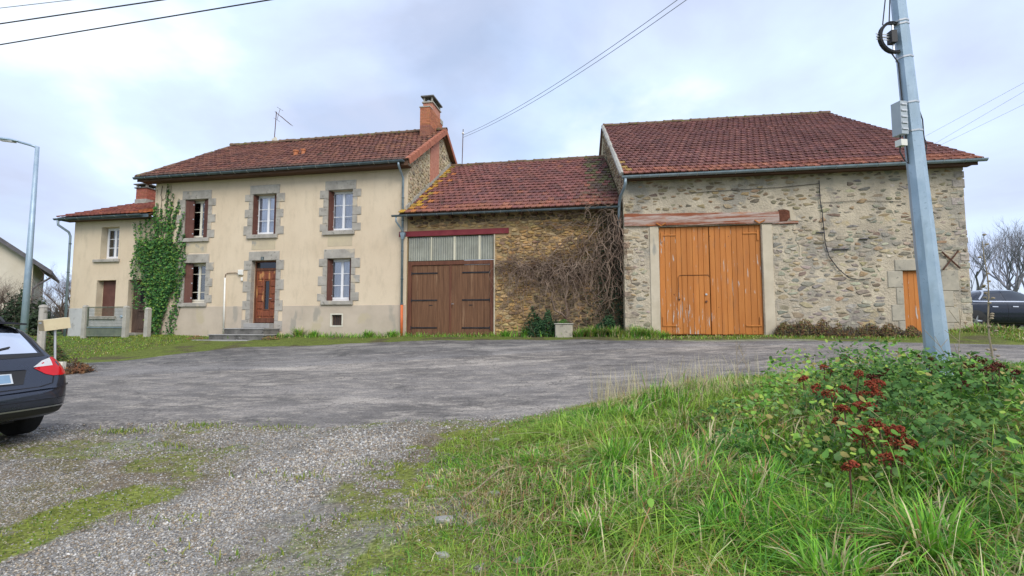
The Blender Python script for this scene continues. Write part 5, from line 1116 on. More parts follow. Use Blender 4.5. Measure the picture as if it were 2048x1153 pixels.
# ------------------------------------------------------------------ street furniture
def street_things():
    # leaning octagonal steel pole
    bx, by = 5.93, 7.0; z0 = g1(bx, by); lean = Vector((-.048, .0, 1)).normalized(); B = Vector((bx + .02, by, z0 - .3)); H = 8.3
    t = thing('steel_utility_pole', 'leaning grey octagonal steel utility pole rising from the overgrown verge', 'pole', WF, (bx, by, z0))
    def P(h): return B + lean * h
    def rad(h): return .152 - .0105 * h
    hs = [0, 2, 4, 6, 7.4, H]; part('shaft', MB().tube([P(h) for h in hs], [rad(h) for h in hs], 8), 'galvanised', t)
    for h in (3.92, 4.34, 5.02, 5.52, 5.57, 6.0): part('strap_band', MB().tube([P(h - .012), P(h + .012)], rad(h) + .008, 8), 'steel', t)
    L = Vector((-1, -.15, 0)).normalized(); side = Vector((.15, -1, 0)).normalized()
    # splice box on the left face
    c = P(4.12) + L * (rad(4.1) + .09); bxp = MB(); 
    for a, b, d0, d1, z0_, z1_ in ((-.075, .075, -.06, .05, -.26, .22),):
        q = [c + side * a + L * d0 + Vector((0, 0, z0_)), c + side * b + L * d0 + Vector((0, 0, z0_)), c + side * b + L * d1 + Vector((0, 0, z0_)), c + side * a + L * d1 + Vector((0, 0, z0_))]
        bxp.hexa([tuple(p) for p in q], [tuple(p + Vector((0, 0, z1_ - z0_))) for p in q])
    sb = part('splice_box', bxp, 'grey_plastic', t)
    for k in range(5):
        zz = -.2 + k * .09; q = [c + side * .08 + L * -.05 + Vector((0, 0, zz)), c + side * .08 + L * .04 + Vector((0, 0, zz)), c + side * .088 + L * .04 + Vector((0, 0, zz)), c + side * .088 + L * -.05 + Vector((0, 0, zz))]
        part('box_rib', MB().hexa([tuple(p) for p in q], [tuple(p + Vector((0, 0, .02))) for p in q]), 'steel', sb)
    c2 = P(3.7) + L * (rad(3.7) + .1); q = [c2 + side * -.05 + L * -.05, c2 + side * .05 + L * -.05, c2 + side * .05 + L * .05, c2 + side * -.05 + L * .05]; part('tag_box', MB().hexa([tuple(p) for p in q], [tuple(p + Vector((0, 0, .09))) for p in q]), 'white_pipe', t)
    # coil of spare cable on a cross bracket
    cc = P(5.32) + L * (rad(5.3) + .06); U = Vector((0, 0, 1)); ring = lambda r, o: [tuple(cc + L * (math.cos(a) * r) + U * (math.sin(a) * r) + side * o) for a in np.linspace(0, 2 * math.pi, 25)]
    co = part('cable_coil', MB().tube(ring(.22, .0), .014, 5, cap=False), 'cable', t)
    for r_, o in ((.232, .025), (.208, .02), (.222, -.025)): part('cable_turn', MB().tube(ring(r_, o), .011, 5, cap=False), 'cable', co)
    br = part('coil_bracket', MB().tube([tuple(cc + L * -.1), tuple(cc + L * .27)], .014, 5), 'steel', t); part('bracket_arm', MB().tube([tuple(cc + U * .24), tuple(cc - U * .24)], .014, 5), 'steel', br)
    for s in (-.04, .04): part('bracket_arm', MB().tube([tuple(cc + L * -.1 + U * s), tuple(cc + L * .28 + U * s)], .008, 4), 'steel', br)
    part('clamp', MB().box(cc.x - .06, cc.x + .02, cc.y - .06, cc.y + .04, cc.z - .09, cc.z + .09), 'plastic_black', br)
    e = lambda h, d=.012, s=0: P(h) + L * (rad(h) + d) + side * s
    part('pole_wire', MB().tube([tuple(e(8, .02)), tuple(e(6.6)), tuple(e(6.2, .06)), tuple(cc + L * .16 + U * .18)], .008, 4), 'cable', t); part('pole_wire', MB().tube([tuple(e(8, .02, .04)), tuple(e(6.3, .03, .04)), tuple(cc + L * .05 + U * .22)], .008, 4), 'cable', t)
    part('pole_wire', MB().tube([tuple(cc - U * .22 + L * .05), tuple(e(4.95)), tuple(e(4.6)), tuple(e(4.4)), tuple(e(4.2))], .009, 4), 'cable', t); part('pole_wire', MB().tube([tuple(c - U * .26), tuple(c - U * .5 + L * .02), tuple(c - U * .62 - L * .05), tuple(e(3.45)), tuple(e(3.9))], .009, 4), 'cable', t)
    rs = Vector((1, -.1, 0)).normalized(); part('pole_wire', MB().tube([tuple(P(4.3) + rs * rad(4.3)), tuple(P(4.1) + rs * (rad(4.1) + .04)), tuple(P(3.85) + rs * (rad(3.8) + .03)), tuple(P(3.7) + rs * (rad(3.7) + .05)), tuple(P(3.55) + rs * rad(3.5))], .008, 4), 'cable', t)
    top = P(8.0)
    # overhead cables
    def cable(name, label, a, b, sag, r, mat, group):
        a, b = Vector(a), Vector(b); n = 28; pts = [tuple(a.lerp(b, i / n) - Vector((0, 0, 4 * sag * (i / n) * (1 - i / n)))) for i in range(n + 1)]
        tag(MB().tube(pts, r, 5).build(name, mat), label, 'cable', group)
    for k, ((x1, y1), (x0, y0), nm) in enumerate((((-12.24, 11.48), (-4.99, 9.83), 'lowest'), ((-11.39, 10.65), (-7.2, 9.83), 'middle'), ((-10.84, 10.1), (-9.06, 9.83), 'topmost'))):
        d = Vector((x1 - x0, y1 - y0)); d /= abs(d.x); xe = -42; p1 = (xe, y1 + d.y * (abs(xe - x1)), 8.2 + .35 * 0); p0 = (5.55, y0 - d.y * (5.55 - x0), 8.2)
        cable('overhead_cable', '%s of the three dark overhead cables crossing the top left sky' % nm, p0, p1, 0.0, .014 if k < 2 else .007, 'cable' if k < 2 else 'cable_light', 'overhead cables')
    ms = Vector(HF.w(-3.5, 5.3, 11.05))
    for k in (0, 1): cable('service_cable', ('upper' if k == 0 else 'lower') + ' of two thin service cables rising from the house gable', tuple(ms + Vector((0, 0, -.12 * k))), tuple(top + Vector((.02, .1, .42 - .16 * k))), .45, .008, 'cable_light', 'service cables to the house')
    D = lambda x, y, d: Vector(((x - 1024) / 1000 * d, d, 1.5 + d * (.0755 - (y - 576.5) / 1000) / (1 + .0755 * (y - 576.5) / 1000)))
    for k, (a, b, nm) in enumerate((((1800, 310), (2200, 108), 'highest'), ((1800, 338), (2200, 120), 'middle'), ((1800, 338), (2200, 155), 'lowest'))):
        cable('distant_cable', nm + ' of three faint far cables above the right end of the barn roof', tuple(D(*a, 42)), tuple(D(*b, 30)), .0, .009, 'cable_light', 'far cables')
    # street lamp on the left
    zl = g1(-18.48, 19); l = thing('street_lamp', 'tall grey street lamp with a curved head at the far left', 'street lamp', WF, (-18.48, 19, zl))
    part('pole', MB().tube([(-18.48, 19, zl - .2), (-18.48, 19, 4), (-18.48, 19, 8.45)], [.12, .10, .065], 10), 'galvanised', l, smooth=True)
    part('arm', MB().tube([(-18.48, 19, 8.42), (-18.7, 18.97, 8.5), (-19.15, 18.9, 8.62)], .045, 8), 'galvanised', l, smooth=True)
    hm = MB(); ang = [(0, .055), (.15, .11), (.45, .16), (.8, .15), (1.0, .05)]; vs = []
    for s, w in ang:
        for a in np.linspace(0, 2 * math.pi, 11)[:-1]: vs.append((-19.1 - s * .95, 18.9 + math.cos(a) * w, 8.62 + s * .12 + math.sin(a) * w * (.55 if math.sin(a) > 0 else .28)))
    hm.add(vs, [(i * 10 + j, i * 10 + (j + 1) % 10, i * 10 + 10 + (j + 1) % 10, i * 10 + 10 + j) for i in range(4) for j in range(10)] + [tuple(range(9, -1, -1)), tuple(40 + j for j in range(10))]); h_ = part('lamp_head', hm, 'galvanised', l, smooth=True)
    part('lens', MB().hexa([(-19.3, 18.8, 8.585), (-19.3, 19.0, 8.585), (-19.85, 19.0, 8.655), (-19.85, 18.8, 8.655)], [(-19.3, 18.8, 8.62), (-19.3, 19.0, 8.62), (-19.85, 19.0, 8.69), (-19.85, 18.8, 8.69)]), 'lamp_clear', h_)
    # mailbox on its post
    mx, my = -11.22, 12.3; zg = g1(mx, my); mb_ = thing('mailbox', 'tan metal mailbox tilted on a thin post beside the left bank', 'mailbox', WF, (mx, my, zg))
    part('post', MB().tube([(mx + .1, my, zg - .1), (mx + .02, my, 1.45)], .025, 6), 'steel', mb_)
    c = Vector((mx, my, 1.54)); ex = Vector((.5, .85, .16)); ey = Vector((-.86, .5, 0)); ez = Vector((-.08, -.13, 1)); lx, ly, lz = .25, .16, .13
    q = [c - ex * lx - ey * ly - ez * lz, c + ex * lx - ey * ly - ez * lz, c + ex * lx + ey * ly - ez * lz, c - ex * lx + ey * ly - ez * lz]; part('box', MB().hexa([tuple(p) for p in q], [tuple(p + ez * lz * 2) for p in q]), 'mailbox', mb_)
    q = [c - ex * (lx + .012) - ey * (ly + .005) - ez * (lz - .005), c - ex * (lx + .002) - ey * (ly + .005) - ez * (lz - .005), c - ex * (lx + .002) + ey * (ly + .005) - ez * (lz - .005), c - ex * (lx + .012) + ey * (ly + .005) - ez * (lz - .005)]; fd = part('front_door', MB().hexa([tuple(p) for p in q], [tuple(p + ez * (lz * 2 - .01)) for p in q]), 'mailbox_front', mb_)
    q = [c - ex * (lx + .018) - ey * .08 + ez * .05, c - ex * (lx + .013) - ey * .08 + ez * .05, c - ex * (lx + .013) + ey * .08 + ez * .05, c - ex * (lx + .018) + ey * .08 + ez * .05]; part('slot', MB().hexa([tuple(p) for p in q], [tuple(p + ez * .035) for p in q]), 'grey_plastic', fd)
    bx_, by_ = -10.95, 12.05; zb = g1(bx_, by_); bo = thing('pale_crate', 'small pale wooden board standing in the weeds below the mailbox', 'board', WF, (bx_, by_, zb)); part('board', MB().hexa([(bx_ - .17, by_, zb), (bx_ + .15, by_ + .04, zb), (bx_ + .15, by_ + .16, zb), (bx_ - .17, by_ + .12, zb)], [(bx_ - .17, by_ + .03, zb + .33), (bx_ + .15, by_ + .07, zb + .33), (bx_ + .15, by_ + .17, zb + .33), (bx_ - .17, by_ + .13, zb + .33)]), 'pale_board', bo); part('rail', MB().box(bx_ - .16, bx_ + .14, by_ - .012, by_ - .001, zb + .14, zb + .18), 'pale_board', bo)
    # concrete fence posts and garden gate
    def cpost(u, v, h, label):
        x, y, _ = HF.w(u, v); z = g1(x, y); o = thing('concrete_post', label, 'post', HF, (u, v, z), 'weathered concrete posts')
        part('shaft', MB().hexa([(u - .09, v - .09, z - .2), (u + .09, v - .09, z - .2), (u + .09, v + .09, z - .2), (u - .09, v + .09, z - .2)], [(u - .08, v - .08, z + h), (u + .08, v - .08, z + h), (u + .08, v + .08, z + h), (u - .08, v + .08, z + h)]), 'concrete', o); part('cap', MB().hexa([(u - .09, v - .09, z + h + .001), (u + .09, v - .09, z + h + .001), (u + .09, v + .09, z + h + .001), (u - .09, v + .09, z + h + .001)], [(u - .05, v - .05, z + h + .08), (u + .05, v - .05, z + h + .08), (u + .05, v + .05, z + h + .08), (u - .05, v + .05, z + h + .08)]), 'concrete', o)
    cpost(-17.73, -1.2, 1.28, 'lichened concrete post on the left of the garden gate'); cpost(-15.72, -1.2, 1.2, 'yellowed concrete post on the right of the garden gate'); cpost(-14.68, -1.2, 1.1, 'concrete post half hidden by the ivy foot')
    px, py = -13.3, 14.2; zz = g1(px, py); pp = thing('concrete_post', 'mossy concrete post standing behind the mailbox', 'post', WF, (px, py, zz), 'weathered concrete posts'); part('shaft', MB().tube([(px, py, zz - .2), (px, py, 2.02)], .095, 8), 'concrete', pp); part('cap', MB().lathe([(.115, 2.02), (.09, 2.08), (.03, 2.1)], 8, o=(px, py, 0)), 'concrete', pp)
    zg = 1.02; g = thing('garden_gate', 'green metal garden gate with wire mesh in front of the small cottage', 'gate', HF, (-16.7, -1.2, zg)); a, b = -17.62, -15.82
    fr = MB()
    for p, q in (((a, zg + .06), (a, zg + 1.24)), ((b, zg + .06), (b, zg + 1.18)), ((a, zg + 1.24), (b, zg + 1.24)), ((a, zg + .06), (b, zg + .06)), ((a, zg + .44), (b, zg + .44))): fr.tube([(p[0], -1.2, p[1]), (q[0], -1.2, q[1])], .022, 6)
    part('frame', fr, 'gate_green', g); part('lower_panel', MB().box(a + .02, b - .02, -1.205, -1.195, zg + .08, zg + .42), 'gate_green', g); part('panel_rail', MB().box(a + .02, b - .02, -1.23, -1.206, zg + .40, zg + .43), 'zinc', g)
    ms_ = MB(); 
    for i in range(1, 30): u = a + (b - a) * i / 30; ms_.tube([(u, -1.2, zg + .45), (u, -1.2, zg + 1.23)], .006, 3, cap=False)
    for i in range(1, 13): z = zg + .45 + .79 * i / 13; ms_.tube([(a, -1.2, z), (b, -1.2, z)], .006, 3, cap=False)
    part('wire_mesh', ms_, 'gate_green', g, kind='stuff'); part('latch', MB().lathe([(.05, -1.26), (.07, -1.24), (.07, -1.2)], 10, 'y', o=(b - .1, 0, zg + .85)), 'zinc', g)
    # planter block by the shed
    q = thing('stone_block', 'small square pale stone block at the foot of the vine-covered shed wall', 'block', HF, (1.97, -.5, 1.1)); part('block', MB().bbox(1.67, 2.28, -.75, -.3, 1.0, 1.55, .03), 'granite_warm', q); part('top_slab', MB().bbox(1.64, 2.30, -.77, -.28, 1.551, 1.585, .01), 'concrete', q)
    # neighbour's house at the far left
    NF = Frame((-31.5, 34), -40); nb = thing('neighbour_house', 'pale gabled house with dark roof edge at the far left behind bare shrubs', 'house', NF, (-6, 4, .8))
    ur, ul, v1, ze, zr = -.9, -12.9, 10, 5.75, 10.4; um = (ur + ul) / 2
    nw = MB(); nw.add([(ul, 0, .2), (ur, 0, .2), (ur, 0, ze), (um, 0, zr), (ul, 0, ze), (ul, v1, .2), (ur, v1, .2), (ur, v1, ze), (um, v1, zr), (ul, v1, ze)], [(0, 1, 2, 3, 4), (9, 8, 7, 6, 5), (1, 6, 7, 2), (0, 4, 9, 5)]); part('wall', nw, 'neighbour_render', nb)
    for xe in (ur + .95, ul - .95):
        k = (zr - ze) / (ur - um); zz = ze - .95 * k; rf = MB(); rf.hexa([(um, -.5, zr + .02), (xe, -.5, zz + .02), (xe, v1 + .4, zz + .02), (um, v1 + .4, zr + .02)], [(um, -.5, zr + .22), (xe, -.5, zz + .22), (xe, v1 + .4, zz + .22), (um, v1 + .4, zr + .22)]); r_ = part('roof', rf, 'slate', nb)
        part('bargeboard', MB().hexa([(um, -.53, zr - .1), (xe, -.53, zz - .1), (xe, -.505, zz - .1), (um, -.505, zr - .1)], [(um, -.53, zr + .18), (xe, -.53, zz + .18), (xe, -.505, zz + .18), (um, -.505, zr + .18)]), 'slate', r_)
    part('gutter_pipe', MB().tube([(ur + .9, -.3, ze - 1.0), (ur + .3, -.1, ze - 1.5), (ur + .06, -.08, ze - 1.8), (ur + .06, -.08, .4)], .06, 8), 'slate', nb)
    part('window', MB().box(-5.2, -4.2, -.03, .05, 2.0, 3.4), 'dark', nb)
street_things()
# ------------------------------------------------------------------ vegetation
def quick(name, V, F, T, mat, smooth=False):
    me = bpy.data.meshes.new(name); V = np.asarray(V, np.float32).reshape(-1, 3); F = np.asarray(F, np.int32); k = F.shape[1]
    me.vertices.add(len(V)); me.vertices.foreach_set('co', V.ravel()); me.loops.add(F.size); me.loops.foreach_set('vertex_index', F.ravel())
    me.polygons.add(len(F)); me.polygons.foreach_set('loop_start', np.arange(0, F.size, k, dtype=np.int32)); me.update(calc_edges=True); me.validate()
    at = me.color_attributes.new('tint', 'FLOAT_COLOR', 'POINT'); T = np.asarray(T, np.float32).reshape(-1, 3); at.data.foreach_set('color', np.c_[T, np.ones(len(T), np.float32)].ravel())
    me.materials.append(M(mat))
    if smooth: me.polygons.foreach_set('use_smooth', [True] * len(me.polygons))
    o = bpy.data.objects.new(name, me); COL.objects.link(o); return o
GREEN = np.array([(.17, .40, .04), (.24, .50, .05), (.11, .30, .04), (.33, .54, .065), (.09, .24, .05)]); DRY = np.array([(.58, .50, .27), (.68, .59, .35), (.50, .40, .20), (.40, .23, .09)])
def pick(pal, n, jit=.18):
    c = pal[rng.integers(0, len(pal), n)] * (1 + rng.uniform(-jit, jit, (n, 1))); return np.clip(c, 0, 1)
def blades(x, y, z, h, w, col, lean=.5, dirx=None, droop=1.0):
    """curved grass blades, 4 segments each; returns V,F,T with quads"""
    n = len(x); a = rng.uniform(0, 2 * math.pi, n) if dirx is None else dirx + rng.normal(0, .9, n); L = lean * rng.uniform(.2, 1.3, n)
    dx, dy = np.cos(a), np.sin(a); ts = np.array([0, .3, .58, .82, 1.0]); ws = np.array([.9, 1, .8, .5, .06])
    P = np.empty((n, 5, 2, 3), np.float32); px, py = -dy, dx
    for i, t in enumerate(ts):
        off = h * L * (t ** 1.8); zz = z + h * (t - droop * .5 * np.minimum(L, 1.4) * t ** 2.6); cx = x + dx * off; cy = y + dy * off
        for s in (0, 1):
            k = (s - .5) * w * ws[i]; P[:, i, s, 0] = cx + px * k; P[:, i, s, 1] = cy + py * k; P[:, i, s, 2] = zz
    V = P.reshape(-1, 3); b = (np.arange(n) * 10)[:, None, None]; q = np.array([[0, 1, 3, 2], [2, 3, 5, 4], [4, 5, 7, 6], [6, 7, 9, 8]])[None]
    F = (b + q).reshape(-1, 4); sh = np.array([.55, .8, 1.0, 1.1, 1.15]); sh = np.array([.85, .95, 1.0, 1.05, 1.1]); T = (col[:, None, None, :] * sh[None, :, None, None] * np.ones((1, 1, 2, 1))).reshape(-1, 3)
    return V, F, T
def join(parts):
    V = []; F = []; T = []; b = 0
    for v, f, t in parts: V.append(v); F.append(f + b); T.append(t); b += len(v)
    return np.concatenate(V), np.concatenate(F), np.concatenate(T)
LEAF_IVY = np.array([(0, 0), (.28, -.12), (.5, .12), (.36, .34), (.22, .62), (0, 1.0), (-.22, .62), (-.36, .34), (-.5, .12), (-.28, -.12)]) ; LEAF_OV = np.array([(0, 0), (.26, .22), (.30, .5), (.16, .82), (0, 1), (-.16, .82), (-.30, .5), (-.26, .22)])
def leaves(P, N, S, col, shape=LEAF_OV, cup=.12):
    """flat-ish leaves at P with normals N, sizes S; n-gon each"""
    n = len(P); k = len(shape); N = N / np.linalg.norm(N, axis=1, keepdims=True); r = rng.normal(size=(n, 3)); A = np.cross(N, r); A /= np.linalg.norm(A, axis=1, keepdims=True) + 1e-9; Bv = np.cross(N, A)
    u = shape[:, 0][None, :, None]; v = (shape[:, 1] - .5)[None, :, None]; V = P[:, None] + S[:, None, None] * (A[:, None] * u + Bv[:, None] * v + N[:, None] * (-cup * (np.abs(u) * 1.5 + v * v)))
    F = np.arange(n * k).reshape(n, k); T = np.repeat(col, k, 0) * np.tile(np.linspace(.9, 1.1, k), n)[:, None]; return V.reshape(-1, 3), F, T
def mound_grass():
    n = 215000; y = 1.1 + 8.5 * rng.random(n) ** 1.25; x = rng.uniform(-.9, 9.5, n); d = x - xgrass(y)
    keep = (d > -.35 + .5 * rng.random(n)) & (y < ynear(x) + .05) & (np.abs(x) / y < 1.2); x, y, d = x[keep], y[keep], d[keep]; n = len(x)
    z = gz(x, y) - .01; cl = fbm(x, y, .55, 80); tall = sm(.2, 1.5, d); leafy = sm(.45, .9, leafzone(x, y)); bare = sm(.6, .72, fbm(x, y, .45, 88))
    h = (.04 + .05 * rng.random(n)) + tall * (.05 + .31 * rng.random(n) ** 1.4) * (.25 + 1.45 * cl) * (1 - .35 * bare); h *= (1 + .15 * leafy) * (1 - .6 * sm(5.0, 6.3, y) * sm(3.2, 4.6, x))
    dryp = .07 + .40 * sm(.5, .66, fbm(x, y, .8, 83)) + .3 * np.exp(-((x - 2.6) ** 2 / .8 + (y - 2.4) ** 2 / .5)) + .22 * np.exp(-((x - 4.0) ** 2 / .8 + (y - 3.9) ** 2 / .5)); dry = rng.random(n) < dryp
    col = np.where(dry[:, None], pick(DRY, n), pick(GREEN, n)); yel = sm(.42, .62, fbm(x, y, 1.0, 86))[:, None] * (~dry[:, None]); col = col * (1 - .55 * yel) + np.array((.36, .44, .075)) * .55 * yel
    w = (.004 + .0075 * rng.random(n) ** 2) * (.7 + .5 * tall) * np.clip(y / 3.6, .7, 1.5)
    lean_dir = 6.28 * 1.5 * fbm(x, y, 1.1, 97); P = []
    for k in (0, 1, 2):
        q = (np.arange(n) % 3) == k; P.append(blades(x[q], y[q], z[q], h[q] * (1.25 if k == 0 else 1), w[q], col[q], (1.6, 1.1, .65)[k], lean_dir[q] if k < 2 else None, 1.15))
    # moss and short tufts bleeding on to the gravel
    m = 42000; x = rng.uniform(-5.5, 1.2, m); y = rng.uniform(2.2, 7.6, m); d = x - xgrass(y); pr = np.maximum(moss_mask(x, y) * .9, sm(-.8, .1, d)) * (d < .5) * (np.abs(x) / y < 1.15) * np.clip(3 / y, .4, 1); k = rng.random(m) < pr * .6; x, y = x[k], y[k]; n = len(x)
    P.append(blades(x, y, gzn(x, y), .015 + .03 * rng.random(n), .006 + .004 * rng.random(n), pick(np.array([(.20, .26, .03), (.15, .24, .03), (.25, .27, .05), (.10, .18, .03)]), n), .9))
    # dead thatch lying between the living blades
    m = 9000; x = rng.uniform(-.5, 8, m); y = rng.uniform(1.5, 8.8, m); k = (x - xgrass(y) > .2) & (y < ynear(x)) & (x / y < 1.15); x, y = x[k], y[k]; n = len(x); P.append(blades(x, y, gz(x, y) + .02 + .05 * rng.random(n), rng.uniform(.08, .22, n), rng.uniform(.003, .008, n), pick(np.array([(.34, .26, .14), (.45, .37, .2), (.22, .15, .08), (.28, .17, .08)]), n), 2.2, None, .8))
    # big tussocks of coarse grass
    for tx, ty, nb, hh in ((.25, 5.2, 160, .22), (1.3, 5.5, 280, .34), (2.0, 5.9, 240, .32), (1.35, 3.3, 240, .32), (3.9, 3.0, 300, .5), (2.7, 2.0, 260, .45), (4.2, 3.9, 260, .45), (1.6, 2.6, 220, .34), (3.0, 5.9, 220, .34), (.98, 4.75, 420, .42), (1.5, 6.4, 260, .36), (2.9, 3.4, 320, .42), (3.6, 4.6, 300, .42), (2.2, 2.7, 320, .40), (4.6, 4.4, 300, .48), (1.9, 3.9, 260, .36), (3.3, 6.2, 220, .34), (2.5, 5.2, 260, .36), (.6, 3.5, 160, .26), (5.2, 5.6, 240, .44), (3.0, 2.3, 260, .45)):
        a = rng.uniform(0, 2 * math.pi, nb); r = .12 * np.sqrt(rng.random(nb)); x = tx + r * np.cos(a); y = ty + r * np.sin(a); dry = rng.random(nb) < .22
        P.append(blades(x, y, gz(x, y), hh * rng.uniform(.6, 1.15, nb), .010 + .005 * rng.random(nb), np.where(dry[:, None], pick(DRY, nb), pick(GREEN[:3], nb)), 1.0, a, 1.15))
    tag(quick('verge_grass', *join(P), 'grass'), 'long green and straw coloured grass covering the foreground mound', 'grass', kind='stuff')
ZONES = ((4.6, 6.6, 1.7, .8, 1.0), (3.3, 4.9, .95, .9, 1.0), (2.75, 3.7, .6, .5, .8), (4.7, 5.2, 1.1, .8, .9), (6.4, 6.0, 1.6, 1.2, .8), (3.7, 3.3, 1.0, .7, .75), (1.95, 4.5, .25, .25, .7), (2.3, 5.5, .5, .4, .4), (2.9, 2.6, .5, .4, .5), (.95, 3.55, .16, .16, .6))
def leafzone(x, y): return .10 * (x - xgrass(y) > .5) + sum(w * np.exp(-(((x - a) / sx) ** 2 + ((y - b) / sy) ** 2)) for a, b, sx, sy, w in ZONES)
def mound_leaves():
    n = 110000; x = rng.uniform(.7, 9.5, n); y = rng.uniform(1.8, 8.8, n); k = (rng.random(n) < np.clip(leafzone(x, y) * (.15 + 1.1 * fbm(x, y, .45, 90)) - .08, 0, 1) * np.clip(4.5 / y, .55, 1)) & (x / y < 1.2) & (y < ynear(x) - .3); x, y = x[k], y[k]; n = len(x)
    hmp = .12 + .42 * sm(.25, .9, leafzone(x, y)) * (.15 + 1.35 * fbm(x, y, .45, 92)) * (1 + .35 * np.exp(-((x - 4.3) ** 2 + (y - 6.3) ** 2))) * (1 - .8 * sm(4.7, 5.5, x)) * (1 - .5 * sm(6.6, 7.4, y)); t = rng.random(n) ** .6; z = gz(x, y) + hmp * t; N = np.c_[rng.normal(0, .7, n), rng.normal(-.3, .7, n), np.ones(n)]
    dark = fbm(x, y, .8, 95) < .47; pal1 = np.array([(.075, .17, .04), (.11, .23, .05), (.055, .125, .035), (.14, .25, .06)]); pal2 = np.array([(.15, .33, .05), (.22, .40, .065), (.12, .26, .05), (.34, .47, .08), (.18, .30, .10), (.32, .27, .09)])
    S = np.where(dark, rng.uniform(.025, .06, n), rng.uniform(.022, .08, n)); col = np.where(dark[:, None], pick(pal1, n), pick(pal2, n))
    a = np.nonzero(dark)[0]; b = np.nonzero(~dark)[0]; P = np.c_[x, y, z]
    tag(quick('ivy_ground_cover', *leaves(P[a], N[a], S[a], col[a], LEAF_IVY), 'leaf'), 'dark green ivy leaves trailing through the foreground mound', 'ivy', kind='stuff')
    tag(quick('bindweed_leaves', *leaves(P[b], N[b], S[b], col[b]), 'leaf'), 'bright green creeper leaves covering the mound around the steel pole', 'leaves', kind='stuff')
def gravel():
    pal = np.array([(.36, .345, .32), (.46, .44, .41), (.29, .275, .255), (.19, .18, .17), (.40, .35, .28), (.28, .22, .16), (.24, .20, .15)])
    def stones(n, seedmask, smin, smax, shape):
        """shape 'o' octahedra, 'p' low pyramids for the small chippings"""
        y = 2.2 + 5.6 * rng.random(n) ** 1.15; x = rng.uniform(-7.8, .8, n); tr = track_mask(x, y); ms = moss_mask(x, y); pr = seedmask(x, y, tr) * (1 - .85 * ms) * np.clip(4.2 / y, .4, 1)
        k = (rng.random(n) < pr) & (np.abs(x) / y < 1.08) & (y < ynear(x) + .7 * rng.random(n) ** 2 + .1) & (x < xgrass(y) + .5); x, y, tr = x[k], y[k], tr[k]; n = len(x); s = (smin + (smax - smin) * rng.random(n) ** 2) * np.clip(y / 4.2, .85, 1.6)
        if shape == 'o': base = np.array([(1, 0, 0), (-1, 0, 0), (0, 1, 0), (0, -1, 0), (0, 0, 1), (0, 0, -1)], float); tri = np.array([(0, 2, 4), (2, 1, 4), (1, 3, 4), (3, 0, 4), (2, 0, 5), (1, 2, 5), (3, 1, 5), (0, 3, 5)])
        else: base = np.array([(1, .2, -.2), (-.6, .8, -.2), (-.5, -.9, -.2), (.1, 0, .9)], float); tri = np.array([(0, 1, 3), (1, 2, 3), (2, 0, 3)])
        m = len(base); V = base[None] * rng.uniform(.6, 1.3, (n, m, 1)) * s[:, None, None] * np.stack([rng.uniform(.8, 1.5, n), rng.uniform(.8, 1.5, n), rng.uniform(.5, .85, n)], -1)[:, None]; V += rng.normal(0, .2, V.shape) * s[:, None, None]
        a = rng.uniform(0, 6.28, n); c, sn = np.cos(a), np.sin(a); Vx = V[..., 0] * c[:, None] - V[..., 1] * sn[:, None]; Vy = V[..., 0] * sn[:, None] + V[..., 1] * c[:, None]; V = np.stack([Vx + x[:, None], Vy + y[:, None], V[..., 2] + gzn(x, y)[:, None] + s[:, None] * .25], -1)
        T = np.repeat(pick(pal, n, .22) * (1 + .16 * tr[:, None]), m, 0) * (1 - .25 * (rng.random((n, 1)) < .3).repeat(m, 0)); return V.reshape(-1, 3), ((np.arange(n) * m)[:, None, None] + tri[None]).reshape(-1, 3), T
    edge = lambda x, y: sm(.42, .58, fbm(x, y, .7, 66))
    A = stones(210000, lambda x, y, tr: .015 + .9 * tr ** 1.3 + .03 * edge(x, y), .005, .0145, 'o'); B = stones(480000, lambda x, y, tr: .16 + .5 * edge(x, y) * (1 - .3 * tr) + .25 * tr + .12 * (x > -2) * (y < 6), .003, .010, 'p')
    V = np.concatenate([A[0], B[0]]); F = np.concatenate([A[1], B[1] + len(A[0])]); T = np.concatenate([A[2], B[2]])
    tag(quick('gravel', V, F, T, 'pebble'), 'loose grey gravel strewn over the foreground yard', 'gravel', kind='stuff')
    r = random.Random(2)
    for k, (x, y, s, lb) in enumerate(((-.52, 3.95, .075, 'pale rock lying in the moss, nearest the middle of the bottom edge'), (-.16, 4.5, .06, 'flat pale rock beside the dry twig on the moss'), (-.75, 4.7, .045, 'small pale stone at the gravel edge of the moss'), (.12, 5.2, .05, 'small grey stone on the mossy verge'), (-.45, 3.4, .05, 'small pale stone low in the mossy gravel'), (.05, 3.3, .045, 'small pale stone half sunk in the short grass at the bottom'), (-.2, 6.3, .07, 'flat pale stone where the moss meets the road'))):
        bm = bmesh.new(); bmesh.ops.create_icosphere(bm, subdivisions=2, radius=s * .8)
        for v in bm.verts: q = 1 + r.uniform(-.3, .22); v.co = Vector((v.co.x * q * 1.3, v.co.y * q, max(-s, min(s * .38, v.co.z * q * .8))))
        me = bpy.data.meshes.new('rock'); bm.to_mesh(me); bm.free(); me.materials.append(M('rock')); o = bpy.data.objects.new('rock', me); COL.objects.link(o); o.location = (x, y, g1(x, y) + s * .05); tag(o, lb, 'rock', 'pale rocks on the verge')
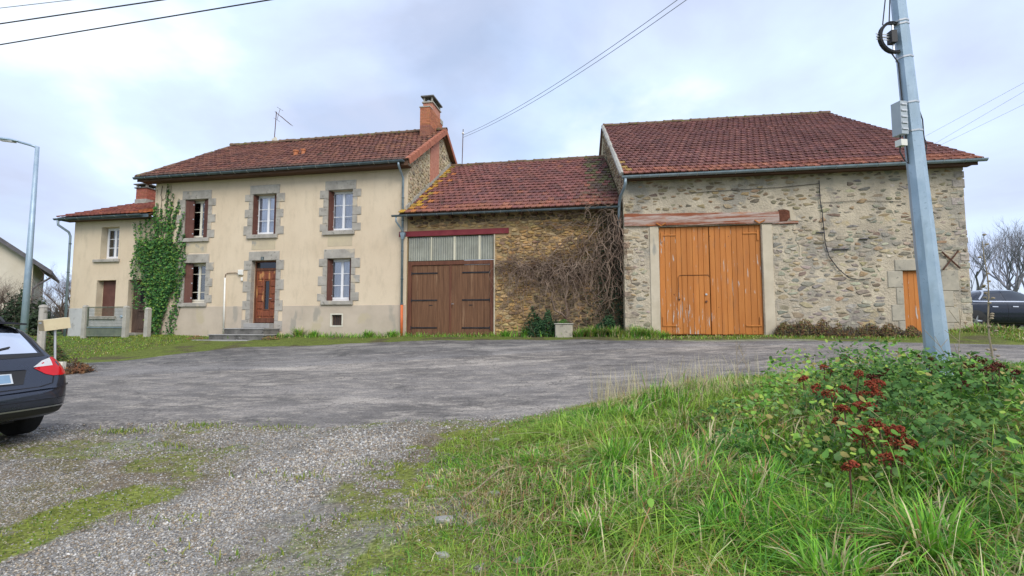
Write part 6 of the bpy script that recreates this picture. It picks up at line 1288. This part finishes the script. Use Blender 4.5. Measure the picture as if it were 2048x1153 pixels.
def dry_stalks():
    r = random.Random(12); P = []
    # tall dead stalk on the right
    x, y = 6.05, 6.35; z = g1(x, y); t = thing('dead_stalk', 'tall dead brown flower stalk in front of the black car', 'dead plant', WF, (x, y, z)); pts = [(x + .02 * math.sin(i), y, z - .05 + i * .178) for i in range(12)]; part('stem', MB().tube(pts, [.013 - .0007 * i for i in range(12)], 5), 'dry_stem', t)
    for i in range(26):
        h = r.uniform(.25, 2.0); a = r.uniform(0, 6.28); p = Vector((x, y, z + h)); d = Vector((math.cos(a), math.sin(a), .5)) * r.uniform(.03, .075); q = p + d; m = MB(); m.tube([tuple(p), tuple(q)], .004, 4); m.lathe([(.006, -.008), (.022, .0), (.020, .012), (.006, .018)], 6, o=tuple(q)); part('seed_head', m, 'dry_stem', t)
    def stalk(x, y, h, lean, lab, br=4):
        z = g1(x, y); t = thing('dry_weed', lab, 'dead plant', WF, (x, y, z), 'dry weed stalks'); p = [(x + lean * h * (i / 5) ** 1.4, y + .03 * i, z + h * i / 5) for i in range(6)]; part('stem', MB().tube(p, [.006 - .0007 * i for i in range(6)], 4), 'dry_stem', t)
        for _ in range(br): i = r.randint(2, 4); a = Vector(p[i]); part('branch', MB().tube([tuple(a), tuple(a + Vector((r.uniform(-.18, .18), r.uniform(-.1, .1), r.uniform(.06, .24))))], .003, 4), 'dry_stem', t)
    for x, y, h, l, lb in ((5.75, 6.5, 1.05, .22, 'forked dry weed between the pole foot and the tall stalk'), (5.6, 6.3, .7, -.25, 'short dry weed leaning left just right of the pole'), (1.95, 5.9, .75, .05, 'thin upright dry weed at the mound crest near the road'), (1.75, 6.0, .6, -.3, 'thin dry weed leaning left at the mound crest'), (2.35, 6.3, .62, .2, 'dry weed leaning right before the orange doors'), (3.1, 6.9, .8, .05, 'upright dry weed before the barn wall'), (3.5, 7.3, .7, -.2, 'dry weed leaning left near the small barn door'), (6.5, 6.2, .6, .3, 'low dry weed at the right edge'), (6.6, 5.6, .9, -.45, 'long pale bent weed at the right edge of the mound')): stalk(x, y, h, l, lb)
    # fine dry grass culms along the crest
    n = 560; x = np.r_[rng.uniform(1.2, 3.2, 450), rng.uniform(2.5, 5, 110)]; y = ynear(x) - rng.uniform(.2, 2.6, n) * np.clip(x / 3, .5, 1); z = gz(x, y); h = rng.uniform(.3, .75, n); tag(quick('dry_grass_culms', *blades(x, y, z, h, np.full(n, .0045), pick(DRY[:3], n), .35), 'grass'), 'thin dry grass culms standing along the crest of the mound', 'dry grass', kind='stuff')
    tw = thing('dry_twig', 'long pale dry twig lying on the mossy ground', 'twig', WF, (-.15, 4.6, .05)); part('stem', MB().tube([(-.42, 4.35, g1(-.42, 4.35) + .03), (-.3, 4.6, g1(-.3, 4.6) + .03), (-.15, 4.95, g1(-.15, 4.95) + .05), (-.02, 5.3, g1(0, 5.3) + .07)], [.009, .008, .006, .004], 5), 'dry_stem', tw)
def sedums():
    r = random.Random(5); heads = []
    plants = [([(4.44, 6.72)], 'single red stonecrop standing tallest on the crest left of the steel pole'), ([(3.58, 5.78), (3.14, 5.46)], 'sparse red stonecrop at the upper left of the red cluster'), ([(3.38, 5.14), (3.15, 5.02)], 'red stonecrop in the thick of the red cluster'), ([(3.28, 4.78), (3.27, 4.6), (3.45, 4.85)], 'broad red stonecrop on the right of the red cluster'),
        ([(3.0, 4.64), (2.95, 4.18), (3.05, 4.45)], 'red stonecrop at the lower edge of the red cluster'), ([(2.75, 4.2), (2.57, 3.74)], 'small dark red stonecrop in the creeper below the red cluster'), ([(2.58, 3.58), (2.72, 3.6), (2.78, 3.54)], 'broad headed red stonecrop low in the creeper'), ([(2.5, 3.38)], 'single dark red stonecrop head low in the creeper'), ([(2.11, 3.2)], 'single bright red stonecrop lowest on the mound'),
        ([(3.8, 5.26), (4.25, 5.68), (4.0, 5.45)], 'red stonecrop between the red cluster and the pole foot'), ([(4.67, 5.84), (4.47, 5.4)], 'dark red stonecrop in front of the steel pole foot'), ([(4.82, 5.46), (5.0, 5.48), (4.6, 5.35)], 'dark red stonecrop just right of the steel pole foot'), ([(4.73, 4.9), (4.55, 4.84), (4.8, 5.05)], 'large dark red stonecrop near the right edge'), ([(4.13, 4.66)], 'small brown stonecrop below the large one at the right')]
    for hs, nm in plants:
        x = sum(p[0] for p in hs) / len(hs); y = sum(p[1] for p in hs) / len(hs); z = g1(x, y); t = thing('stonecrop_plant', nm, 'plant', WF, (x, y, z), 'stonecrop plants'); dark = x > 3.9
        if len(hs) > 1: hs = hs + [(a + r.uniform(-.16, .16), b + r.uniform(-.14, .14)) for a, b in hs]
        for hx, hy in hs:
            hz = g1(hx, hy) + r.uniform(.36, .54); sp = r.uniform(.035, .08); tlx, tly = r.uniform(-.5, .5), r.uniform(-.5, .5)
            part('stem', MB().tube([(x + (hx - x) * .6, y + (hy - y) * .6, g1(hx, hy)), (hx, hy, hz - .04)], .006, 5), 'rust', t); m = MB(); c0 = (.13, .042, .03) if dark else (.25, .058, .03)
            for _ in range(80):
                a = r.uniform(0, 6.28); q = sp * math.sqrt(r.random()); p = (hx + q * math.cos(a), hy + q * math.sin(a), hz + (tlx * math.cos(a) + tly * math.sin(a)) * q - .6 * q * q / sp + r.uniform(-.018, .012)); e = r.uniform(.006, .012); c = rc(random.choice([c0, c0, tuple(q * .55 for q in c0)]), .4)
                m.add([(p[0] + e, p[1], p[2]), (p[0] - e, p[1], p[2]), (p[0], p[1] + e, p[2]), (p[0], p[1] - e, p[2]), (p[0], p[1], p[2] + e), (p[0], p[1], p[2] - e)], [(0, 2, 4), (2, 1, 4), (1, 3, 4), (3, 0, 4), (2, 0, 5), (1, 2, 5), (3, 1, 5), (0, 3, 5)], c)
            for _ in range(10):
                a = r.uniform(0, 6.28); q = sp * r.uniform(.2, .8); m.tube([(hx, hy, hz - .05), (hx + q * math.cos(a), hy + q * math.sin(a), hz - .01)], .002, 3, tint=(.3, .12, .06), cap=False)
            part('flower_head', m, 'flower', t, fix=False)
mound_grass(); mound_leaves(); gravel(); dry_stalks(); sedums()

def wall_verge():
    """grass and weeds along the foot of the buildings and on the left bank"""
    P = []
    n = 45000; u = rng.uniform(-21.5, 4.2, n); v = rng.uniform(-6.5, -.08, n); q = np.array([HF.w(a, b)[:2] for a, b in zip(u, v)]); x, y = q[:, 0], q[:, 1]
    dwall = -v; bank = (u < -11.8) & (y > yfar(x) + .1); foot = sm(1.0, .25, dwall + .5 * (fbm(u, v, .7, 100) - .5)); pr = np.where(bank, .8 * sm(.3, .5, fbm(x, y, .8, 101) + .12), foot * .9); pr *= ~((u > -12.2) & (u < -9.2) & (v > -1.75)); pr *= ~((u > -4.0) & (u < -.8) & (v > -.2)); pr *= (y > yfar(x))
    k = rng.random(n) < pr; x, y, u, dwall, bank = x[k], y[k], u[k], dwall[k], bank[k]; n = len(x); h = np.where(bank, rng.uniform(.03, .09, n), rng.uniform(.06, .27, n) * sm(1.4, .1, dwall) + .03); h *= 1 + 1.2 * ((u > 0) & (dwall < .8)) * rng.random(n)
    yel = np.array([(.28, .32, .045), (.21, .29, .04), (.33, .33, .07), (.13, .23, .035)]); P.append(blades(x, y, gz(x, y) - .01, h, rng.uniform(.012, .024, n), np.where((rng.random(n) < .75)[:, None] & bank[:, None], pick(yel, n), np.where((rng.random(n) < .15)[:, None], pick(DRY, n), pick(GREEN, n))), .8))
    n = 16000; u = rng.uniform(-.3, 12.5, n); v = rng.uniform(-2.2, -.06, n); q = np.array([BF.w(a, b)[:2] for a, b in zip(u, v)]); x, y = q[:, 0], q[:, 1]; pr = sm(1.3, .2, -v + .5 * (fbm(u, v, .7, 104) - .5)) * (y > yfar(x)); pr = np.maximum(pr, (u > 10.2) * .9 * (y > yfar(x))); pr *= ~((u > 1.15) & (u < 4.55) & (v > -.35)); k = rng.random(n) < pr; x, y, u, v = x[k], y[k], u[k], v[k]; n = len(x); h = rng.uniform(.04, .14, n) + .22 * ((u < 1.1) & (v > -.8)) * rng.random(n)
    P.append(blades(x, y, gz(x, y) - .01, h, rng.uniform(.012, .022, n), np.where((rng.random(n) < .25)[:, None], pick(DRY, n), pick(np.vstack([GREEN, yel]), n)), .8))
    # strappy tussocks between shed and barn
    for u, v, nb, hh in ((2.9, -.45, 260, .5), (3.3, -.5, 260, .5), (3.7, -.65, 240, .45), (2.5, -.6, 160, .4), (-.2, -.3, 120, .3), (.6, -.35, 140, .32), (-8.6, -.25, 140, .5), (-7.9, -.3, 100, .35), (-5.6, -.25, 120, .35), (-4.6, -.3, 140, .32), (-9.0, -.7, 80, .25)):
        a = rng.uniform(0, 6.28, nb); cx, cy, _ = HF.w(u, v); r = .16 * np.sqrt(rng.random(nb)); x = cx + r * np.cos(a); y = cy + r * np.sin(a); d = rng.random(nb) < (.3 if u > 2.4 or u < -8.5 else .1); P.append(blades(x, y, gz(x, y), hh * rng.uniform(.6, 1.1, nb), rng.uniform(.014, .022, nb), np.where(d[:, None], pick(DRY, nb), pick(GREEN, nb)), .9, a))
    for u, v, nb, hh in ((.35, -.35, 260, .5), (.75, -.4, 220, .45), (1.2, -.5, 160, .3), (10.6, -.5, 160, .3), (11.1, -.6, 140, .25), (10.3, -.5, 120, .28)):
        a = rng.uniform(0, 6.28, nb); cx, cy, _ = BF.w(u, v); r = .2 * np.sqrt(rng.random(nb)); x = cx + r * np.cos(a); y = cy + r * np.sin(a); d = rng.random(nb) < (.6 if u > 5 else .25); P.append(blades(x, y, gz(x, y), hh * rng.uniform(.6, 1.1, nb), rng.uniform(.012, .02, nb), np.where(d[:, None], pick(DRY, nb), pick(GREEN, nb)), .9, a))
    # odd tufts in gravel and along the road edge
    for x0, y0, nb in ((-4.3, 7.0, 160), (-5.1, 6.7, 160), (-3.2, 6.95, 90), (-3.9, 6.0, 60), (-2.1, 5.0, 60), (-1.4, 5.4, 60), (-2.6, 3.9, 50), (-1.2, 4.0, 60), (-1.9, 3.4, 40)):
        x = x0 + rng.normal(0, .22, nb); y = y0 + rng.normal(0, .08, nb); P.append(blades(x, y, gz(x, y), rng.uniform(.03, .09, nb), rng.uniform(.006, .012, nb), pick(yel, nb), .9))
    tag(quick('wall_foot_grass', *join(P), 'grass'), 'short green and yellowish grass along the foot of the houses', 'grass', kind='stuff')
wall_verge()

def bush(name, label, cat, frame, at, size, nleaf, pal, lsize, twig='bark', shape=LEAF_IVY, ntw=40, droop=0, group=None):
    u, v, z = at; cx, cy, _ = frame.w(u, v); z = g1(cx, cy) if z is None else z; t = thing(name, label, cat, WF, (cx, cy, z), group); r = random.Random(label); sx, sy, sz = size; seed_ = len(label)
    m = MB()
    for _ in range(ntw):
        a = r.uniform(0, 6.28); q = math.sqrt(r.random()); e = (cx + sx * q * math.cos(a), cy + sy * q * math.sin(a), z + sz * (1 - .6 * q * q) * r.uniform(.6, 1.05)); b = (cx + sx * .4 * q * math.cos(a), cy + sy * .4 * q * math.sin(a), z - .05); mid = tuple((p + s) / 2 + r.uniform(-.06, .06) for p, s in zip(b, e)); m.tube([b, mid, e], [.012, .008, .003], 4, cap=False)
    part('stems', m, twig, t, kind='stuff', fix=False)
    if nleaf:
        a = rng.uniform(0, 6.28, nleaf); q = np.sqrt(rng.random(nleaf)) * (.75 + .5 * vnoise(np.cos(a) * 2, np.sin(a) * 2, .5, seed_)); hh = rng.random(nleaf) ** .8; k = 1 - .35 * hh; x = cx + sx * q * k * np.cos(a); y = cy + sy * q * k * np.sin(a); zz = z + sz * hh * (1 - .5 * q * q) * (.35 + 1.15 * vnoise(x * 5, y * 5, 1, 5)); N = np.c_[np.cos(a) * .6 + rng.normal(0, .5, nleaf), np.sin(a) * .6 - .4 + rng.normal(0, .5, nleaf), .7 + rng.random(nleaf)]
        V, F, T = leaves(np.c_[x - cx, y - cy, zz - z], N, rng.uniform(.7, 1.3, nleaf) * lsize, pick(np.array(pal), nleaf), shape); o = quick('foliage', V, F, T, 'leaf'); o.parent = t; o['kind'] = 'stuff'
    return t
DK = [(.03, .075, .03), (.045, .10, .04), (.02, .05, .025), (.06, .12, .05)]; BR = [(.17, .085, .045), (.22, .12, .06), (.10, .07, .04), (.16, .17, .05), (.26, .2, .08)]
bush('ivy_bush', 'dark green ivy bush left of the stone block at the shed foot', 'bush', HF, (1.2, -.3, None), (.8, .3, 1.15), 3200, DK, .06)
bush('ivy_bush', 'low dark ivy bush in the corner between shed and barn', 'bush', HF, (3.5, -.3, None), (.6, .3, .75), 1600, DK, .065)
bush('weed_clump', 'small leafy weed on top of the stone block', 'plant', HF, (1.95, -.5, 1.58), (.22, .18, .2), 160, [(.10, .2, .04), (.06, .13, .03)], .05, ntw=8)
for u, v, sx, h, lb in ((4.95, -.3, .35, .45, 'brown bramble against the right jamb of the orange doors'), (5.5, -.35, .6, .62, 'yellow-topped bramble right of the orange doors'), (6.15, -.3, .5, .5, 'low bramble under the hanging cable'), (6.75, -.4, .65, .42, 'wide dark bramble at the middle of the barn foot'), (7.45, -.3, .6, .46, 'tangled bramble left of the small side door'), (8.1, -.35, .5, .36, 'thin bramble touching the stone of the small side door'), (8.6, -.5, .35, .25, 'small bramble at the foot of the small side door')): bush('bramble', lb, 'bush', BF, (u, v, None), (sx, .25, h), 1100, BR, .045, ntw=150, group='brambles along the barn')
bush('dead_bracken', 'reddish brown dead bracken by the pale board', 'plant', WF, (-10.75, 12.4, None), (.5, .4, .4), 900, [(.17, .07, .035), (.12, .06, .03), (.2, .11, .05)], .05, ntw=60)
bush('leafy_weed', 'leafy green weeds at the foot of the street lamp', 'bush', WF, (-14.0, 14.6, None), (1.2, .7, .7), 2600, [(.08, .14, .03), (.12, .15, .04), (.05, .09, .03), (.14, .09, .04)], .06, ntw=60)
for x, y, sx, h, lb in ((-22.5, 23, 1.6, 1.9, 'dark evergreen shrub behind the concrete post'), (-24.5, 22, 1.5, 1.4, 'dark shrub left of the street lamp foot')): bush('dark_shrub', lb, 'shrub', WF, (x, y, None), (sx, .9, h), 3200, [(.035, .06, .03), (.05, .075, .035), (.03, .045, .025)], .11, ntw=80, group='dark shrubs behind the road')
for u, lb in ((-9.0, 'pale dead leaves at the right end of the steps'), (-12.3, 'brown dead leaves at the left end of the steps')): bush('dead_leaf_pile', lb, 'leaves', HF, (u, -1.35, None), (.4, .25, .14), 150, [(.32, .2, .09), (.24, .14, .06), (.16, .2, .05)], .05, ntw=6, group='dead leaf piles')

def house_ivy():
    """climbing ivy fanning up the left corner of the house"""
    t = thing('climbing_ivy', 'green climbing ivy fanning up the left corner of the cream house', 'ivy', HF, (-15.6, -.15, 1.05)); r = random.Random(3)
    out = [(-15.72, 1.0), (-15.22, 1.0), (-15.1, 1.7), (-14.9, 2.4), (-14.62, 3.1), (-14.5, 3.8), (-14.55, 4.5), (-14.85, 5.1), (-15.3, 5.3), (-15.9, 5.15), (-16.35, 5.3), (-16.65, 5.0), (-16.5, 4.3), (-16.2, 3.6), (-16.0, 2.7), (-15.85, 1.8)]
    def inside(px, pz):
        c = False; n = len(out)
        for i in range(n):
            (a, b), (e, f) = out[i], out[(i + 1) % n]
            if (b > pz) != (f > pz) and px < (e - a) * (pz - b) / (f - b) + a: c = not c
        return c
    pts = []; 
    while len(pts) < 5600:
        u, z = r.uniform(-16.9, -14.3), r.uniform(1.0, 5.95)
        if inside(u, z) and r.random() < 1.05 - .12 * max(0, z - 3.2) - .25 * (vnoise(u * 2, z * 1.2, 1, 8)): pts.append((u, -abs(r.gauss(0, .10)) - .03 - .05 * (z < 4), z))
    # finger shoots
    tips = [(-16.3, 6.15, -16.1), (-15.9, 6.7, -15.8), (-15.0, 6.5, -15.2), (-14.9, 7.2, -15.2), (-14.3, 6.35, -14.75), (-16.85, 5.0, -16.5), (-14.25, 2.6, -14.8), (-15.2, 7.6, -15.35), (-15.75, 6.9, -15.7), (-15.5, 6.6, -15.5), (-14.75, 6.5, -15.1), (-14.45, 6.0, -14.8), (-14.25, 5.4, -14.6), (-16.85, 6.0, -16.55), (-16.6, 6.05, -16.4), (-14.1, 4.6, -14.6), (-14.15, 3.9, -14.75), (-14.3, 3.1, -14.9), (-16.95, 4.4, -16.5), (-14.6, 6.9, -15.0), (-16.1, 6.3, -15.9), (-15.05, 5.9, -15.1), (-15.7, 6.2, -15.6), (-14.2, 5.0, -14.55)]
    m = MB()
    for (ut, zt, ub) in tips:
        zb = zt - r.uniform(1.3, 2.2); p = [(ub + (ut - ub) * s + r.uniform(-.03, .03), -.03, zb + (zt - zb) * s) for s in np.linspace(0, 1, 7)]; m.tube(p, [.012, .011, .01, .009, .008, .006, .004], 4, cap=False)
        for _ in range(130): s = r.random() ** 1.2; a = p[min(5, int(s * 6))]; w = .10 * (1 - s) + .015; pts.append((a[0] + r.gauss(0, w), -abs(r.gauss(0, .05)) - .02, zb + (zt - zb) * s + r.gauss(0, .05)))
    for dx in np.linspace(-.22, .22, 9): m.tube([(-15.42 + dx, -.08 - r.uniform(0, .1), .95), (-15.45 + dx * 1.2, -.1, 1.8), (-15.5 + dx * 2.2, -.06, 3.0), (-15.45 + dx * 4, -.05, 4.4)], [.035, .03, .02, .01], 5, cap=False)
    for z0 in np.linspace(5.6, 7.6, 14): u = -15.55 + r.uniform(-.4, .8); m.tube([(u, -.02, z0 - .5), (u + r.uniform(-.1, .1), -.02, z0)], .006, 4, cap=False)
    m.tube([(-15.55, -.02, 7.6), (-15.6, -.03, 7.2), (-15.5, -.03, 6.95), (-15.35, -.03, 7.05), (-15.3, -.02, 7.6)], .012, 4, cap=False)
    part('stems', m, 'bark', t, kind='stuff', fix=False)
    pts = np.array(pts); n = len(pts); N = np.c_[rng.normal(0, .75, n), -np.ones(n), rng.normal(.45, .7, n)]; pal = np.array([(.065, .19, .05), (.085, .23, .06), (.045, .12, .04), (.12, .28, .065), (.19, .31, .06), (.03, .08, .035)]); off = np.array(OFF[t.name])
    V, F, T = leaves(pts - off, N, rng.uniform(.05, .10, n), pick(pal, n), LEAF_IVY); o = quick('foliage', V, F, T, 'leaf'); o.parent = t; o['kind'] = 'stuff'
house_ivy()

def shed_vine():
    """bare deciduous creeper on the shed wall, thick in the corner with the barn"""
    t = thing('bare_vine', 'leafless tangled creeper hanging over the right half of the shed wall', 'vine', HF, (2.0, -.1, 1.1)); r = random.Random(8)
    part('trunk', MB().tube([(2.02, -.12, 1.0), (1.98, -.14, 1.6), (2.07, -.15, 1.95), (2.0, -.16, 2.4), (2.06, -.15, 2.9), (1.82, -.15, 3.4)], [.055, .05, .042, .036, .03, .02], 6), 'vine_bark', t, smooth=True)
    part('trunk', MB().tube([(2.03, -.14, 1.75), (1.85, -.16, 1.95), (1.62, -.16, 2.05), (1.5, -.17, 2.5), (1.58, -.16, 2.9), (1.35, -.15, 3.5)], [.045, .04, .036, .03, .025, .015], 6), 'vine_bark', t, smooth=True)
    m = MB()
    def walk(p, d, n, st, rad, g=0, wob=.5, out=.12):
        pts = [tuple(p)]; p = Vector(p); d = Vector(d)
        for _ in range(n):
            d = (d + Vector((r.gauss(0, wob), r.gauss(0, wob * .3), r.gauss(0, wob) - g))).normalized(); p = p + d * st; p.y = min(-.05, max(-out - .35, p.y))
            if p.z < 1.15 or p.x < -.9 or p.x > 4.35: break
            pts.append(tuple(p))
        if len(pts) > 2: m.tube(pts, [rad * (1 - .75 * i / len(pts)) for i in range(len(pts))], 4, cap=False)
        return pts
    # horizontal cordons
    for z, u0, u1, k in ((3.85, -.6, 4.1, 7), (5.2, 1.2, 4.1, 3)):
        for _ in range(k):
            pts = [(u0 + (u1 - u0) * i / 24, -.1 - .05 * r.random(), z + .1 * math.sin(i * .7 + _) + r.gauss(0, .05) - (.18 if z < 4 else 0) * math.sin(math.pi * i / 24)) for i in range(25)]; m.tube(pts, .014, 4, cap=False)
    for _ in range(200): u = r.uniform(-.65, 3.9); walk((u, -.09, 3.75 + r.gauss(0, .12)), (r.gauss(0, .7), -.2, -1), r.randint(6, 26), .11, r.uniform(.008, .014), .2, .42)
    for _ in range(80): u = r.uniform(-.1, 4.1); walk((u, -.09, 3.8), (r.gauss(0, .8), -.15, 1), r.randint(8, 20), .11, r.uniform(.006, .014), -.05, .45)
    for _ in range(80): u = r.gauss(1.5, .45); walk((u, -.12, 3.5 + r.gauss(0, .2)), (r.gauss(0, 1), -.4, r.gauss(0, 1)), r.randint(8, 16), .10, r.uniform(.008, .016), .08, .6)
    # swags in the corner, from the gutter down
    for _ in range(75): u = min(4.2, r.gauss(3.85, .25)); walk((u, -.15 - .35 * r.random(), 5.7 - abs(r.gauss(0, .5))), (r.gauss(0, .4), -.2, -1), r.randint(14, 38), .12, r.uniform(.009, .02), .2, .4, .4)
    for _ in range(34): u = r.gauss(2.8, .6); walk((u, -.15, 4.9 - abs(r.gauss(0, .9))), (r.gauss(-.2, .6), -.3, -.6), r.randint(14, 26), .12, r.uniform(.011, .02), .15, .42, .3)
    for _ in range(12): walk((r.uniform(.8, 3.8), -.3, 5.5), (r.gauss(0, 1), -.2, .2), r.randint(6, 12), .12, .009, .1, .5, .3)
    part('stems', m, 'vine_bark', t, kind='stuff', fix=False)
    # dry remains and few leaves
    n = 4200; u = np.clip(rng.normal(3.7, .6, n), -.5, 4.2); z = rng.uniform(1.3, 5.5, n); k = rng.random(n) < .35 + .5 * (u > 3.2); u, z = u[k], z[k]; n = len(u); P = np.c_[u, -.08 - .12 * rng.random(n), z] - np.array(OFF[t.name]); N = np.c_[rng.normal(0, .5, n), -np.ones(n), rng.normal(.3, .5, n)]
    V, F, T = leaves(P, N, rng.uniform(.04, .075, n), pick(np.array([(.02, .045, .025), (.03, .06, .03), (.06, .05, .03), (.08, .06, .04)]), n), LEAF_IVY); o = quick('foliage', V, F, T, 'leaf'); o.parent = t; o['kind'] = 'stuff'
    # strands over shed roof end and barn corner
    m = MB()
    for _ in range(26):
        u = r.uniform(2.6, 3.95); v = r.uniform(-.45, 1.2); z = 5.9 + (v + .4) * .63; p = [(u, v, z)]; 
        for _ in range(r.randint(5, 10)): u += r.gauss(0, .12); v -= r.uniform(.0, .14); z = 5.93 + (v + .4) * .63 if v > -.5 else z - .09; p.append((min(u, 4.2), v, z))
        m.tube(p, .008, 4, cap=False)
    part('roof_strands', m, 'vine_bark', t, kind='stuff', fix=False)
shed_vine()

# ------------------------------------------------------------------ bare trees
pmat('dry_brown', (0.13, 0.095, 0.075), (0.24, 0.18, 0.145), 1.2, 0.95, 0.2, 18)
def bare_tree(name, label, cat, x, y, h, seed, mat='bark', spread=.5, levels=5, trunk=.12, group=None, nstems=1):
    r = random.Random(seed); z = g1(x, y); t = thing(name, label, cat, WF, (x, y, z), group); tr = MB(); br = MB()
    def grow(p, d, L, rad, lv):
        n = 4; pts = [p]; dd = d
        for i in range(n): dd = (dd + Vector((r.gauss(0, .14), r.gauss(0, .14), r.gauss(.05, .08)))).normalized(); pts.append(pts[-1] + dd * L / n)
        (tr if lv == 0 else br).tube(pts, [rad * (1 - .42 * i / n) for i in range(n + 1)], 6 if lv < 2 else 3, cap=False)
        if lv >= levels: return
        k = r.randint(3, 4) if lv < 3 else r.randint(2, 4)
        for i in range(k):
            q = r.uniform(.45, 1.0) if lv else r.uniform(.4, 1); p2 = pts[0].lerp(pts[-1], q) if q < .99 else pts[-1]; j = min(n - 1, int(q * n)); p2 = pts[j].lerp(pts[j + 1], q * n - j)
            a = r.uniform(0, 6.28); sd = Vector((math.cos(a), math.sin(a), 0)); nd = (dd * (1 - spread * .5) + sd * spread * r.uniform(.6, 1.3) + Vector((0, 0, .25))).normalized(); grow(p2, nd, L * r.uniform(.55, .8), rad * .55 * r.uniform(.75, 1), lv + 1)
    for i in range(nstems): grow(Vector((x + r.uniform(-.3, .3) * (nstems > 1), y + r.uniform(-.2, .2) * (nstems > 1), z - .1)), Vector((r.gauss(0, .08) * (1 + nstems * .6), r.gauss(0, .08), 1)).normalized(), h * .36, trunk, 0)
    part('trunk', tr, mat, t, fix=False); part('crown', br, mat, t, kind='stuff', fix=False)
for x, y, h, s, lb in ((35.0, 37, 10.0, 1, 'bare tree nearest the barn corner, beyond the black car'), (38.0, 39, 10.5, 2, 'bare forked tree above the black car roof'), (41.5, 40, 10, 3, 'bare tree behind the right edge car windscreen'), (47, 46, 12, 4, 'tall bare tree cut by the right edge'), (33.6, 41, 7, 6, 'small bare tree touching the barn corner')): bare_tree('bare_tree', lb, 'tree', x, y, h, s, 'bark_far', .5, 5, .2, 'bare trees on the right')
for x, y, h, s, lb in ((-24.2, 24, 3.6, 11, 'bare bush against the pale neighbour wall'), (-22.2, 25, 4.2, 12, 'bare bush right of the street lamp'), (-26.5, 23, 3.2, 13, 'bare bush at the far left above the grey car'), (-24.8, 31, 4.6, 14, 'bare thicket under the neighbour roof eave'), (-26.5, 34, 5.6, 15, 'bare thicket beside the small cottage downpipe'), (-23.2, 29, 4.4, 17, 'brown bare thicket between the two houses'), (-29, 40, 6.4, 16, 'tall bare thicket far between the houses')): bare_tree('bare_bush', lb, 'bush', x, y, h, s, 'dry_brown', .75, 5, .05, 'bare bushes on the left', 7)
def hedge_far():
    # far scrub along the skyline, right and left
    for nm, lb, x0, x1, y0, y1, n in (('far_scrub', 'grey brown scrub along the skyline behind the black car', 26, 70, 34, 52, 9000), ('far_scrub', 'brown scrub along the skyline between the left houses', -45, -22, 42, 56, 7000)):
        x = rng.uniform(x0, x1, n); y = rng.uniform(y0, y1, n); z = gz(x, y); h = rng.uniform(1.0, 3.2, n) * (.6 + .8 * fbm(x, y, 5, 7)); tag(quick(nm, *blades(x, y, z, h, rng.uniform(.03, .09, n), pick(np.array([(.15, .14, .13), (.19, .16, .14), (.13, .13, .11), (.12, .14, .09)]), n), .35), 'grass'), lb, 'scrub', kind='stuff')
hedge_far()
